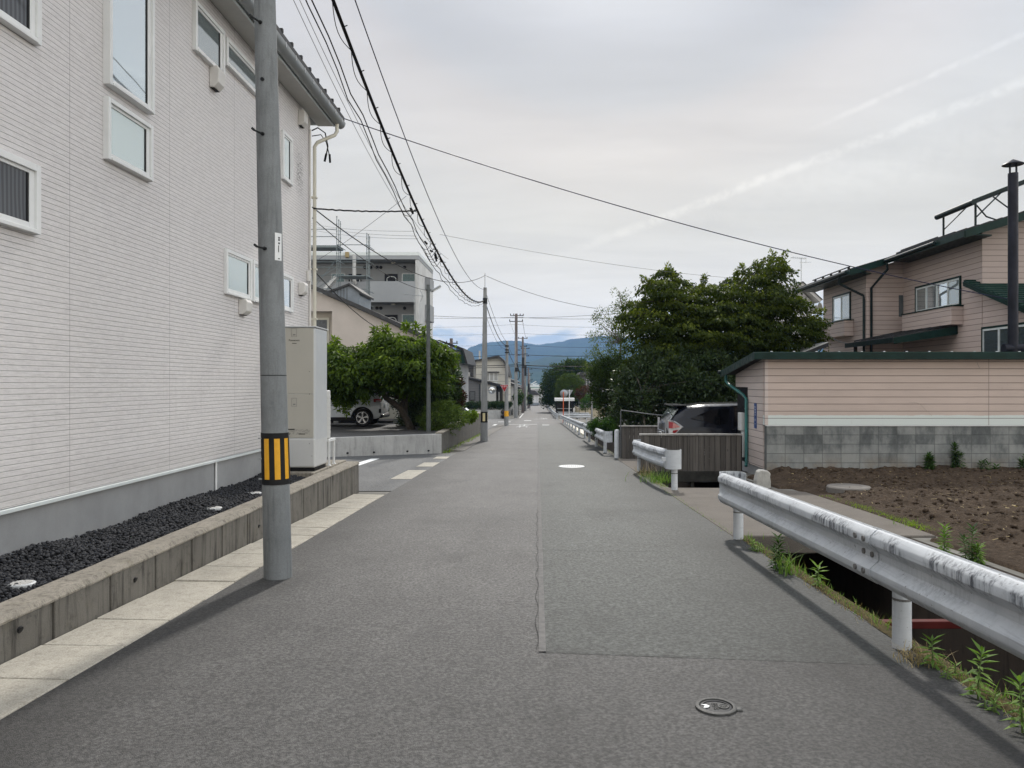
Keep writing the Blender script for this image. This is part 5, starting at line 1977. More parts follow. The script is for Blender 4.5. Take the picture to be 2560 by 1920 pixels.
# dark roof edge low between the trees and the pink house
lo = thing('garden_shed_roof', 'dark low garden roof between the maple and the pink house', 'shed', (11, 30, 1))
a, b = PY(1995, 890, 27.5), PY(2058, 868, 27.5)
MB().prism([(a.x, a.z), (b.x, b.z), (b.x, b.z + .14), (a.x, a.z + .10)], 'y', 27, 29.5).build('roof', M['roof_black'], lo)
MB().prism([(a.x, a.z + .105), (b.x, b.z + .145), (b.x, b.z + .165), (a.x, a.z + .125)], 'y', 27, 29.5).build('roof_edge', M['house_white'], lo)
MB().box(a.x + .4, b.x, 27.3, 29.2, -1, a.z).build('wall', M['wood_dark'], lo)
# ------------------------------------------------------------------ foliage


def unit(a):
    return a / np.maximum(np.linalg.norm(a, axis=1, keepdims=True), 1e-6)


def leaves(name, P, A, Nn, L, Wd, mat, parent=None, tint=None):
    """one pointed leaf at each P: A length direction, Nn facing"""
    P, A, Nn = np.asarray(P), unit(np.asarray(A)), np.asarray(Nn)
    n = len(P)
    S = unit(np.cross(Nn, A))
    L = np.asarray(L).reshape(-1, 1) * np.ones((n, 1))
    Wd = np.asarray(Wd).reshape(-1, 1) * np.ones((n, 1))
    up = unit(np.cross(A, S))
    v = np.stack([P, P + A * L * .42 + S * Wd / 2 + up * L * .06, P + A * L - up * L * .05, P + A * L * .42 - S * Wd / 2 + up * L * .06], 1)
    f = np.arange(4 * n).reshape(n, 4)
    if tint is None:
        tint = rng.uniform(0, 1, n)
    return np_mesh(name, v.reshape(-1, 3), f, mat, parent, tint=tint)


def in_poly(u, v, poly):
    ins = np.zeros(len(u), bool)
    m = len(poly)
    for i in range(m):
        (x1, y1), (x2, y2) = poly[i], poly[(i + 1) % m]
        c = ((y1 > v) != (y2 > v)) & (u < (x2 - x1) * (v - y1) / (y2 - y1 + 1e-9) + x1)
        ins ^= c
    return ins


def edge_dist(u, v, poly):
    d = np.full(len(u), 1e9)
    m = len(poly)
    for i in range(m):
        (x1, y1), (x2, y2) = poly[i], poly[(i + 1) % m]
        dx, dy = x2 - x1, y2 - y1
        t = np.clip(((u - x1) * dx + (v - y1) * dy) / (dx * dx + dy * dy + 1e-9), 0, 1)
        d = np.minimum(d, np.hypot(u - x1 - t * dx, v - y1 - t * dy))
    return d


def crown_points(poly, n, Yc, depth, inset=0, shell=.6):
    """n points through the volume of a crown whose outline, seen from the street, is poly; depth is its half thickness"""
    us = np.array([p[0] for p in poly])
    vs_ = np.array([p[1] for p in poly])
    out = []
    got = 0
    while got < n:
        u = rng.uniform(us.min(), us.max(), n * 2)
        v = rng.uniform(vs_.min(), vs_.max(), n * 2)
        k = in_poly(u, v, poly)
        u, v = u[k], v[k]
        e = edge_dist(u, v, poly)
        k = e > inset
        u, v, e = u[k], v[k], e[k]
        hw = min(us.max() - us.min(), vs_.max() - vs_.min()) / 2
        dd = depth * np.sqrt(np.clip(e / (hw * .8), .03, 1))
        s = rng.uniform(-1, 1, len(u))
        s = np.sign(s) * np.abs(s) ** shell
        y = Yc + dd * s
        out.append(np.stack([(u - U0) / F * y, y, EYE - (v - V0) / F * y], 1))
        got += len(u)
    return np.concatenate(out)[:n]


def pads(name, C, per, rx, rz, droop, L, Wd, mat, parent, spread=.5, hang=.4, jit=.25):
    """flat sprays of leaves, fullest on top and drooping at the rim"""
    n = len(C)
    k = n * per
    c = np.repeat(C, per, 0)
    sc = np.repeat(rng.uniform(.6, 1.25, n), per)
    th = rng.uniform(0, 2 * PI, k)
    r = np.sqrt(rng.uniform(0, 1, k))
    ell = np.repeat(rng.uniform(.6, 1.4, n), per)
    rot = np.repeat(rng.uniform(0, PI, n), per)
    lx, ly = r * np.cos(th) * ell, r * np.sin(th) / ell
    x = (lx * np.cos(rot) - ly * np.sin(rot)) * rx * sc
    y = (lx * np.sin(rot) + ly * np.cos(rot)) * rx * sc
    z = rz * (1 - r * r) * rng.uniform(-.1, 1, k) * sc - droop * r * r * sc + rng.normal(0, rz * jit, k)
    P = c + np.stack([x, y, z], 1)
    rad = np.stack([x, y, np.zeros(k)], 1)
    A = unit(rad) * .8 + rng.normal(0, spread, (k, 3)) + np.array([0, 0, -hang])
    Nn = np.array([0, 0, 1.0]) + unit(rad) * .35 + rng.normal(0, .4, (k, 3))
    tint = np.clip(.30 + .42 * z / max(rz, .01) * .6 + rng.normal(0, .17, k) + np.repeat(rng.normal(0, .12, n), per), 0, 1)  # spray tops lighter, undersides darker: sky light and shade painted into leaf tint
    return leaves(name, P, A, Nn, rng.uniform(.7, 1.3, k) * L, rng.uniform(.7, 1.3, k) * Wd, mat, parent, tint)


def tufts(name, C, per, rad, L, Wd, mat, parent, up=.3, spread=1.0, flat=1.0):
    """round tufts of leaves pointing every way (evergreens, hedges)"""
    n = len(C)
    k = n * per
    c = np.repeat(C, per, 0)
    d = unit(rng.normal(size=(k, 3)))
    r = rad * rng.uniform(.3, 1, (k, 1))
    P = c + d * r * np.array([1, 1, flat])
    A = d * spread + rng.normal(0, .4, (k, 3)) + np.array([0, 0, up])
    Nn = d + rng.normal(0, .6, (k, 3)) + np.array([0, 0, .5])
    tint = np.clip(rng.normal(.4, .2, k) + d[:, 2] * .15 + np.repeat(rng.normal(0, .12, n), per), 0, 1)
    return leaves(name, P, A, Nn, rng.uniform(.7, 1.3, k) * L, rng.uniform(.7, 1.3, k) * Wd, mat, parent, tint)


def limbs(par, trunk, r0, r1, tips, mat, name='trunk', tr=.03, n=8):
    """tapered trunk and curved limbs running out to the tips"""
    m = MB()
    tp = [Vector(p) for p in trunk]
    k = len(tp)
    m.tube(tp, [r0 + (r1 - r0) * i / (k - 1) for i in range(k)], 12)
    for q in tips:
        q = Vector(q)
        best = min(range(1, k), key=lambda i: (tp[i] - q).length + max(0, tp[i].z - q.z + .3) * 2)
        a = tp[best]
        mid = a.lerp(q, .5) + Vector((random.uniform(-.15, .15), random.uniform(-.15, .15), .12 * (q - a).length * random.uniform(.2, 1)))
        rr_ = (r0 + (r1 - r0) * best / (k - 1)) * .55
        m.tube([a, a.lerp(mid, .5) + Vector((0, 0, .03)), mid, q], [rr_, rr_ * .7, tr * .8, tr * .25], 6)
    return m.build(name, mat, par, smooth=60)


def tips_of(C, n):
    idx = rng.choice(len(C), min(n, len(C)), replace=False)
    return [tuple(C[i]) for i in idx]




def spaced(C, d, zs=1.0):
    """thin a cloud of points so that neighbours stay d apart (heights count 1/zs)"""
    W = C * np.array([1, 1, 1 / zs])
    keep = []
    for i in range(len(W)):
        if not keep or np.min(np.sum((W[keep] - W[i]) ** 2, 1)) > d * d:
            keep.append(i)
    return C[keep]


# --- cherry tree by the parking lot wall
CH = [(780, 850), (818, 853), (851, 853), (871, 858), (881, 881), (907, 874), (922, 861), (937, 848), (942, 831), (967, 823), (990, 841), (1008, 833), (1015, 818), (1033, 843), (1038, 820), (1048, 843),
      (1061, 831), (1084, 856), (1109, 858), (1134, 881), (1122, 900), (1119, 932), (1104, 967), (1058, 972), (1008, 988), (957, 962), (932, 962), (917, 978), (891, 990), (866, 1008), (846, 996), (828, 985), (780, 980)]
t = thing('broadleaf_tree', 'leafy bright green tree on a leaning forked trunk beside the parked white car', 'tree', PY(1030, 1075, 27.5))
C = spaced(crown_points(CH, 4000, 27.6, 1.9, 4), .42, .7)
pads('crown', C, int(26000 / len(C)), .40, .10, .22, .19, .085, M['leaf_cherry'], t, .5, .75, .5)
SP = []
for (u, v, du, dv) in ((942, 835, -6, -14), (970, 830, -8, -14), (1012, 825, 3, -16), (1038, 826, 2, -14), (1062, 836, 2, -12), (1120, 885, 18, 4), (1115, 905, 22, 8), (840, 862, -4, -14), (905, 880, -4, -14), (866, 1010, 2, 22), (846, 1000, -2, 22), (910, 990, 6, 16)):
    for i in range(8):
        SP.append(tuple(PY(u + du * i / 7 + random.uniform(-2, 2), v + dv * i / 7 + random.uniform(-2, 2), 27.0)))
tufts('shoot', np.array(SP), 9, .10, .16, .07, M['leaf_cherry'], t, .1, .8)
b0 = PY(1030, 1082, 27.6)
limbs(t, [b0, PY(1018, 1050, 27.6), PY(1000, 1020, 27.5), PY(965, 995, 27.4), PY(945, 965, 27.3), PY(930, 930, 27.3), PY(925, 895, 27.3)], .14, .05, tips_of(C, 26), M['bark'])
limbs(t, [b0 + Vector((.05, .1, 0)), PY(1012, 1040, 27.8), PY(1012, 1000, 27.9), PY(1020, 950, 27.9), PY(1030, 900, 27.9), PY(1035, 855, 27.9)], .13, .04, tips_of(C, 26), M['bark'])
t = thing('shade_bush', 'dark leafy bush in the shade under the leaning trunk', 'bush', PY(1035, 1080, 29.5))
C = crown_points([(985, 1000), (1010, 985), (1078, 980), (1085, 1075), (1030, 1082), (1000, 1060)], 130, 29.6, .8, 2)
tufts('crown', C, 55, .22, .12, .05, M['leaf_dark'], t, .3)
limbs(t, [PY(1040, 1088, 29.6), PY(1040, 1050, 29.6)], .05, .03, tips_of(C, 12), M['bark'])
# --- glossy evergreen with red young shoots
PHO = [(1072, 890), (1100, 872), (1122, 895), (1142, 925), (1152, 965), (1158, 1005), (1148, 1040), (1095, 1045), (1070, 990)]
t = thing('photinia_shrub', 'glossy evergreen shrub with red young shoots beside the street lamp', 'shrub', PY(1110, 1062, 30))
C = crown_points(PHO, 190, 30.2, 1.0, 3)
tufts('crown', C, 90, .22, .095, .045, M['leaf_photinia'], t)
RT = [(1118, 895), (1130, 905), (1150, 935), (1160, 975), (1163, 1010), (1150, 1035), (1140, 1000), (1135, 950)]
C = crown_points(RT, 55, 30.0, .6, 0)
tufts('young_shoots', C, 26, .14, .10, .035, M['leaf_red'], t, .9)
limbs(t, [PY(1105, 1075, 30.2), PY(1108, 1020, 30.2), PY(1105, 950, 30.2)], .07, .03, tips_of(C, 12), M['bark'])
# --- spreading juniper at the wall top
JU = [(1050, 1030), (1075, 1005), (1110, 1000), (1140, 1012), (1152, 1035), (1170, 1050), (1150, 1068), (1120, 1080), (1075, 1088), (1050, 1075)]
t = thing('juniper_bush', 'low feathery juniper spilling over the top of the blackened wall', 'shrub', PY(1100, 1085, 27))
C = crown_points(JU, 230, 27.4, .9, 2)
k = 230 * 55
c = np.repeat(C, 55, 0)
dirs = unit(np.repeat(np.stack([rng.normal(.5, .6, 230), rng.normal(-.4, .6, 230), rng.normal(.05, .25, 230)], 1), 55, 0))
s = rng.uniform(-.28, .28, (k, 1))
P = c + dirs * s + rng.normal(0, .035, (k, 3))
leaves('crown', P, dirs * .9 + rng.normal(0, .4, (k, 3)) + np.array([0, 0, .25]), rng.normal(0, 1, (k, 3)) + np.array([0, 0, .8]), .085, .022, M['leaf_juniper'], t)
limbs(t, [PY(1090, 1090, 27.4), PY(1095, 1060, 27.4), PY(1100, 1040, 27.4)], .05, .03, tips_of(C, 14), M['bark'])
t = thing('lime_plant', 'lime green ground plant on top of the blackened wall behind the juniper', 'plant', PY(1170, 1050, 31))
C = crown_points([(1152, 1042), (1165, 1030), (1186, 1030), (1194, 1040), (1180, 1055), (1156, 1058)], 60, 31, .35)
tufts('leaves', C, 26, .10, .08, .045, M['leaf_lime'], t)
limbs(t, [PY(1170, 1058, 31), PY(1170, 1045, 31)], .02, .01, tips_of(C, 8), M['stem'], 'stem', .008)

# --- the big maple
MA = [(1558, 790), (1575, 750), (1615, 752), (1606, 700), (1633, 694), (1668, 668), (1690, 690), (1715, 703), (1738, 716), (1760, 700), (1790, 705), (1817, 690), (1841, 678), (1862, 699), (1856, 664), (1876, 681), (1904, 655),
      (1926, 640), (1938, 634), (1966, 640), (1952, 690), (1966, 722), (1946, 738), (2013, 725), (2003, 769), (1960, 785), (2052, 782), (2040, 811), (2013, 830), (2013, 856), (1982, 880), (1950, 895), (1892, 900), (1850, 930), (1850, 1010), (1760, 1020), (1711, 1010),
      (1651, 985), (1592, 930), (1568, 903), (1605, 860), (1566, 815)]
t = thing('maple_tree', 'large dark maple with layered sprays towering over the black car', 'tree', PY(1760, 1055, 28))
C = spaced(crown_points(MA, 6000, 28.4, 3.0, 5, .5), .66, .55)
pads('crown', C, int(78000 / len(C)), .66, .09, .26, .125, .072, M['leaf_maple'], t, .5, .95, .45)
TR0 = [PY(1770, 1075, 28.6), PY(1768, 1010, 28.6), PY(1760, 960, 28.6), PY(1755, 900, 28.5), PY(1765, 840, 28.4), PY(1780, 780, 28.3)]
limbs(t, TR0, .2, .05, tips_of(C, 60), M['bark'], tr=.035)
# a few long shoots break the outline
SP = []
for (u, v, du, dv) in ((1925, 690, 6, -62), (1938, 690, 26, -58), (1950, 700, 14, -40), (1900, 690, -10, -34), (1870, 700, -14, -38), (1690, 705, -22, -40), (1640, 715, -36, -20), (1756, 720, 6, -30), (1840, 705, 4, -28), (2000, 800, 58, -22), (1985, 815, 70, -25)):
    for i in range(14):
        f = i / 13
        y = 27.5
        SP.append(tuple(PY(u + du * f + random.uniform(-3, 3), v + dv * f + random.uniform(-3, 3), y)))
tufts('shoot', np.array(SP), 16, .10, .10, .045, M['leaf_maple'], t, .3, 1.0)
# --- loose slender tree at the street edge
WI = [(1462, 935), (1470, 865), (1480, 805), (1492, 765), (1522, 762), (1535, 728), (1550, 735), (1572, 722), (1592, 765), (1600, 800), (1605, 860), (1565, 935), (1505, 960)]
t = thing('slender_tree', 'thin loosely leaved young tree at the street side of the maple', 'tree', PY(1530, 1060, 33))
C = crown_points(WI, 150, 33, 1.0, 0, 1.0)
tufts('crown', C, 34, .20, .10, .034, M['leaf_willow'], t, .4)
limbs(t, [PY(1535, 1068, 33), PY(1545, 960, 33), PY(1552, 860, 33), PY(1556, 770, 33), PY(1548, 730, 33)], .06, .015, tips_of(C, 60), M['bark_pale'], tr=.018)
t = thing('garden_tree', 'dense mid green garden tree below the thin young tree, over the low guardrail', 'tree', PY(1520, 1060, 32))
C = crown_points([(1472, 920), (1500, 895), (1560, 890), (1590, 930), (1590, 1000), (1560, 1050), (1500, 1050), (1485, 1000)], 210, 32, 1.2, 3)
tufts('crown', C, 70, .26, .10, .045, M['leaf_far'], t, .2)
limbs(t, [PY(1530, 1075, 32), PY(1530, 1020, 32), PY(1528, 950, 32)], .09, .03, tips_of(C, 16), M['bark'])
t = thing('evergreen_bush', 'dark broad leaved evergreen bush behind the plank fence under the maple', 'bush', PY(1620, 1080, 26))
C = crown_points([(1520, 960), (1560, 915), (1620, 885), (1700, 872), (1800, 880), (1850, 905), (1850, 1045), (1730, 1060), (1650, 1075), (1570, 1080), (1530, 1040)], 420, 26.3, 1.3, 3)
tufts('crown', C, 60, .24, .15, .05, M['leaf_dark'], t, .3)
limbs(t, [PY(1610, 1090, 25.6), PY(1610, 1040, 25.6), PY(1605, 990, 25.6)], .06, .03, tips_of(C, 18), M['bark_pale'])
t = thing('azalea_bush', 'low clipped bright green bush behind the scuffed guardrail', 'bush', PY(1510, 1085, 28.5))
C = crown_points([(1466, 1066), (1480, 1050), (1520, 1046), (1552, 1054), (1562, 1080), (1558, 1100), (1525, 1100), (1490, 1090)], 150, 28, .7, 2)
tufts('crown', C, 60, .13, .065, .03, M['leaf_azalea'], t, .4)
limbs(t, [PY(1515, 1110, 28), PY(1515, 1085, 28)], .04, .02, tips_of(C, 12), M['bark'])
# yellow green tree beside the pink house
t = thing('yellow_green_tree', 'yellow green tree between the maple and the pink house wall', 'tree', PY(2035, 900, 30))
C = crown_points([(1985, 880), (1995, 840), (2030, 800), (2056, 805), (2056, 890), (2010, 905)], 70, 29, .8)
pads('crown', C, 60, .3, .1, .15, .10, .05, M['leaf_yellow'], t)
limbs(t, [Vector((10.6, 29, -.8)), PY(2035, 900, 29), PY(2030, 850, 29)], .08, .03, tips_of(C, 10), M['bark'])

# --- trees far down the street
t = thing('round_tree', 'broad dark tree crown behind the clipped dome, far down the street', 'tree', (6.3, 130, gz(130)))
C = crown_points([(1354, 1005), (1357, 955), (1363, 932), (1374, 924), (1388, 912), (1412, 906), (1450, 902), (1490, 906), (1490, 1010), (1360, 1018)], 420, 130, 4, 1)
tufts('crown', C, 70, .75, .32, .16, M['leaf_far'], t)
limbs(t, [(5.5, 130, gz(130)), (5.6, 130, 0), (5.8, 130, 3)], .25, .1, tips_of(C, 12), M['bark'])
t = thing('topiary_tree', 'smooth dome clipped evergreen behind the white roofed shelter', 'tree', (4.7, 108, gz(108)))
C = crown_points([(1389, 1003), (1387, 965), (1397, 945), (1412, 935), (1428, 932), (1445, 937), (1460, 950), (1468, 972), (1470, 1003)], 520, 108, 2.2, 2)
tufts('crown', C, 70, .28, .11, .06, M['leaf_topiary'], t)
limbs(t, [(4.7, 108, gz(108)), (4.7, 108, -1), (4.7, 108, 1)], .18, .08, tips_of(C, 12), M['bark'])
t = thing('red_leaf_tree', 'small dark red leaved tree behind the beige panel fence', 'tree', (5.8, 94, gz(94)))
C = crown_points([(1440, 1000), (1442, 976), (1455, 966), (1482, 966), (1486, 990), (1460, 1000)], 80, 94, .9)
tufts('crown', C, 40, .25, .14, .06, M['leaf_red'], t)
limbs(t, [(5.7, 94, gz(94)), (5.7, 94, -1), (5.7, 94, 0)], .08, .03, tips_of(C, 10), M['bark'])
t = thing('light_green_bush', 'light green rounded bush above the beige panel fence', 'bush', (6.2, 86, gz(86)))
C = crown_points([(1452, 1022), (1455, 1000), (1468, 988), (1490, 985), (1500, 1000), (1500, 1022)], 90, 86, .8)
tufts('crown', C, 40, .25, .14, .07, M['leaf_azalea'], t)
limbs(t, [(6.0, 86, gz(86)), (6.0, 86, -1.5)], .06, .03, tips_of(C, 10), M['bark'])
# hedge over the low wall at the far left corner
hd = thing('clipped_hedge', 'flat topped dark hedge on bare stems above the low wall at the crossing', 'hedge', (-6, 92, gz(92)))
n = 420
C = np.stack([rng.uniform(-9.6, -3.15, n), rng.uniform(91.4, 92.6, n), rng.uniform(-1.45, -.72, n)], 1)
tufts('crown', C, 36, .2, .11, .06, M['leaf_hedge'], hd)
m = MB()
for x in np.arange(-8.9, -3.3, .6):
    for k in range(3):
        m.tube([(x, 92, gz(92) + .3), (x + random.uniform(-.25, .25), 92 + random.uniform(-.3, .3), -1.9), (x + random.uniform(-.5, .5), 92 + random.uniform(-.4, .4), -1.2)], [.04, .03, .015], 5)
m.build('stems', M['bark_pale'], hd)
t = thing('flower_bush', 'small purple flowering bush at the end of the low corner wall', 'bush', (-3.95, 90.3, gz(90)))
C = np.stack([rng.uniform(-4.2, -3.55, 40), rng.uniform(90, 90.8, 40), rng.uniform(-2.5, -1.7, 40)], 1)
tufts('crown', C, 22, .16, .12, .07, M['leaf_hedge'], t)
tufts('blossoms', C, 8, .2, .10, .08, M['leaf_purple'], t)
for (nm, lab, poly, Y, dp, mt) in (
        ('street_shrub', 'bright green shrub leaning out between the far houses and the brown pole', [(1287, 985), (1300, 975), (1306, 985), (1306, 1010), (1295, 1015), (1287, 1005)], 112, .7, 'leaf_azalea'),
        ('street_shrub', 'round dark shrub beside the farthest poles', [(1320, 1010), (1318, 992), (1326, 985), (1332, 996), (1331, 1010)], 150, .8, 'leaf_far')):
    c = crown_points(poly, 60, Y, dp)
    t = thing(nm, lab, 'shrub', (float(c[:, 0].mean()), Y, gz(Y)))
    tufts('crown', c, 40, .3, .16, .09, M[mt], t)
    limbs(t, [(float(c[:, 0].mean()), Y, gz(Y)), (float(c[:, 0].mean()), Y, gz(Y) + 1.2)], .06, .03, tips_of(c, 6), M['bark'])

# ------------------------------------------------------------------ weeds


def blades(name, base, n, h, spread, wd, mat, par=None, lean=.45):
    """arching grass blades in three segments from points round base"""
    vs_, fs_, tn = [], [], []
    for _ in range(n):
        b = Vector(base) + Vector((random.gauss(0, spread), random.gauss(0, spread), 0))
        a = random.uniform(0, 2 * PI)
        d_ = Vector((math.cos(a), math.sin(a), 0))
        hh = h * random.uniform(.5, 1.15)
        ln = lean * random.uniform(.2, 1.3)
        sd_ = Vector((-d_.y, d_.x, 0)) * wd * random.uniform(.7, 1.3) / 2
        pts = [b + d_ * (hh * ln * f * f) + Vector((0, 0, hh * (f - .25 * ln * f * f))) for f in (0, .35, .7, 1)]
        k = len(vs_)
        for i, p in enumerate(pts):
            s_ = sd_ * (1, .9, .6, .08)[i]
            vs_ += [tuple(p - s_), tuple(p + s_)]
        tt = random.random()
        for i in range(3):
            fs_.append((k + 2 * i, k + 2 * i + 1, k + 2 * i + 3, k + 2 * i + 2))
            tn.append(tt)
    return np_mesh(name, np.array(vs_), fs_, mat, par, tint=tn)


def weed(label, x, y, h, dark=False, lean=(0, 0), stems=1, z=None, L=.09):
    z = gz(y) if z is None else z
    t = thing('tall_weed', label, 'weed', (x, y, z), 'tall weeds')
    P, A, N_ = [], [], []
    m = MB()
    for s_ in range(stems):
        ox, oy = (random.uniform(-.05, .05), random.uniform(-.05, .05)) if stems > 1 else (0, 0)
        hh = h * (1 if s_ == 0 else random.uniform(.55, .9))
        lx, ly = lean[0] + random.uniform(-.06, .06), lean[1] + random.uniform(-.06, .06)
        pts = [Vector((x + ox + lx * hh * f * f, y + oy + ly * hh * f * f, z + hh * f)) for f in (0, .3, .6, .85, 1)]
        m.tube(pts, [.0055, .005, .004, .003, .0015], 6)
        k = int(hh / .0058)
        for i in range(k):
            f = .08 + .92 * i / k
            p = Vector((x + ox + lx * hh * f * f, y + oy + ly * hh * f * f, z + hh * f))
            a = i * 2.4
            upw = -.25 + 1.25 * max(0, f - .55) / .45
            P.append(tuple(p))
            A.append((math.cos(a), math.sin(a), upw + random.uniform(-.15, .15)))
            N_.append((math.cos(a) * -upw * .5, math.sin(a) * -upw * .5, 1))
    m.build('stem', M['stem'], t)
    n = len(P)
    ff = rng.uniform(.7, 1.2, n)
    leaves('leaves', P, A, N_, ff * L, ff * L * .24, M['leaf_weed_dark' if dark else 'leaf_weed'], t)
    return t


def weed_px(label, u, v, vt, **kw):
    p = PG(u, v)
    return weed(label, p.x, p.y, (v - vt) / F * p.y, **kw)


weed_px('pale stalky weed just beyond the thick near post', 2332, 1668, 1600)
weed_px('tallest fresh weed by the road edge near the thick post, leaves all up the stem', 2445, 1748, 1630, lean=(.12, .05))
weed_px('weed cut off by the frame edge at the roadside', 2556, 1832, 1700)
weed_px('short bushy weed between the two tallest roadside weeds', 2486, 1772, 1740, stems=4, L=.05)
weed_px('single slim weed halfway along the near guardrail', 2045, 1468, 1415)
weed_px('taller dark weed behind the grass clump under the near guardrail', 1945, 1425, 1342, dark=True, stems=3)
weed_px('low leafy weed close to the first guardrail post', 1893, 1378, 1352, stems=5, L=.06)
weed_px('round low seedling between dry straw and roadside weeds', 2380, 1695, 1668, stems=4, L=.05)
for i, (u, v, vt, lab, st) in enumerate(((2410, 1395, 1300, 'dark upright weed at the soil edge beside the concrete slab', 2), (2352, 1385, 1302, 'slim weed at the slab corner on the soil edge', 2), (2440, 1398, 1345, 'wide yellow green weed on the soil next to the slab', 5))):
    Y = (EYE + .2) / ((v - V0) / F)
    weed(lab, (u - U0) / F * Y, Y, (v - vt) / F * Y, stems=st, z=soil_z((u - U0) / F * Y, Y), dark=i == 0, L=.09)
for (u, v, vt, st, lab) in ((2322, 1178, 1134, 7, 'bushy dark weed clump against the block wall, the widest there'), (2395, 1180, 1113, 5, 'tallest dark weed against the block wall'), (2462, 1183, 1152, 3, 'thin weed against the block wall past the tallest one'),
                            (2490, 1190, 1165, 3, 'short weed near the block wall foot by the frame edge'), (2555, 1190, 1140, 4, 'weed clump at the block wall cut by the frame edge')):
    Y = 16.25
    weed(lab, (u - U0) / F * Y, Y, (v - vt) / F * Y, stems=st, z=EYE - (v - V0) / F * Y, dark=True, L=.13)


def tuft(label, u, v, vt, n=60, mat='leaf_weed', spread=.05, wd=.009, lean=.6, Y=None, z=None):
    p = PG(u, v) if Y is None else PY(u, v, Y)
    t = thing('grass_tuft', label, 'grass tuft', p, 'grass tufts')
    blades('blades', p, n, (v - vt) / F * p.y, spread, wd, M[mat], t, lean)
    return t


tuft('long bladed grass tuft under the near guardrail', 1968, 1436, 1352, 34, wd=.010, lean=.9)
tuft('dry straw coloured grass tuft at the foot of the thick near post', 2290, 1655, 1615, 90, 'dry_grass', .07, .004, 1.3)
tuft('sunlit grass tuft under the dented short guardrail', 1640, 1206, 1170, 150, spread=.16, wd=.008, lean=.8)
tuft('dry seeded grass under the dented short guardrail, behind the sunlit tuft', 1612, 1190, 1155, 90, 'dry_grass', .15, .005, .8)
tuft('grass tuft at the soil side of the concrete slab corner', 2270, 1340, 1295, 70, spread=.10, wd=.008, Y=9.9)
# low weeds and moss all along the road edge, too many to count
vs0 = []


def verge(name, label, pts, mat, h, per, spread, wd):
    vs_, fs_, tn = [], [], []
    for p in pts:
        for _ in range(per):
            b = Vector(p) + Vector((random.gauss(0, spread), random.gauss(0, spread), 0))
            a = random.uniform(0, 2 * PI)
            hh = h * random.uniform(.3, 1.2)
            d_ = Vector((math.cos(a), math.sin(a), 0))
            s_ = Vector((-d_.y, d_.x, 0)) * wd
            k = len(vs_)
            vs_ += [tuple(b - s_), tuple(b + s_), tuple(b + d_ * hh * .6 + Vector((0, 0, hh)))]
            fs_.append((k, k + 1, k + 2))
            tn.append(random.random())
    o = np_mesh(name, np.array(vs_), fs_, M[mat], tint=tn)
    return tag(o, label, 'ground cover', kind='stuff')


ed = [(2.42 + random.gauss(0, .03), y, gz(y)) for y in np.concatenate([np.arange(2.2, 9, .02), np.arange(14.5, 17.6, .03), np.arange(22.5, 60, .12)])
      if random.random() < .25 + .75 * (mnoise.noise(Vector((y * 1.1, 3, 0))) > -.05)]
o = verge('weeds', 'low green weeds growing along the ditch kerb', ed, 'leaf_weed', .045, 3, .02, .004)
o = verge('dry_weeds', 'dry brown weeds and moss along the ditch kerb', [(p[0] - .02, p[1] + .1, p[2]) for p in ed], 'dry_grass', .03, 4, .03, .003)
sl = [(2.33 + .015 * random.gauss(0, 1), y, gz(y)) for y in np.arange(9.2, 17.5, .05)]
verge('slab_weeds', 'thin weeds in the joint between road and concrete slab', sl, 'leaf_weed', .035, 3, .02, .003)
ls = [(4.86 + .02 * (y - 9) + random.gauss(0, .05), y, gz(y) + .015) for y in np.arange(9.4, 13.0, .012)]
verge('stonecrop', 'vivid lime green ground cover along the soil side of the slab', ls, 'leaf_lime', .035, 9, .035, .006)
wl_ = [(-3.03 + random.gauss(0, .06), y, gz(y)) for y in np.arange(25, 43, .06)]
verge('wall_weeds', 'pale weeds along the foot of the blackened wall', wl_, 'leaf_lime', .10, 3, .05, .012)
wl_ = [(-3.19 - random.uniform(0, .02), y, gz(y)) for y in np.arange(3.5, 13.4, .04) if mnoise.noise(Vector((y * 1.3, 9, 0))) > .12]
verge('joint_moss', 'brown moss in the joint between drain slabs and the low wall', wl_, 'dry_grass', .018, 5, .012, .003)
verge('verge_grass', 'mixed taller grass and stalks tangled along the near ditch kerb', [(2.43 + random.gauss(0, .03), y, gz(y)) for y in np.arange(2.6, 9.0, .03) if mnoise.noise(Vector((y * 1.6, 21, 0))) > .05], 'leaf_weed', .10, 2, .03, .004)
verge('dry_stalks', 'bleached dry stalks tangled along the near ditch kerb', [(2.42 + random.gauss(0, .04), y, gz(y)) for y in np.arange(2.6, 9.0, .03) if mnoise.noise(Vector((y * 1.4, 33, 0))) > .12], 'dry_grass', .09, 2, .04, .002)
# moss lying along the kerb
m = MB()
rows = []
for y in np.arange(2.0, 9.1, .06):
    a = 2.36 + .02 * mnoise.noise(Vector((y * 2, 0, 0)))
    b = 2.475
    w_ = max(.0, .5 + .9 * mnoise.noise(Vector((y * 1.2, 5, 0))))
    rows.append([(a + (b - a) * f, y, gz(y) + .006 + .018 * w_ * math.sin(PI * f)) for f in (0, .25, .5, .75, 1)])
m.sheet(rows)
o = m.build('moss', M['moss'], smooth=True)
tag(o, 'brown green moss cushion lying along the ditch kerb', 'moss', kind='stuff')
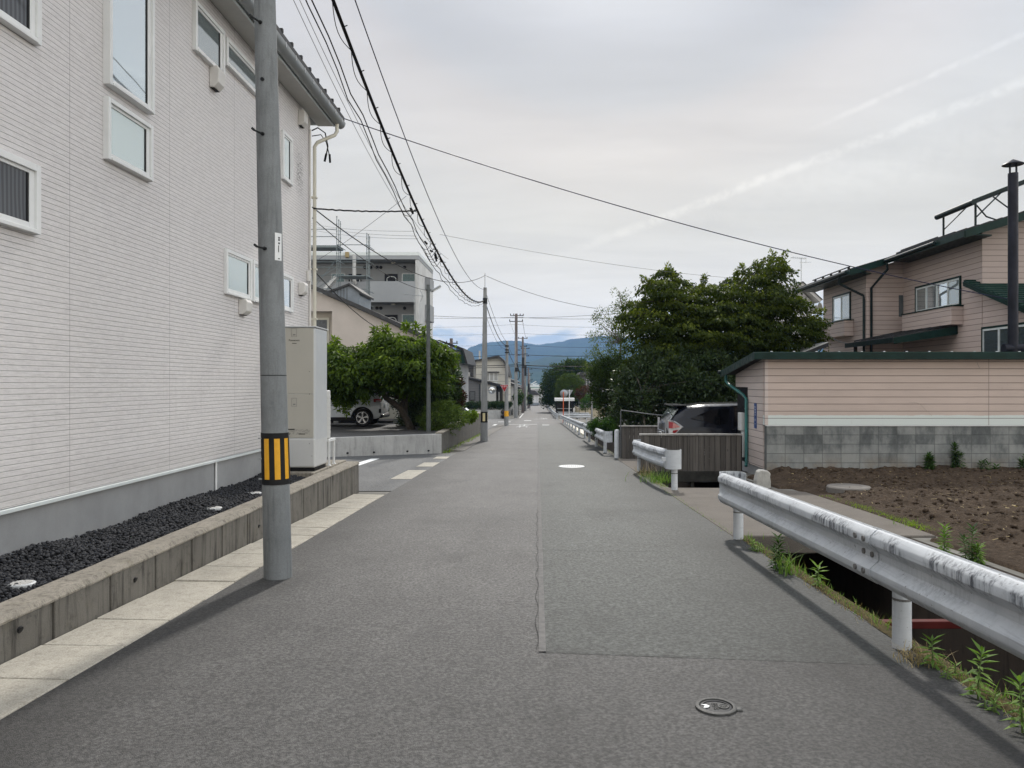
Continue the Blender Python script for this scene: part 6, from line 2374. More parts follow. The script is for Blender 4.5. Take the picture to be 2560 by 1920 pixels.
# ------------------------------------------------------------------ parking lot behind its low walls
LZ = -.10
struct(MB().prism([(-3.35, 25.25), (-3.35, 43.2), (-30, 43.2), (-30, 21.5), (-7, 23.1)], 'z', LZ - .6, LZ - .01).build('parking_ground', M['asphalt_lot']))
t = thing('parking_wall', 'pale board marked concrete wall facing the side street', 'wall', (-4.6, 24.2, -.7))
MB().prism([(-3.12, 25.0), (-3.2, 25.2), (-7, 23.05), (-16, 17.9), (-16, 17.7), (-7, 22.85)], 'z', -1.2, LZ).build('wall', M['lot_wall'], t, bevel=.008)
for (u, v) in ((1012, 1130), (1062, 1125), (936, 1136), (878, 1137)):
    x = (u - U0) / F * 24.0
    y = 25.0 + (x + 3.12) * .554
    MB().tube([(x, y - .02, gz(y) + .1), (x + .02, y + .05, gz(y) + .1)], .03, 10).build('weep_hole', M['black'], t)
t = thing('blackened_wall', 'low retaining wall black with run off stains along the road', 'wall', (-3.2, 34, -1))
MB().hexa([(-3.32, 25.05, -1.6), (-3.12, 25.02, -1.6), (-3.12, 43.3, -1.9), (-3.32, 43.3, -1.9)], [(-3.32, 25.05, LZ), (-3.12, 25.02, LZ), (-3.12, 43.3, LZ), (-3.32, 43.3, LZ)]).build('wall', M['dark_wall'], t, bevel=.01)
MB().box(-3.34, -3.1, 25.1, 43.3, LZ + .001, LZ + .045).build('coping', M['wall_top'], t, bevel=.008)
MB().box(-12, -3.33, 43.1, 43.3, -1.9, LZ).build('end_wall', M['dark_wall'], t)

# ------------------------------------------------------------------ cars


def car_body(prof, hw, name, mat, root, wheels, wr, tumble=.16, cut=True):
    """prof: stations (x, z_low, z_belt, z_top); a tumblehome shell lofted along x, wheel arches cut through"""
    rows = []
    for (x, zl, zb, zt, f) in prof:
        h = hw * f
        top = h * (1 - tumble) if zt - zb > .15 else h * .93
        pts = [(0, zl), (h * .86, zl), (h * .97, zl + .12), (h, zl + (zb - zl) * .55), (h * .985, zb - .04), (h * .965, zb),
               (h * .965 + (top - h * .965) * .5, zb + (zt - zb) * .52), (top, zt - .07 if zt - zb > .15 else zt - .012), (top * .86, zt - .015), (top * .5, zt + .004), (0, zt + .012)]
        ring = [(x, y, z) for y, z in pts] + [(x, -y, z) for y, z in pts[-2:0:-1]]
        rows.append(ring + [ring[0]])
    m = MB().sheet(rows)
    k = len(rows[0]) - 1
    m.add(rows[0][:k], [tuple(range(k))])
    m.add(rows[-1][:k], [tuple(range(k - 1, -1, -1))])
    b = m.build(name, mat, root, fix=True)
    if cut:
        cs = []
        for wx in wheels:
            c = MB().tube([(wx, -hw * 1.3, wr), (wx, -hw + .30, wr)], wr * 1.13, 28).build('cutter', None)
            d_ = MB().tube([(wx, hw - .30, wr), (wx, hw * 1.3, wr)], wr * 1.13, 28).build('cutter', None)
            cs += [c, d_]
        mats = list(b.data.materials)
        boolean_cut(b, cs)
        b.data.materials.clear()
        for q in mats:
            b.data.materials.append(q)
    b.data.shade_smooth()
    b.data.set_sharp_from_angle(angle=R(32))
    return b


def wheel(root, x, side, hw, r, spokes=5, rim=.7):
    y = side * (hw - .02)
    w_ = MB().lathe([(r * .72, -.20), (r * .97, -.20), (r, -.17), (r, -.03), (r * .96, .0), (r * rim, .0), (r * rim * .98, -.03)], (x, y, r), 36, axis='y', caps=False) if side > 0 else \
        MB().lathe([(r * .72, .20), (r * .97, .20), (r, .17), (r, .03), (r * .96, .0), (r * rim, .0), (r * rim * .98, .03)], (x, y, r), 36, axis='y', caps=False)
    t = w_.build('wheel', M['rubber'], root, smooth=45, fix=True)
    MB().tube([(x, y - side * .05, r), (x, y - side * .09, r)], r * rim * .99, 32).build('rim_dish', M['rim_dark'], t, smooth=40)
    m = MB()
    m.lathe([(r * rim * .98, 0), (r * rim * .99, side * .008), (r * rim * .90, side * .008), (r * rim * .89, -side * .02)], (x, y - side * .012, r), 36, axis='y', caps=False)
    for k in range(spokes):
        a = 2 * PI * k / spokes + .3
        ca, sa = math.cos(a), math.sin(a)
        p0 = Vector((x + ca * r * .10, y - side * .02, r + sa * r * .10))
        for o_, wq in ((.16, .045), (-.05, .03)):
            p1 = Vector((x + math.cos(a + o_) * r * rim * .93, y - side * .012, r + math.sin(a + o_) * r * rim * .93))
            m.bar(p0, p1, wq, .02, up=(0, 1, 0)) if False else m.bar(p0, p1, .02, wq, up=(-sa, 0, ca))
    m.tube([(x, y - side * .03, r), (x, y + side * .0, r)], r * .13, 16)
    m.build('rim', M['rim_alloy'], t)
    return t


def side_glass(root, name, pts, y, mat, side, inset=.0):
    """flat pane on the car's flank: pts (x, z, y offset inward)"""
    vs_ = [(x, side * (y - o), z) for x, z, o in pts]
    m = MB().add(vs_, [tuple(range(len(vs_))) if side < 0 else tuple(range(len(vs_) - 1, -1, -1))])
    n = len(vs_)
    m.add([(v[0], v[1] - side * .006, v[2]) for v in vs_], [tuple(range(n))])
    return m.build(name, mat, root)


def merge(prof):
    return prof


# --- white suv, rear end to the street.  local x forward, rear at 0
suv = thing('white_suv', 'white sport utility car parked under the leafy tree, tail toward the road', 'car', (0, 0, 0))
HW = .85
P_ = [(0.02, .50, .86, .98, .90), (.06, .36, .92, 1.20, .95), (.22, .30, .96, 1.52, .98), (.50, .27, .97, 1.58, 1), (1.2, .25, .96, 1.62, 1), (2.0, .24, .94, 1.62, 1), (2.6, .24, .93, 1.50, 1), (3.05, .25, .92, 1.10, 1), (3.3, .26, .90, 1.0, .99), (3.75, .32, .82, .90, .95), (3.97, .42, .70, .76, .84)]
body = car_body(P_, HW, 'body', M['car_white'], suv, (.72, 3.2), .335)
for wx in (.72, 3.2):
    for sd_ in (-1, 1):
        wheel(suv, wx, sd_, HW, .335)
        m = MB()
        rows = [[(wx + (.335 * 1.10 + g_) * math.cos(a), sd_ * (HW + o_), .335 + (.335 * 1.10 + g_) * math.sin(a)) for a in np.linspace(-.15, PI + .15, 24)] for g_, o_ in ((-.01, -.15), (0, .008), (.055, .010), (.06, -.02))]
        m.sheet(rows)
        m.build('arch_trim', M['black'], suv, smooth=60)
for sd_ in (-1, 1):
    MB().box(.98, 2.9, sd_ * HW - .03, sd_ * HW + .012, .22, .36).build('sill_trim', M['black'], suv, bevel=.02)
    lm = MB().box(-.005, .30, sd_ * .80 - .10, sd_ * .80 + .045, .93, 1.06).build('tail_light', M['lamp_red'], suv, bevel=.025)
    MB().box(-.012, .20, sd_ * .80 - .09, sd_ * .80 + .05, .955, .985).build('lamp_strip', M['lamp_clear'], lm, bevel=.01)
    MB().box(.01, .10, sd_ * .80 - .06, sd_ * .80 + .03, .52, .68).build('fog_lamp', M['black'], suv, bevel=.02)
    MB().tube([(1.75, sd_ * (HW + .012), .80), (1.78, sd_ * (HW + .03), .80), (1.98, sd_ * (HW + .03), .80), (2.01, sd_ * (HW + .012), .80)], .012, 8).build('door_handle', M['chrome'], suv)
    side_glass(suv, 'rear_quarter_glass', [(.42, 1.02, -.004), (1.0, 1.02, -.004), (1.0, 1.47, .085), (.62, 1.40, .07)], HW * .975, M['glass_car'], sd_)
    side_glass(suv, 'door_glass', [(1.06, 1.0, -.004), (2.85, .98, -.004), (2.45, 1.46, .085), (1.06, 1.50, .09)], HW * .975, M['glass_car'], sd_)
MB().box(-.03, .12, -.72, .72, .32, .48).build('bumper_skirt', M['black'], suv, bevel=.04)
MB().box(-.045, .06, -.62, .62, .40, .455).build('skid_plate', M['chrome'], suv, bevel=.015)
MB().box(.052, .075, -.66, .66, 1.08, 1.44).build('rear_glass', M['glass_car'], suv, bevel=.02)
MB().box(-.022, -.005, -.17, .17, .70, .86).build('licence_plate', M['white'], suv)
MB().tube([(.6, .62, 1.60), (.7, .62, 1.66), (2.0, .62, 1.68), (2.2, .62, 1.63)], .018, 8).build('roof_rail', M['black'], suv)
MB().tube([(.6, -.62, 1.60), (.7, -.62, 1.66), (2.0, -.62, 1.68), (2.2, -.62, 1.63)], .018, 8).build('roof_rail', M['black'], suv)
suv.location = (-5.93, 30.0, LZ)
suv.rotation_euler = (0, 0, PI)

# --- black wagon on the driveway, rear to the street. local x forward -> +x in the world
bw = thing('black_wagon', 'shiny black estate car parked nose in behind the plank fence', 'car', (0, 0, 0))
HB = .885
P2 = [(0.0, .60, .88, .96, .88), (.05, .38, .93, 1.13, .93), (.22, .26, .98, 1.32, .97), (.48, .22, .995, 1.50, .99), (1.0, .20, .995, 1.55, 1), (1.9, .20, .97, 1.575, 1), (2.5, .20, .95, 1.55, 1), (3.2, .21, .93, 1.28, 1), (3.65, .22, .91, 1.02, .99), (4.2, .26, .80, .90, .95), (4.6, .36, .66, .72, .82)]
car_body(P2, HB, 'body', M['car_black'], bw, (.92, 3.7), .32)
for wx in (.92, 3.7):
    for sd_ in (-1, 1):
        wheel(bw, wx, sd_, HB, .32)
for sd_ in (-1, 1):
    # kite shaped tail lamp wrapped round the corner
    y = sd_ * HB
    lam = MB()
    o1 = [(-.02, 1.01, .30), (.02, 1.01, .06), (.14, .98, .005), (.36, .83, -.012), (.16, .62, -.008), (.06, .56, .02), (.0, .56, .12), (-.02, .60, .30)]
    o1 = [(x, z + .15, o) for x, z, o in o1]
    vs_ = [(x, sd_ * (HB - o), z) for x, z, o in o1]
    vin = [(x + .05, sd_ * (HB - o - .05), z) for x, z, o in o1]
    k = len(o1)
    lam.add(vs_ + vin, [tuple(range(k))] + [(i, (i + 1) % k, k + (i + 1) % k, k + i) for i in range(k)])
    lm = lam.build('tail_light', M['lamp_clear'], bw, fix=True)

    def lens(pts, nm, mt):
        v2 = [(x, sd_ * (HB - o + .006), z + .15) for x, z, o in pts]
        MB().add(v2, [tuple(range(len(v2)))]).build(nm, M[mt], lm)
    lens([(.03, .975, .045), (.14, .95, .0), (.32, .83, -.012), (.12, .80, -.006), (.03, .80, .03)], 'red_lens', 'lamp_red')
    lens([(.13, .745, -.008), (.285, .775, -.012), (.18, .68, -.01), (.12, .69, -.008)], 'red_lens', 'lamp_red')
    side_glass(bw, 'quarter_glass', [(.58, 1.20, .025), (1.30, 1.03, -.004), (1.48, 1.10, .008), (1.58, 1.44, .088), (1.15, 1.42, .085)], HB * .975, M['glass_black'], sd_)
    side_glass(bw, 'door_glass', [(1.66, 1.02, -.004), (3.4, .99, -.004), (2.75, 1.42, .085), (2.4, 1.46, .092), (1.70, 1.46, .092)], HB * .975, M['glass_black'], sd_)
    MB().tube([(1.62, sd_ * (HB + .004), .92), (1.65, sd_ * (HB + .02), .92), (1.83, sd_ * (HB + .02), .92), (1.86, sd_ * (HB + .004), .92)], .012, 8).build('door_handle', M['car_black'], bw)
    MB().tube([(1.62, sd_ * (HB - .10), 1.505), (2.4, sd_ * (HB - .105), 1.515), (2.85, sd_ * (HB - .09), 1.44), (3.5, sd_ * (HB - .03), 1.03)], .006, 6).build('window_trim', M['bolt'], bw)
MB().prism([(.035, 1.06), (.07, 1.10), (.30, 1.42), (.27, 1.42)], 'y', -.70, .70).build('rear_glass', M['glass_mid'], bw)
MB().box(.16, .52, -.68, .68, 1.49, 1.53).build('spoiler', M['car_black'], bw, bevel=.012)
MB().box(-.03, .06, -.80, .80, .30, .50).build('bumper', M['car_black'], bw, bevel=.03)
MB().box(-.045, -.02, -.165, .165, .66, .82).build('licence_plate', M['white'], bw)
MB().box(-.035, .0, -.45, .45, .80, .86).build('garnish', M['chrome'], bw, bevel=.008)
m = MB()
for z in (.70, .76):
    m.box(-.0475, -.0455, -.10, .10, z, z + .035)
m.build('plate_print', M['ink'], bw)
bw.location = (3.24, 20.05, gz(20) + .06)

# --- white car with orange roof lamps in the far lot, and the nose of a white and blue car
fc = thing('white_hatchback', 'white hatchback with an orange roof strip behind the blackened wall', 'car', (0, 0, 0))
P3 = [(0.0, .5, .85, .95, .9), (.06, .34, .9, 1.1, .95), (.45, .25, .92, 1.45, 1), (1.4, .22, .92, 1.5, 1), (2.1, .22, .9, 1.42, 1), (2.75, .24, .88, .98, 1), (3.4, .3, .76, .84, .93), (3.6, .4, .6, .66, .82)]
car_body(P3, .80, 'body', M['car_white'], fc, (.65, 2.9), .29)
for wx in (.65, 2.9):
    for sd_ in (-1, 1):
        wheel(fc, wx, sd_, .80, .29)
for sd_ in (-1, 1):
    side_glass(fc, 'door_glass', [(.6, .96, -.004), (2.6, .94, -.004), (2.1, 1.36, .085), (.75, 1.38, .085)], .80 * .975, M['glass_car'], sd_)
    MB().box(-.01, .16, sd_ * .72 - .08, sd_ * .72 + .05, .86, 1.15).build('tail_light', M['lamp_red'], fc, bevel=.02)
MB().prism([(.05, 1.06), (.42, 1.42), (.39, 1.42), (.03, 1.06)], 'y', -.62, .62).build('rear_glass', M['glass_car'], fc)
MB().box(.55, .62, -.6, .6, 1.46, 1.54).build('roof_strip', M['orange'], fc, bevel=.01)
fc.location = (-6.8, 49.5, gz(49.5))
fc.rotation_euler = (0, 0, R(-62))
bc = thing('two_tone_car', 'white over blue small car, only its nose showing past the grey pole', 'car', (0, 0, 0))
car_body([(x, zl, zb, zt, f) for x, zl, zb, zt, f in P3], .78, 'body', M['car_white'], bc, (.65, 2.9), .29)
for wx in (.65, 2.9):
    for sd_ in (-1, 1):
        wheel(bc, wx, sd_, .78, .29)
for sd_ in (-1, 1):
    side_glass(bc, 'door_glass', [(.6, .96, -.004), (2.6, .94, -.004), (2.1, 1.36, .085), (.75, 1.38, .085)], .78 * .975, M['glass_car'], sd_)
    MB().box(3.4, 3.58, sd_ * .55 - .12, sd_ * .55 + .12, .58, .72).build('headlight', M['lamp_clear'], bc, bevel=.03)
    MB().box(.1, 3.5, sd_ * .78 - .02, sd_ * .78 + .012, .30, .62).build('blue_panel', M['car_blue'], bc, bevel=.01)
MB().box(3.3, 3.66, -.70, .70, .26, .56).build('bumper', M['car_blue'], bc, bevel=.06)
bc.location = (-7.3, 55.6, gz(55.6))
bc.rotation_euler = (0, 0, R(2))

# ------------------------------------------------------------------ cream ribbed store behind the suv
cs = thing('storage_shed', 'cream ribbed metal store on blocks beyond the white car', 'shed', (-6.3, 32.5, LZ))
m = MB()
x = -12.0
while x < -5.95:
    m.box(x, x + .07, 31.98, 31.999, .08, 2.05)
    x += .12
m.build('rib_panel', M['cream_shed'], cs)
MB().box(-12, -5.86, 32.0, 34, .06, 2.07).build('wall', M['cream_shed'], cs)
MB().box(-12.1, -5.8, 31.9, 34.1, 2.07, 2.16).build('roof', M['house_white'], cs)
for x in (-11, -8.5, -6.9, -6.0):
    MB().box(x, x + .2, 32.02, 32.3, LZ, .06).build('block_foot', M['blocks'], cs)
t = thing('garden_wall', 'grey block garden wall behind the leaning trunk', 'wall', (-4.9, 34, LZ))
MB().box(-5.84, -3.5, 34.0, 34.15, LZ - .3, 1.05).build('wall', M['stucco_shade'], t)

# ------------------------------------------------------------------ beige building with the long sloping roof
YB = 36.0
bb = thing('beige_building', 'beige rendered building with one long sloping roof edge beside the parking lot', 'building', (-8, 40, -.2))


def xz(u, v, Y):
    p = PY(u, v, Y)
    return (p.x, p.z)


a, b = xz(700, 684, YB), xz(1148, 884, YB)
slope = (b[1] - a[1]) / (b[0] - a[0])


def roof_b(x, d=0):
    t_ = (x - a[0]) / (b[0] - a[0])
    return a[1] + (b[1] - a[1]) * t_ + .10 * math.sin(PI * min(1, max(0, t_))) + d


xr = -3.9
xsr = list(np.linspace(-17, xr, 30))
poly = [(xr, -1.6), (xr, roof_b(xr, -.13))] + [(x, roof_b(x, -.13)) for x in xsr[::-1][1:]] + [(-17, -1.6)]
x0r, x1r = xz(775, 778, YB)[0], xz(830, 897, YB)[0]
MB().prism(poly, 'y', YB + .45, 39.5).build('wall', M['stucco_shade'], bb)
# front skin stands proud so that the window sits in a recess
mz = xz(800, 778, YB)[1]
poly = [(x1r, -1.6), (xr, -1.6), (xr, roof_b(xr, -.13))] + [(x, roof_b(x, -.13)) for x in xsr[::-1][1:]] + [(-17, mz), (x1r, mz)]
MB().prism(poly, 'y', YB, YB + .449).build('front_wall', M['stucco'], bb)
rt_ = [(x, roof_b(x)) for x in np.linspace(-17, -3.55, 30)]
MB().prism([(x, z - .10) for x, z in rt_] + [(x, z + .10) for x, z in rt_[::-1]], 'y', YB - .25, 39.8).build('roof', M['roof_brown'], bb)
a_, b_ = xz(790, 800, YB + .44), xz(818, 856, YB + .44)
f = MB().box(a_[0] - .08, b_[0] + .1, YB + .40, YB + .449, b_[1] - .1, a_[1] + .1).build('window', M['cream_shed'], bb)
MB().box(a_[0] + .03, b_[0], YB + .385, YB + .399, b_[1], a_[1]).build('pane', M['blind'], f)
# eaves and lower gutter at its street end
MB().prism([(-4.2, xz(1130, 905, YB)[1]), (-3.6, xz(1148, 903, YB)[1]), (-3.6, xz(1148, 893, YB)[1]), (-4.2, xz(1130, 893, YB)[1])], 'y', YB - .1, 39.7).build('eave', M['roof_brown'], bb)
# the plot is not square to the street: the street end runs back at an angle
for o_ in bb.children:
    if o_.name.split('.')[0] in ('wall', 'roof', 'eave'):
        for v_ in o_.data.vertices:
            if v_.co.y + bb.location.y > YB + 3 and v_.co.x + bb.location.x > -6:
                v_.co.x -= .46
# slate dormer on its roof
dm = MB()
da = [xz(818, 766, YB + 2), xz(874, 722, YB + 2), xz(874, 772, YB + 2), xz(830, 790, YB + 2)]
p1, p2, p3 = PY(816, 731, YB + 1.6), PY(876, 708, YB + 1.6), PY(903, 731, YB + 3.5)
dz = roof_b(p1.x) - .4
dd = MB()
fx0, fx1 = PY(819, 0, YB + 1.6).x, PY(874, 0, YB + 1.6).x
z0_, z1_ = p1.z - .02, p2.z - .12
dd.hexa([(fx0, YB + 1.6, dz - 1.6), (fx1, YB + 1.6, dz - 1.6), (fx1, YB + 4.2, dz - 1.6), (fx0, YB + 4.2, dz - 1.6)],
        [(fx0, YB + 1.6, z0_), (fx1, YB + 1.6, z1_), (fx1, YB + 4.2, z1_), (fx0, YB + 4.2, z0_)])
dd.hexa([(fx1 + .001, YB + 1.6, dz - 2.0), (fx1 + .48, YB + 1.6, dz - 2.0), (fx1 + .48, YB + 4.2, dz - 2.0), (fx1 + .001, YB + 4.2, dz - 2.0)],
        [(fx1 + .001, YB + 1.6, z1_), (fx1 + .48, YB + 1.6, z1_ - .36), (fx1 + .48, YB + 4.2, z1_ - .36), (fx1 + .001, YB + 4.2, z1_)])
dn = dd.build('dormer', M['dormer'], bb)
m = MB()
x = fx0 + .04
while x < fx1 - .03:
    zt2 = z0_ + (z1_ - z0_) * (x - fx0) / (fx1 - fx0)
    m.box(x, x + .02, YB + 1.585, YB + 1.599, dz - 1.4, zt2 - .02)
    x += .15
m.build('batten', M['roof_brown'], dn)
MB().prism([(fx0 - .12, z0_ - .08), (fx0 - .12, z0_ + .02), (fx1 + .01, z1_ + .12), (fx1 + .62, z1_ - .34), (fx1 + .60, z1_ - .44), (fx1, z1_ + .01)], 'y', YB + 1.5, YB + 4.3).build('dormer_roof', M['roof_brown'], dn)
# aerial on that roof
a0 = PY(1036, 838, YB + 1)
a1 = PY(1035.5, 742, YB + 1)
an = thing('roof_aerial', 'long television aerial on a thin mast above the beige building', 'aerial', a0)
MB().tube([a0 - Vector((0, 0, .3)), a1], .015, 6).build('mast', M['galv'], an)
m = MB()
q0, q1 = PY(1008, 735, YB + .6), PY(1056, 740, YB + 1.2)
m.tube([q0, q1], .012, 5)
for i in range(9):
    q = Vector(q0).lerp(Vector(q1), i / 8)
    m.tube([q - Vector((.02, .22, 0)), q + Vector((.02, .22, 0))], .006, 5)
e0, e1, e2 = PY(1050, 725, YB + 1.2), PY(1057, 739, YB + 1.2), PY(1051, 754, YB + 1.2)
m.tube([e0, e1], .02, 5)
m.tube([e1, e2], .02, 5)
m.tube([PY(1030, 745, YB + 1), PY(1036, 752, YB + 1)], .01, 5)
m.build('antenna', M['galv'], an)

# ------------------------------------------------------------------ grey apartment block
YA = 55.0
ap = thing('apartment_block', 'grey three storey apartment block with open galleries behind the beige building', 'building', (-12, 60, -1.6))


def AX_(u):
    return (u - U0) / F * YA


def AZ_(v):
    return EYE - (v - V0) / F * YA


XR = AX_(1046)
XL = -24
YI = YA + 1.6
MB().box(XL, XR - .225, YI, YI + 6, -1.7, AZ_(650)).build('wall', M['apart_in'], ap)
MB().box(XR - .22, XR, YA + .02, YI + 6, -1.7, AZ_(649)).build('end_wall', M['apart_white'], ap)
MB().box(XL, XR + .04, YA - .02, YI + 6.05, AZ_(631) - .22, AZ_(630)).build('roof_cap', M['alu_pale'], ap)
MB().box(XL, XR + .01, YA, YI + 6.02, AZ_(648), AZ_(631) - .221).build('roof_slab', M['apart'], ap)
FH = (AZ_(703) - AZ_(808))
for k in range(4):
    z0_, z1_ = AZ_(755) - k * FH, AZ_(703) - k * FH
    x0_ = AX_(925) if k < 1 else XL
    if z1_ < -1:
        break
    MB().box(AX_(925), XR - .223, YA, YA + .14, z0_, z1_).build('parapet', M['apart'], ap)
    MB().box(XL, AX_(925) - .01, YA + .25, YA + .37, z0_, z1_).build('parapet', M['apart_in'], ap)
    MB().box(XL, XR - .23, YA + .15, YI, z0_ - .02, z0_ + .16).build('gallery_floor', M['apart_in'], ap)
    for j, (ud, uw) in enumerate(((951, 996), (858, 815), (672, 730))):
        dzb = z0_ + .16
        zd = AZ_(677) - k * FH
        d_ = MB().box(AX_(ud), AX_(ud + 33), YI - .05, YI - .002, dzb, zd).build('door', M['door_black'], ap)
        ha = MB()
        pts = []
        for i in range(13):
            a = PI * i / 12
            pts.append((AX_(ud + 17.5) - .33 * math.cos(a), YI - .06, AZ_(690) - k * FH + .18 * math.sin(a)))
        pts = [(pts[0][0], YI - .06, dzb)] + pts + [(pts[-1][0], YI - .06, dzb)]
        ha.tube(pts, .028, 6)
        ha.build('door_arch', M['alu_pale'], d_)
        w_ = MB().box(AX_(uw) - .03, AX_(uw + 33) + .03, YI - .045, YI - .002, AZ_(703.5) - k * FH, AZ_(676) - k * FH).build('window', M['galv'], ap)
        MB().box(AX_(uw) + .04, AX_(uw + 33) - .04, YI - .055, YI - .046, AZ_(702) - k * FH, AZ_(677.5) - k * FH).build('pane', M['teal_glass'], w_)
    for u in (900, 915, 931, 941, 1002):
        MB().tube([(AX_(u), YI - .06, AZ_(660) - k * FH), (AX_(u), YI, AZ_(660) - k * FH)], .12, 14).build('vent', M['black'], ap)
    MB().box(AX_(972), AX_(982), YA + .9, YA + 1.1, AZ_(654) - k * FH, AZ_(650) - k * FH).build('gallery_lamp', M['cream_shed'], ap, bevel=.03)
for (u, v, r) in ((865, 640, 0),):
    MB().box(AX_(864), AX_(873), YA - .18, YA - .01, AZ_(644), AZ_(630.5)).build('wall_lamp', M['tan_box'], ap, bevel=.02)
MB().tube([(AX_(887), YA - .14, AZ_(637)), (AX_(887), YA - .14, AZ_(702)), (AX_(887), YA + .1, AZ_(707))], .13, 14).build('flue', M['apart_white'], ap, smooth=50)
# end balconies on the white flank
for k, (za, zb_) in enumerate(((AZ_(678), AZ_(705)), (AZ_(750), AZ_(790)))):
    MB().box(XR + .001, XR + .40, 58.2, 60.3, zb_ - .1, za).build('balcony', M['apart_in'], ap, bevel=.02)

# scaffold before it
sc = thing('scaffold', 'steel tube scaffold with plank decks standing before the grey apartments', 'scaffold', (-13, 50, -1.4))
YS_ = 50.0


def SX(u, Y=YS_):
    return (u - U0) / F * Y


def SZ(v, Y=YS_):
    return EYE - (v - V0) / F * Y


for (u, vt, Y) in ((842, 543, 50), (847, 548, 51.0), (851, 553, 52), (917, 582, 50), (921, 586, 51), (924, 590, 52), (700, 535, 50), (705, 535, 52)):
    s = MB()
    s.tube([(SX(u, Y), Y, gz(Y)), (SX(u, Y), Y, SZ(vt, Y))], .026, 8)
    z = gz(Y) + .5
    while z < SZ(vt, Y):
        s.tube([(SX(u, Y), Y, z), (SX(u, Y), Y, z + .06)], .045, 8)
        z += .475
    s.build('standard', M['scaff'], sc)
for (ua, ub, v) in ((700, 842, 573), (700, 842, 591.5), (842, 917, 612), (700, 917, 649), (700, 917, 655), (700, 917, 668), (842, 917, 690), (700, 842, 668.5), (700, 842, 688), (842, 917, 723), (842, 917, 728), (700, 842, 722), (842, 917, 745)):
    MB().tube([(SX(ua), YS_, SZ(v)), (SX(ub), YS_, SZ(v))], .024, 6).build('ledger', M['scaff'], sc)
for (u, v) in ((842, 612), (842, 650), (842, 690), (842, 725), (917, 612), (917, 650), (917, 690), (917, 725), (917, 760)):
    MB().tube([(SX(u), YS_, SZ(v)), (SX(u) + .05, YS_ + 2, SZ(v))], .024, 6).build('transom', M['scaff'], sc)
for (ua, ub, v) in ((700, 842, 612), (846, 917, 685), (700, 842, 728)):
    MB().box(SX(ua), SX(ub), YS_ + .3, YS_ + 1.7, SZ(v) - .12, SZ(v) + .03 if v == 612 else SZ(v) - .04).build('deck', M['scaff'], sc, bevel=.01)
st = MB()
p, q = Vector((SX(800), YS_ + .2, SZ(732))), Vector((SX(838), YS_ + .2, SZ(690)))
for dy in (0, .5):
    st.bar(p + Vector((0, dy, 0)), q + Vector((0, dy, 0)), .06, .18)
for i in range(8):
    c = p.lerp(q, (i + .5) / 8)
    st.box(c.x - .14, c.x + .14, c.y, c.y + .5, c.z + .04, c.z + .07)
st.build('stair', M['alu'], sc)
for (u0, v0, u1, v1) in ((790, 715, 838, 652), (790, 700, 842, 668), (785, 725, 842, 690)):
    MB().tube([(SX(u0), YS_ - .03, SZ(v0)), (SX(u1), YS_ - .03, SZ(v1))], .02, 6).build('brace', M['scaff'], sc)
# ------------------------------------------------------------------ houses at the far crossing
def house_front(o, name, pts, Y, depth, mat):
    return MB().prism([xz(u, v, Y) for u, v in pts], 'y', Y, Y + depth).build(name, mat, o)


def pane_box(o, u0, v0, u1, v1, Y, frame, pane, div=1):
    a, b = xz(u0, v1, Y), xz(u1, v0, Y)
    f = MB().box(a[0], b[0], Y - .08, Y - .002, a[1], b[1]).build('window', frame, o)
    w_ = (b[0] - a[0]) / div
    for i in range(div):
        MB().box(a[0] + i * w_ + .06, a[0] + (i + 1) * w_ - .06, Y - .095, Y - .081, a[1] + .07, b[1] - .07).build('pane', pane, f)
    return f


gh = thing('green_roof_house', 'house with steep green roof just past the beige building', 'house', (-6.5, 64, gz(64)))
Yg = 62.0
house_front(gh, 'wall', [(1060, 1010), (1149, 1010), (1149, 905), (1060, 905)], Yg + .5, 8, M['apart_in'])
MB().prism([xz(1090, 850, Yg), xz(1100, 850, Yg), xz(1158, 870, Yg), xz(1169, 909, Yg), xz(1164, 909, Yg), xz(1155, 877, Yg)], 'y', Yg, Yg + 9).build('roof_edge', M['roof_black'], gh)
MB().prism([xz(1140, 872, Yg), xz(1155, 877, Yg), xz(1164, 908, Yg), xz(1147, 908, Yg)], 'y', Yg + .1, Yg + 8.8).build('roof', M['green_metal'], gh)
Yh = 104.0
g1 = thing('grey_house', 'pale grey two storey house with an outdoor cooler unit under its eave', 'house', (-10, 108, gz(104)))
house_front(g1, 'wall', [(1100, 1012), (1184, 1012), (1184, 906), (1100, 906)], Yh, 8, M['grey_boards'])
house_front(g1, 'white_wing', [(1184.1, 1012), (1195, 1012), (1195, 906), (1184.1, 906)], Yh - .5, 8, M['house_white'])
MB().prism([xz(1090, 900, Yh - 1), xz(1150, 898, Yh - 1), xz(1172, 896, Yh - 1), xz(1209, 908, Yh - 1), xz(1208, 911, Yh - 1), xz(1090, 908, Yh - 1)], 'y', Yh - 1, Yh + 9).build('roof', M['roof_brown'], g1)
pane_box(g1, 1185.5, 918, 1188.5, 938, Yh - .5, M['alu'], M['glass_dark'])
pane_box(g1, 1190.5, 918, 1193.5, 938, Yh - .5, M['alu'], M['glass_dark'])
pane_box(g1, 1150, 912, 1155, 938, Yh, M['alu'], M['glass_mid'])
a, b = xz(1161, 945, Yh), xz(1176, 931, Yh)
ac = MB().box(a[0], b[0], Yh - .5, Yh - .15, a[1], b[1]).build('cooler_unit', M['ac_white'], g1, bevel=.02)
MB().tube([((a[0] + b[0]) / 2 - .05, Yh - .53, (a[1] + b[1]) / 2), ((a[0] + b[0]) / 2 - .05, Yh - .501, (a[1] + b[1]) / 2)], .27, 20).build('fan', M['black'], ac)
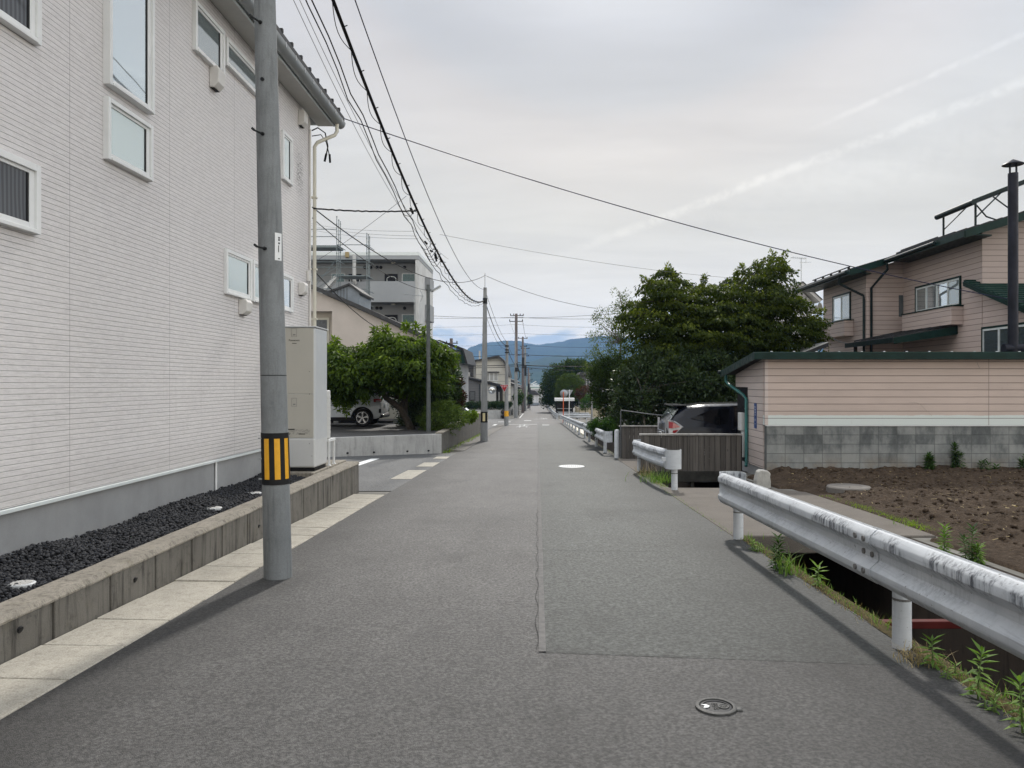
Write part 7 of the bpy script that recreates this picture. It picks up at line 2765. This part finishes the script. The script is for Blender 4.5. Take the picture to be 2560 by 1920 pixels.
MB().tube([PY(1207, 910, Yh - 1.0), PY(1198, 913, Yh - .8), PY(1195, 917, Yh - .6), PY(1195, 950, Yh - .6)], .06, 6).build('downpipe', M['gutter_dark'], g1)
Yw2 = 96.5
g2 = thing('grey_wing_house', 'single storey dark grey wing with a sloping roof behind the hedge', 'house', (-7, 98, gz(96)))
house_front(g2, 'wall', [(1154, 1016), (1202, 1016), (1202, 956), (1154, 944)], Yw2, 5, M['grey_boards'])
house_front(g2, 'white_wall', [(1202.1, 1016), (1240, 1016), (1240, 965), (1202.1, 957)], Yw2 - .02, 5, M['house_white'])
house_front(g2, 'entrance', [(1240.1, 1016), (1254, 1016), (1254, 966), (1240.1, 965)], Yw2 + 1.2, 3.5, M['wood_dark'])
MB().prism([xz(1152, 942, Yw2 - .5), xz(1256, 968, Yw2 - .5), xz(1256, 962.5, Yw2 - .5), xz(1156, 938, Yw2 - .5)], 'y', Yw2 - .5, Yw2 + 5.4).build('roof', M['roof_black'], g2)
a, b = xz(1241, 1014, Yw2 + 1), xz(1244, 974, Yw2 + 1)
MB().box(a[0], b[0], Yw2 + .2, Yw2 + .35, a[1], b[1]).build('porch_post', M['wood_dark'], g2)
a, b = xz(1246, 1010, Yw2 + 1), xz(1249, 980, Yw2 + 1)
MB().box(a[0], b[0], Yw2 + 1.1, Yw2 + 1.18, a[1], b[1]).build('door_panel', M['house_white'], g2)
pane_box(g2, 1174, 978, 1188, 1001, Yw2, M['black'], M['blind'])
a, b = xz(1160, 995, Yw2), xz(1167, 985, Yw2)
MB().box(a[0], b[0], Yw2 - .3, Yw2 - .002, a[1], b[1]).build('meter', M['black'], g2, bevel=.02)
MB().tube([PY(1199, 960, Yw2 - .1), PY(1199, 1016, Yw2 - .1)], .05, 6).build('downpipe', M['gutter_dark'], g2)
Yc = 101.0
g3 = thing('cream_gabled_house', 'cream two storey house with a bent gable roof beside the far poles', 'house', (-6, 105, gz(101)))
gp_ = [(1190, 1014), (1271, 1014), (1271, 942), (1266, 918), (1258, 903), (1246, 891), (1190, 900)]
house_front(g3, 'wall', gp_, Yc, 9, M['cream_wall'])
top = [(1176, 902), (1246, 888), (1259, 899), (1268, 915), (1274, 943)]
bot = [(1271.5, 943), (1266, 920), (1257.5, 904), (1246, 893.5), (1176, 905)]
house_front(g3, 'roof', top + bot, Yc - .6, 10, M['roof_brown'])
wn = pane_box(g3, 1214, 932, 1245, 952, Yc, M['white_frame'], M['curtain'], 3)
a, b = xz(1204, 931, Yc), xz(1248, 929, Yc)
MB().box(a[0], b[0], Yc - .4, Yc - .002, a[1], b[1]).build('window_hood', M['roof_brown'], g3)
a, b = xz(1215, 960, Yc), xz(1244, 955, Yc)
MB().box(a[0], b[0], Yc - .25, Yc - .002, a[1], b[1]).build('balcony_rail', M['alu_pale'], g3)
MB().tube([PY(1267, 920, Yc - .1), PY(1267, 1014, Yc - .1)], .05, 6).build('downpipe', M['roof_brown'], g3)
MB().box(*[q for pr_ in zip((xz(1197, 0, 115)[0], 115), (xz(1200.5, 0, 115)[0], 115.4)) for q in pr_], xz(0, 905, 115)[1], xz(0, 877, 115)[1]).build('chimney', M['house_white'], g3)
# low wall under the hedge
t = thing('corner_wall', 'low weathered wall under the dark hedge at the far crossing', 'wall', (-5.5, 90.8, gz(90)))
MB().box(-9.8, -4.0, 90.7, 90.9, -2.9, -1.62).build('wall', M['lot_wall'], t)
# street row running away, left side
for i, (Y, xr_, hgt, wall, lab) in enumerate(((114, -3.9, 5.6, 'house_white', 'narrow pale house with a balcony, first past the cream gabled house'), (132, -3.7, 6.2, 'grey_boards', 'grey house in the far row, second past the cream gabled house'),
                                              (152, -3.6, 5.4, 'cream_wall', 'cream house in the far row, third past the cream gabled house'), (174, -3.5, 5.8, 'house_white', 'last pale house of the far row before the white works'))):
    z = gz(Y)
    h = thing('row_house', lab, 'house', (xr_ - 4, Y + 5, z), 'houses in the far row')
    MB().box(xr_ - 9, xr_, Y, Y + 11, z - .2, z + hgt - 1.2).build('wall', M[wall], h)
    MB().prism([(xr_ - 9.5, z + hgt - 1.25), (xr_ + .55, z + hgt - 1.25), (xr_ + .5, z + hgt - 1.05), (xr_ - 4.5, z + hgt + .7), (xr_ - 9.5, z + hgt - 1.05)], 'y', Y - .5, Y + 11.5).build('roof', M['roof_brown'], h)
    f = MB().box(xr_ - 2.4, xr_ - .8, Y - .06, Y - .002, z + 3.1, z + 4.1).build('window', M['alu'], h)
    MB().box(xr_ - 2.3, xr_ - .9, Y - .075, Y - .061, z + 3.2, z + 4.0).build('pane', M['glass_mid'], f)
    bl = MB().box(xr_ + .001, xr_ + .6, Y + 1, Y + 4, z + 2.6, z + 2.75).build('balcony', M['wood_dark'], h)
    m = MB()
    for q in np.arange(Y + 1, Y + 4.05, .3):
        m.box(xr_ + .56, xr_ + .6, q, q + .03, z + 2.751, z + 3.6)
    m.box(xr_ + .55, xr_ + .61, Y + 1, Y + 4.05, z + 3.6, z + 3.66)
    m.build('railing', M['wood_dark'], bl)
    MB().box(xr_ + .001, xr_ + .9, Y + 5, Y + 8, z + 2.3, z + 2.42).build('awning', M['roof_brown'], h)
    MB().box(xr_ + .3, xr_ + .45, Y - 2, Y + 9, z - .1, z + .9).build('garden_wall', M['lot_wall'], h)
# white works closing the street
wk = thing('white_works', 'white factory shed with grey hipped roof closing the far end of the street', 'building', (.5, 206, -4.4))
Yk = 206.0
house_front(wk, 'wall', [(1322, 1018), (1347.5, 1018), (1347.5, 986), (1322, 986)], Yk, 14, M['white_boards'])
house_front(wk, 'roof', [(1318, 987), (1348.5, 987), (1337, 976), (1318, 974)], Yk - .6, 15, M['roof_brown'])
house_front(wk, 'rear_hall', [(1318, 1018), (1350, 1018), (1350, 972), (1318, 972)], Yk + 16, 12, M['house_white'])
house_front(wk, 'tall_hall', [(1348.6, 1018), (1378, 1018), (1378, 971), (1348.6, 971)], Yk + 4, 14, M['apart_white'])
house_front(wk, 'tank_row', [(1325, 1013), (1347, 1013), (1347, 1007), (1325, 1007)], Yk - 1.0, .9, M['dormer'])
for u in (1333, 1342):
    a, b = xz(u, 1018, Yk), xz(u + .7, 987, Yk)
    MB().box(a[0], b[0], Yk - .05, Yk - .002, a[1], b[1]).build('downpipe', M['galv'], wk)
sk = thing('hill_hall', 'white hall with slanting roof fins far off below the hills', 'building', (0, 620, -4))
Yq = 620.0
house_front(sk, 'wall', [(1322, 967), (1353, 967), (1353, 962), (1322, 961)], Yq, 20, M['white'])
house_front(sk, 'roof_fin', [(1326, 960), (1340, 952.5), (1341, 954), (1329, 961)], Yq, 6, M['white'])
house_front(sk, 'roof_fin', [(1329, 961), (1343, 957.5), (1343, 959), (1330, 962)], Yq + 8, 6, M['white'])
# right side of the far street
sl_ = thing('collection_shelter', 'white roofed collection shelter on black posts behind the crossing guardrail', 'shelter', (3.3, 96, gz(96)))
Yz = 96.0
a, b = xz(1387, 1002.5, Yz), xz(1436.5, 995.5, Yz)
MB().box(a[0], b[0], Yz, Yz + 2.2, a[1], b[1]).build('roof', M['white'], sl_)
for x in (a[0] + .15, b[0] - .3):
    for y in (Yz + .1, Yz + 2.0):
        MB().box(x, x + .12, y, y + .12, gz(Yz) - .2, a[1] - .001).build('post', M['black'], sl_)
MB().box(a[0] + .3, b[0] - .3, Yz + 1.9, Yz + 1.95, gz(Yz) + .2, a[1] - .3).build('back_panel', M['wood_dark'], sl_)
for k in range(3):
    MB().box(a[0] + .3, b[0] - .3, Yz + .15, Yz + .2, gz(Yz) + .35 + k * .4, gz(Yz) + .42 + k * .4).build('rail', M['galv'], sl_)
t = thing('panel_fence', 'beige panel fence on dark posts at the far crossing corner', 'fence', (5.4, 88.5, gz(88)))
for i in range(4):
    MB().box(4.85 + i * .75, 5.58 + i * .75, 89.5, 89.56, gz(89) + .2, -1.35).build('panel', M['beige_panel'], t)
    MB().box(4.78 + i * .75, 4.85 + i * .75, 89.45, 89.6, gz(89) - .1, -1.2).build('post', M['wood_dark'], t)
for i in range(4):
    MB().box(4.70, 4.76, 89.7 + i * 1.6, 91.2 + i * 1.6, gz(90) + .2, -1.3).build('panel', M['beige_panel'], t)
    MB().box(4.68, 4.78, 91.2 + i * 1.6, 91.3 + i * 1.6, gz(90) - .1, -1.1).build('post', M['wood_dark'], t)
t = thing('garden_post', 'pale concrete post at the corner of the beige panel fence', 'post', (5.75, 86.5, gz(86)))
MB().box(5.9, 6.05, 84.5, 84.65, gz(84) - .1, .9).box(5.87, 6.08, 84.47, 84.68, .9, .96).build('post', M['pole_grey2'], t)
dh = thing('dark_garden_house', 'dark eaved house half hidden behind the dome clipped tree', 'house', (8, 120, gz(120)))
house_front(dh, 'wall', [(1452, 1010), (1520, 1010), (1520, 936), (1452, 936)], 118, 8, M['grey_boards'])
house_front(dh, 'roof', [(1446, 938), (1530, 938), (1520, 925), (1452, 930)], 117.4, 9, M['roof_brown'])
pane_box(dh, 1466, 945, 1474, 965, 118, M['alu'], M['glass_dark'])

# ------------------------------------------------------------------ traffic mirrors and stop signs


def mirror_on_pole(label, x, y, mz, r, lean, back):
    t = thing('traffic_mirror', label, 'traffic mirror', (x, y, gz(y)), 'orange traffic mirrors')
    MB().tube([(x, y, gz(y) - .2), (x + lean, y, mz + r * .5)], .045, 12).build('pole', M['orange'], t, smooth=50)
    s = 1 if back else -1
    c = (x + lean + (.42 if not back else .05), y + s * .12, mz)
    MB().lathe([(r * 1.06, -s * .0), (r * 1.06, s * .05), (r * .99, s * .055), (r * .97, s * .03)], c, 32, axis='y', caps=False).build('rim', M['sign_back'], t, smooth=50, fix=True)
    MB().lathe([(0, s * .075), (r * .4, s * .066), (r * .75, s * .045), (r * .985, s * .02)], c, 32, axis='y').build('mirror', M['mirror'], t, smooth=True, fix=True)
    MB().lathe([(r * 1.02, s * .01), (r * .8, -s * .05), (r * .3, -s * .09), (0, -s * .09)], c, 32, axis='y').build('shell', M['sign_back'], t, smooth=50, fix=True)
    MB().bar((x + lean, y, mz), c, .04, .04).build('arm', M['orange'], t)
    return t


mirror_on_pole('orange rimmed traffic mirror facing the camera on the parking lot side', -3.95, 60.0, EYE - (975 - V0) / F * 60, .29, -.03, False)
mirror_on_pole('orange poled traffic mirror seen from behind at the crossing guardrail', 2.33, 70.0, EYE - (984 - V0) / F * 70, .35, .02, True)


def stop_sign(o, cx, y, zt, s, facing, text=True):
    """inverted triangle, s = side length; facing -1 toward the camera"""
    def tri(k, dy, nm, mat, par):
        pts = [(cx - s / 2 * k, zt - s * .29 + s * .29 * k), (cx + s / 2 * k, zt - s * .29 + s * .29 * k), (cx, zt - s * .29 - s * .577 * k)]
        return MB().prism(pts, 'y', y + dy, y + dy + .006).build(nm, mat, par)
    b = tri(1.0, 0, 'sign_plate', M['sign_back'] if facing > 0 else M['white'], o)
    if facing < 0:
        tri(.93, -.008, 'sign_face', M['red'], b)
        lettering('lettering', '止まれ', s * .23, M['white'], b, (cx, y - .012, zt - s * .20), FACE_CAM, .001)
    return b


# ------------------------------------------------------------------ poles


def pole(name, label, x, y, ztop, r0, r1, mat, lean=0, group=None):
    t = thing(name, label, 'utility pole' if name == 'utility_pole' else 'lamp post', (x, y, gz(y)), group)
    n = 8
    z0 = gz(y) - .3
    MB().tube([(x + lean * i / n, y, z0 + (ztop - z0) * i / n) for i in range(n + 1)], [r0 + (r1 - r0) * i / n for i in range(n + 1)], 16).build('pole', mat, t, smooth=50)
    return t


def band(o, x, y, z0, z1, r, mb_, my, wide=.5):
    m = MB()
    m.tube([(x, y, z0), (x, y, z1)], r + .008, 16)
    b = m.build('warning_band', mb_, o, smooth=50)
    for a in (-90, 0, 90, 180):
        m = MB()
        m.sheet([[(x + (r + .012) * math.cos(R(q)), y + (r + .012) * math.sin(R(q)), z) for q in np.linspace(a - 40 * wide, a + 40 * wide, 5)] for z in (z0 + .06, z1 - .06)])
        m.build('yellow_stripe', my, b)


P2x, P2y = -2.33, 33.4
p2 = pole('utility_pole', 'slim grey pole with one cream reflective stripe, on the road edge past the blackened wall', P2x, P2y, 5.70, .165, .075, M['pole_grey2'], .05)
band(p2, P2x + .01, P2y, EYE - (1056 - V0) / F * P2y, EYE - (1029 - V0) / F * P2y, .145, M['black'], M['pale_yellow'], .5)
MB().tube([(P2x + .05, P2y, 5.0), (P2x + .05, P2y, 5.25)], .10, 14).build('clamp', M['bolt'], p2)
MB().bar((P2x + .05, P2y - .1, 5.62), (P2x + .05, P2y - .1, 6.32), .02, .02).build('cable_mast', M['cable_grey'], p2)
p3 = pole('utility_pole', 'pale grey pole carrying the red triangular stop sign', -2.44, 60.0, 4.85, .18, .095, M['pole_grey2'], .06)
band(p3, -2.43, 60.0, EYE - (1041 - V0) / F * 60, EYE - (1027 - V0) / F * 60, .165, M['yellow'], M['yellow'], .4)
stop_sign(p3, -2.58, 59.72, EYE - (962 - V0) / F * 60, .66, -1)
MB().bar((-2.55, 59.75, .9), (-2.42, 59.95, .9), .05, .05).build('sign_arm', M['galv'], p3)
m = MB()
for z in (4.1, 4.4, 3.9):
    MB().tube([(-2.40, 60, z), (-2.40, 60, z + .09)], .17, 12).build('clamp', M['bolt'], p3)
st = thing('stop_sign', 'triangular sign on a white post, seen from behind at the crossing', 'road sign', (2.85, 70.2, gz(70)))
MB().tube([(2.86, 70.2, gz(70) - .2), (2.9, 70.2, .95)], .035, 10).build('post', M['white'], st, smooth=50)
stop_sign(st, 2.93, 70.25, EYE - (975 - V0) / F * 70, .62, 1)


def arm(o, x, y, z, x0, x1, th=.08, ins=()):
    a = MB().bar((x + x0, y, z), (x + x1, y, z), .07, th).build('crossarm', M['bolt'], o)
    for q in ins:
        MB().lathe([(.03, 0), (.065, .05), (.05, .09), (.065, .13), (.03, .2)], (x + q, y, z + th / 2), 10).build('insulator', M['bolt'], a)
    return a


p4 = pole('utility_pole', 'tallest brown topped power pole with two cross arms at the far corner', -2.73, 96.6, EYE - (784 - V0) / F * 96.6, .24, .16, M['pole_grey2'], .05)
MB().tube([(-2.69, 96.6, 3.6), (-2.68, 96.6, 10.23)], [.195, .168], 16).build('brown_sleeve', M['pole_brown'], p4, smooth=50)
arm(p4, -2.70, 96.6, EYE - (789 - V0) / F * 96.6, -.75, .95, .09, (-.7, -.3, .5, .9))
arm(p4, -2.70, 96.6, EYE - (803.5 - V0) / F * 96.6, -.85, .85, .09, (-.8, .8))
for v in (875, 888, 907):
    arm(p4, -2.70, 96.6, EYE - (v - V0) / F * 96.6, -.15, .55, .08)
MB().tube([(-2.62, 96.35, 3.0), (-2.62, 96.35, 3.5)], .22, 14).build('cable_closure', M['bolt'], p4)
MB().tube([PY(1292, 908, 96.4), PY(1297, 925, 96.4), PY(1299, 938, 96.4), PY(1297, 948, 96.4), PY(1293, 948, 96.4)], .05, 6).build('hanging_cable', M['cable'], p4)
FARP = [(1307, 127.0, 842, .25, .15, 'pole_brown', 'brown power pole with a short top arm, next beyond the tallest pole'), (1313, 140.0, 868, .22, .14, 'pole_grey2', 'grey pole close behind the second brown power pole'),
        (1321, 166.0, 920, .24, .15, 'pole_brown', 'brown pole deep down the street, nearest the white works'), (1324, 178.0, 932, .2, .13, 'pole_grey2', 'thin grey pole deep down the street')]
for (u, Y, vt, r0, r1, mt, lab) in FARP:
    x = (u - U0) / F * Y
    zt_ = EYE - (vt - V0) / F * Y
    o = pole('utility_pole', lab, x, Y, zt_, r0, r1, M[mt])
    arm(o, x, Y, zt_ - .25, -.8, .8, .1, (-.7, .7))
    arm(o, x, Y, zt_ - 1.6, -.5, .7, .1, (.6,))
    arm(o, x, Y, zt_ - 2.8, -.2, .8, .1, ())
    MB().tube([(x + .05, Y - .1, zt_ - 5.2), (x + .05, Y - .1, zt_ - 3.4)], .22, 12).build('cable_closure', M['bolt'], o)
# power pole peeping over the beige roof
o = pole('utility_pole', 'dark pole top rising behind the beige roof with drooping insulators', -9.2, 82.0, EYE - (846 - V0) / F * 82, .2, .16, M['pole_brown'])
x = (1127 - U0) / F * 82
o.location.x += 0
arm(o, -9.2, 82, EYE - (858 - V0) / F * 82, -.6, .7, .1, (-.5, .6))
# street lamp on the parking lot corner
Yl = 26.0
lx = (1071 - U0) / F * Yl
lp = thing('street_lamp', 'dark steel street lamp post with a slanting tube light at the parking lot corner', 'street lamp', (lx, Yl, LZ))
MB().tube([(lx + .01, Yl, LZ - .3), (lx, Yl, 2.4), (lx - .01, Yl, EYE - (712 - V0) / F * Yl)], [.08, .068, .06], 14).build('post', M['pole_green'], lp, smooth=50)
q0, q1 = PY(1074, 730, Yl), PY(1102, 714, Yl)
MB().bar(q0, Vector(q0).lerp(Vector(q1), .3), .03, .03).build('arm', M['galv'], lp)
lh = MB().bar(Vector(q0).lerp(Vector(q1), .25), q1, .10, .06).build('lamp_head', M['galv'], lp, bevel=.015)
MB().bar(Vector(q0).lerp(Vector(q1), .3) + Vector((.01, 0, -.04)), Vector(q0).lerp(Vector(q1), .97) + Vector((.01, 0, -.04)), .06, .03).build('tube_light', M['white'], lh)

# ------------------------------------------------------------------ overhead cables


def cable(label, p0, p1, sag, r, mat='cable', n=28, name='overhead_cable', wob=0.0, parts=None):
    p0, p1 = Vector(p0), Vector(p1)
    pts = []
    for i in range(n + 1):
        f = i / n
        q = p0.lerp(p1, f) - Vector((0, 0, sag * 4 * f * (1 - f)))
        if wob:
            q += Vector((wob * math.sin(i * 1.9), 0, wob * math.sin(i * 2.7 + 1)))
        pts.append(q)
    o = MB().tube(pts, r, 6).build(name, M[mat], smooth=60)
    tag(o, label, 'cable', 'overhead cables')
    return pts, o


B0, B1 = (-2.30, 6.9, 6.25), (P2x + .02, P2y, 5.15)
pts, o = cable('thickest black cable bundle sagging from the near pole to the slim grey pole', B0, B1, 1.28, .023, n=40)
# lashed loops of spare wire under it
m = MB()
L_ = []
for i in range(len(pts) - 1):
    for k in range(6):
        L_.append(pts[i].lerp(pts[i + 1], k / 6))
loop = []
for i, p in enumerate(L_):
    f = (i % 8) / 8
    loop.append(p + Vector((-.05 * math.sin(PI * f) - .012, 0, -.065 * math.sin(PI * f))))
m.tube(loop, .0055, 5)
c_ = m.build('lashing_loop', M['cable'], o)
for i in range(4, len(L_), 8):
    MB().tube([L_[i], L_[i] + Vector((.05, 0, .02))], .007, 5).build('hanger', M['cable'], o)
for i, f in enumerate((.29, .375, .39, .40, .41, .42, .435)):
    a = pts[int(f * 40)].lerp(pts[int(f * 40) + 1], f * 40 - int(f * 40))
    dx = random.uniform(-.16, .02)
    MB().tube([a + Vector((dx, -.06, random.uniform(-.12, .02))), a + Vector((dx + .02, .10, random.uniform(-.14, .0)))], .022, 8).build('splice_box', M['cable'], o)
    MB().tube([a, a + Vector((-.12, .05, -.16)), a + Vector((-.24, .08, -.12)), a + Vector((-.30, .1, .0))], .006, 5).build('tap_wire', M['cable'], o)
cable('second black line twisting just beside the thick bundle', (-2.56, 6.9, 6.3), (P2x - .08, P2y, 5.1), 1.30, .009, n=44, wob=.018)
cable('loose black line twisting below the thick bundle', (-2.60, 6.9, 6.25), (P2x - .08, P2y, 5.0), 1.34, .008, n=44, wob=.022)
cable('blue black single line above the thick bundle', (-2.16, 6.9, 6.5), (P2x + .03, P2y, 5.62), 1.02, .008, 'cable_navy')
cable('thin grey wire strung outermost over the white house side of the street', (-2.74, 6.9, 6.35), (-2.55, 22.0, 5.1), .62, .004, 'cable_grey')
cable('thin grey wire, twin of the outermost one over the street', (-2.78, 6.9, 6.3), (-2.62, 22.0, 5.0), .62, .004, 'cable_grey')
cable('black service line from the white house corner to the bundle', PY(783, 521, 13.9), PY(1041, 527, 14.5), .03, .014, wob=.006)
cable('thin black line from the white house corner slanting down to the slim pole', PY(781, 518, 13.9), PY(1214, 688, 33.3), .75, .011)
cable('dark line from the white house corner to the street lamp head', PY(781, 545, 13.9), PY(1068, 726, 26), .25, .008)
cable('dark line from the white house corner down to the beige building roof', PY(781, 672, 13.9), PY(1012, 826, 36.2), .5, .010)
cable('thin grey wire leaving the bundle toward the scaffold', PY(1016, 490, 13.2), PY(770, 665, 16), .05, .004, 'cable_grey')
cable('topmost faint wire fanning out from the bundle over the scaffold', PY(1035, 578, 17), PY(760, 555, 30), .1, .004, 'cable_grey')
cable('middle faint wire fanning out from the bundle over the scaffold', PY(1040, 590, 17.2), PY(760, 560, 30), .1, .004, 'cable_grey')
cable('lowest faint wire fanning out from the bundle over the scaffold', PY(1045, 597, 17.4), PY(760, 570, 30), .1, .004, 'cable_grey')
cable('long blue black line crossing the whole street from white house to pink house', PY(700, 240, 17), PY(2600, 762, 20.5), .42, .011, 'cable_navy', n=40)
cable('faint wire from the bundle across to the maple top', PY(1100, 586, 17.6), PY(1830, 695, 27), .12, .005, 'cable_grey')
cable('thin line from the slim pole sagging to the thin young tree', PY(1216, 690, 33.3), PY(1490, 771, 34), .18, .009)
cable('line crossing the street level with the slim pole, above the hills', PY(1068, 789, 60), PY(1600, 778, 66), .35, .014)
cable('black bundle from the slim pole on to the stop sign pole', (P2x + .05, P2y, 5.1), (-2.38, 60, 4.55), .55, .020)
cable('second line from the slim pole on to the stop sign pole', (P2x + .05, P2y, 5.6), (-2.38, 60, 4.75), .35, .010)
cable('third thin line from the slim pole on to the stop sign pole', (P2x - .05, P2y, 4.9), (-2.45, 60, 4.3), .6, .009)
cable('black bundle from the stop sign pole to the tallest pole', (-2.38, 60, 4.5), (-2.68, 96.6, 4.0), .5, .026)
cable('lone line from the stop sign pole to the tallest pole', (-2.38, 60, 4.75), (-2.68, 96.6, 5.1), .5, .014)
for i, (v, r, lab) in enumerate(((912, .055, 'thickest dark cable crossing the street by the tallest pole'), (916, .03, 'sagging dark cable just under the thickest crossing cable'), (886, .035, 'medium dark cable crossing the street over the cream gabled house'),
                                 (862, .016, 'faint line crossing just along the hill crest'), (833, .014, 'faint line crossing the low clouds'), (811, .014, 'faintest line crossing the sky by the tallest pole'), (793, .022, 'clear dark line crossing at the top of the tallest pole'))):
    cable(lab, PY(940, v - 4 + (i % 3) * 4, 98), PY(1290, v, 96.6), .25, r * .8)
    cable(lab + ', stretch toward the maple', PY(1290, v, 96.6), PY(1640, v - 3 + (i % 2) * 5, 98), .3 if i != 1 else .5, r)
for i, (zz, dx) in enumerate(((9.9, .75), (9.2, -.8), (9.2, .8))):
    cable(('high wire along the street from the tallest pole, ' + ('on its upper arm', 'outer end of its lower arm', 'street end of its lower arm')[i]), (-2.7 + dx, 96.6, zz + .2), (-2.44 + dx * .8, 127, 8.9), .5, .012)
cable('dark cable running on from the tallest pole to the second power pole', (-2.68, 96.6, 4.0), (-2.44, 127, 3.4), .5, .03)
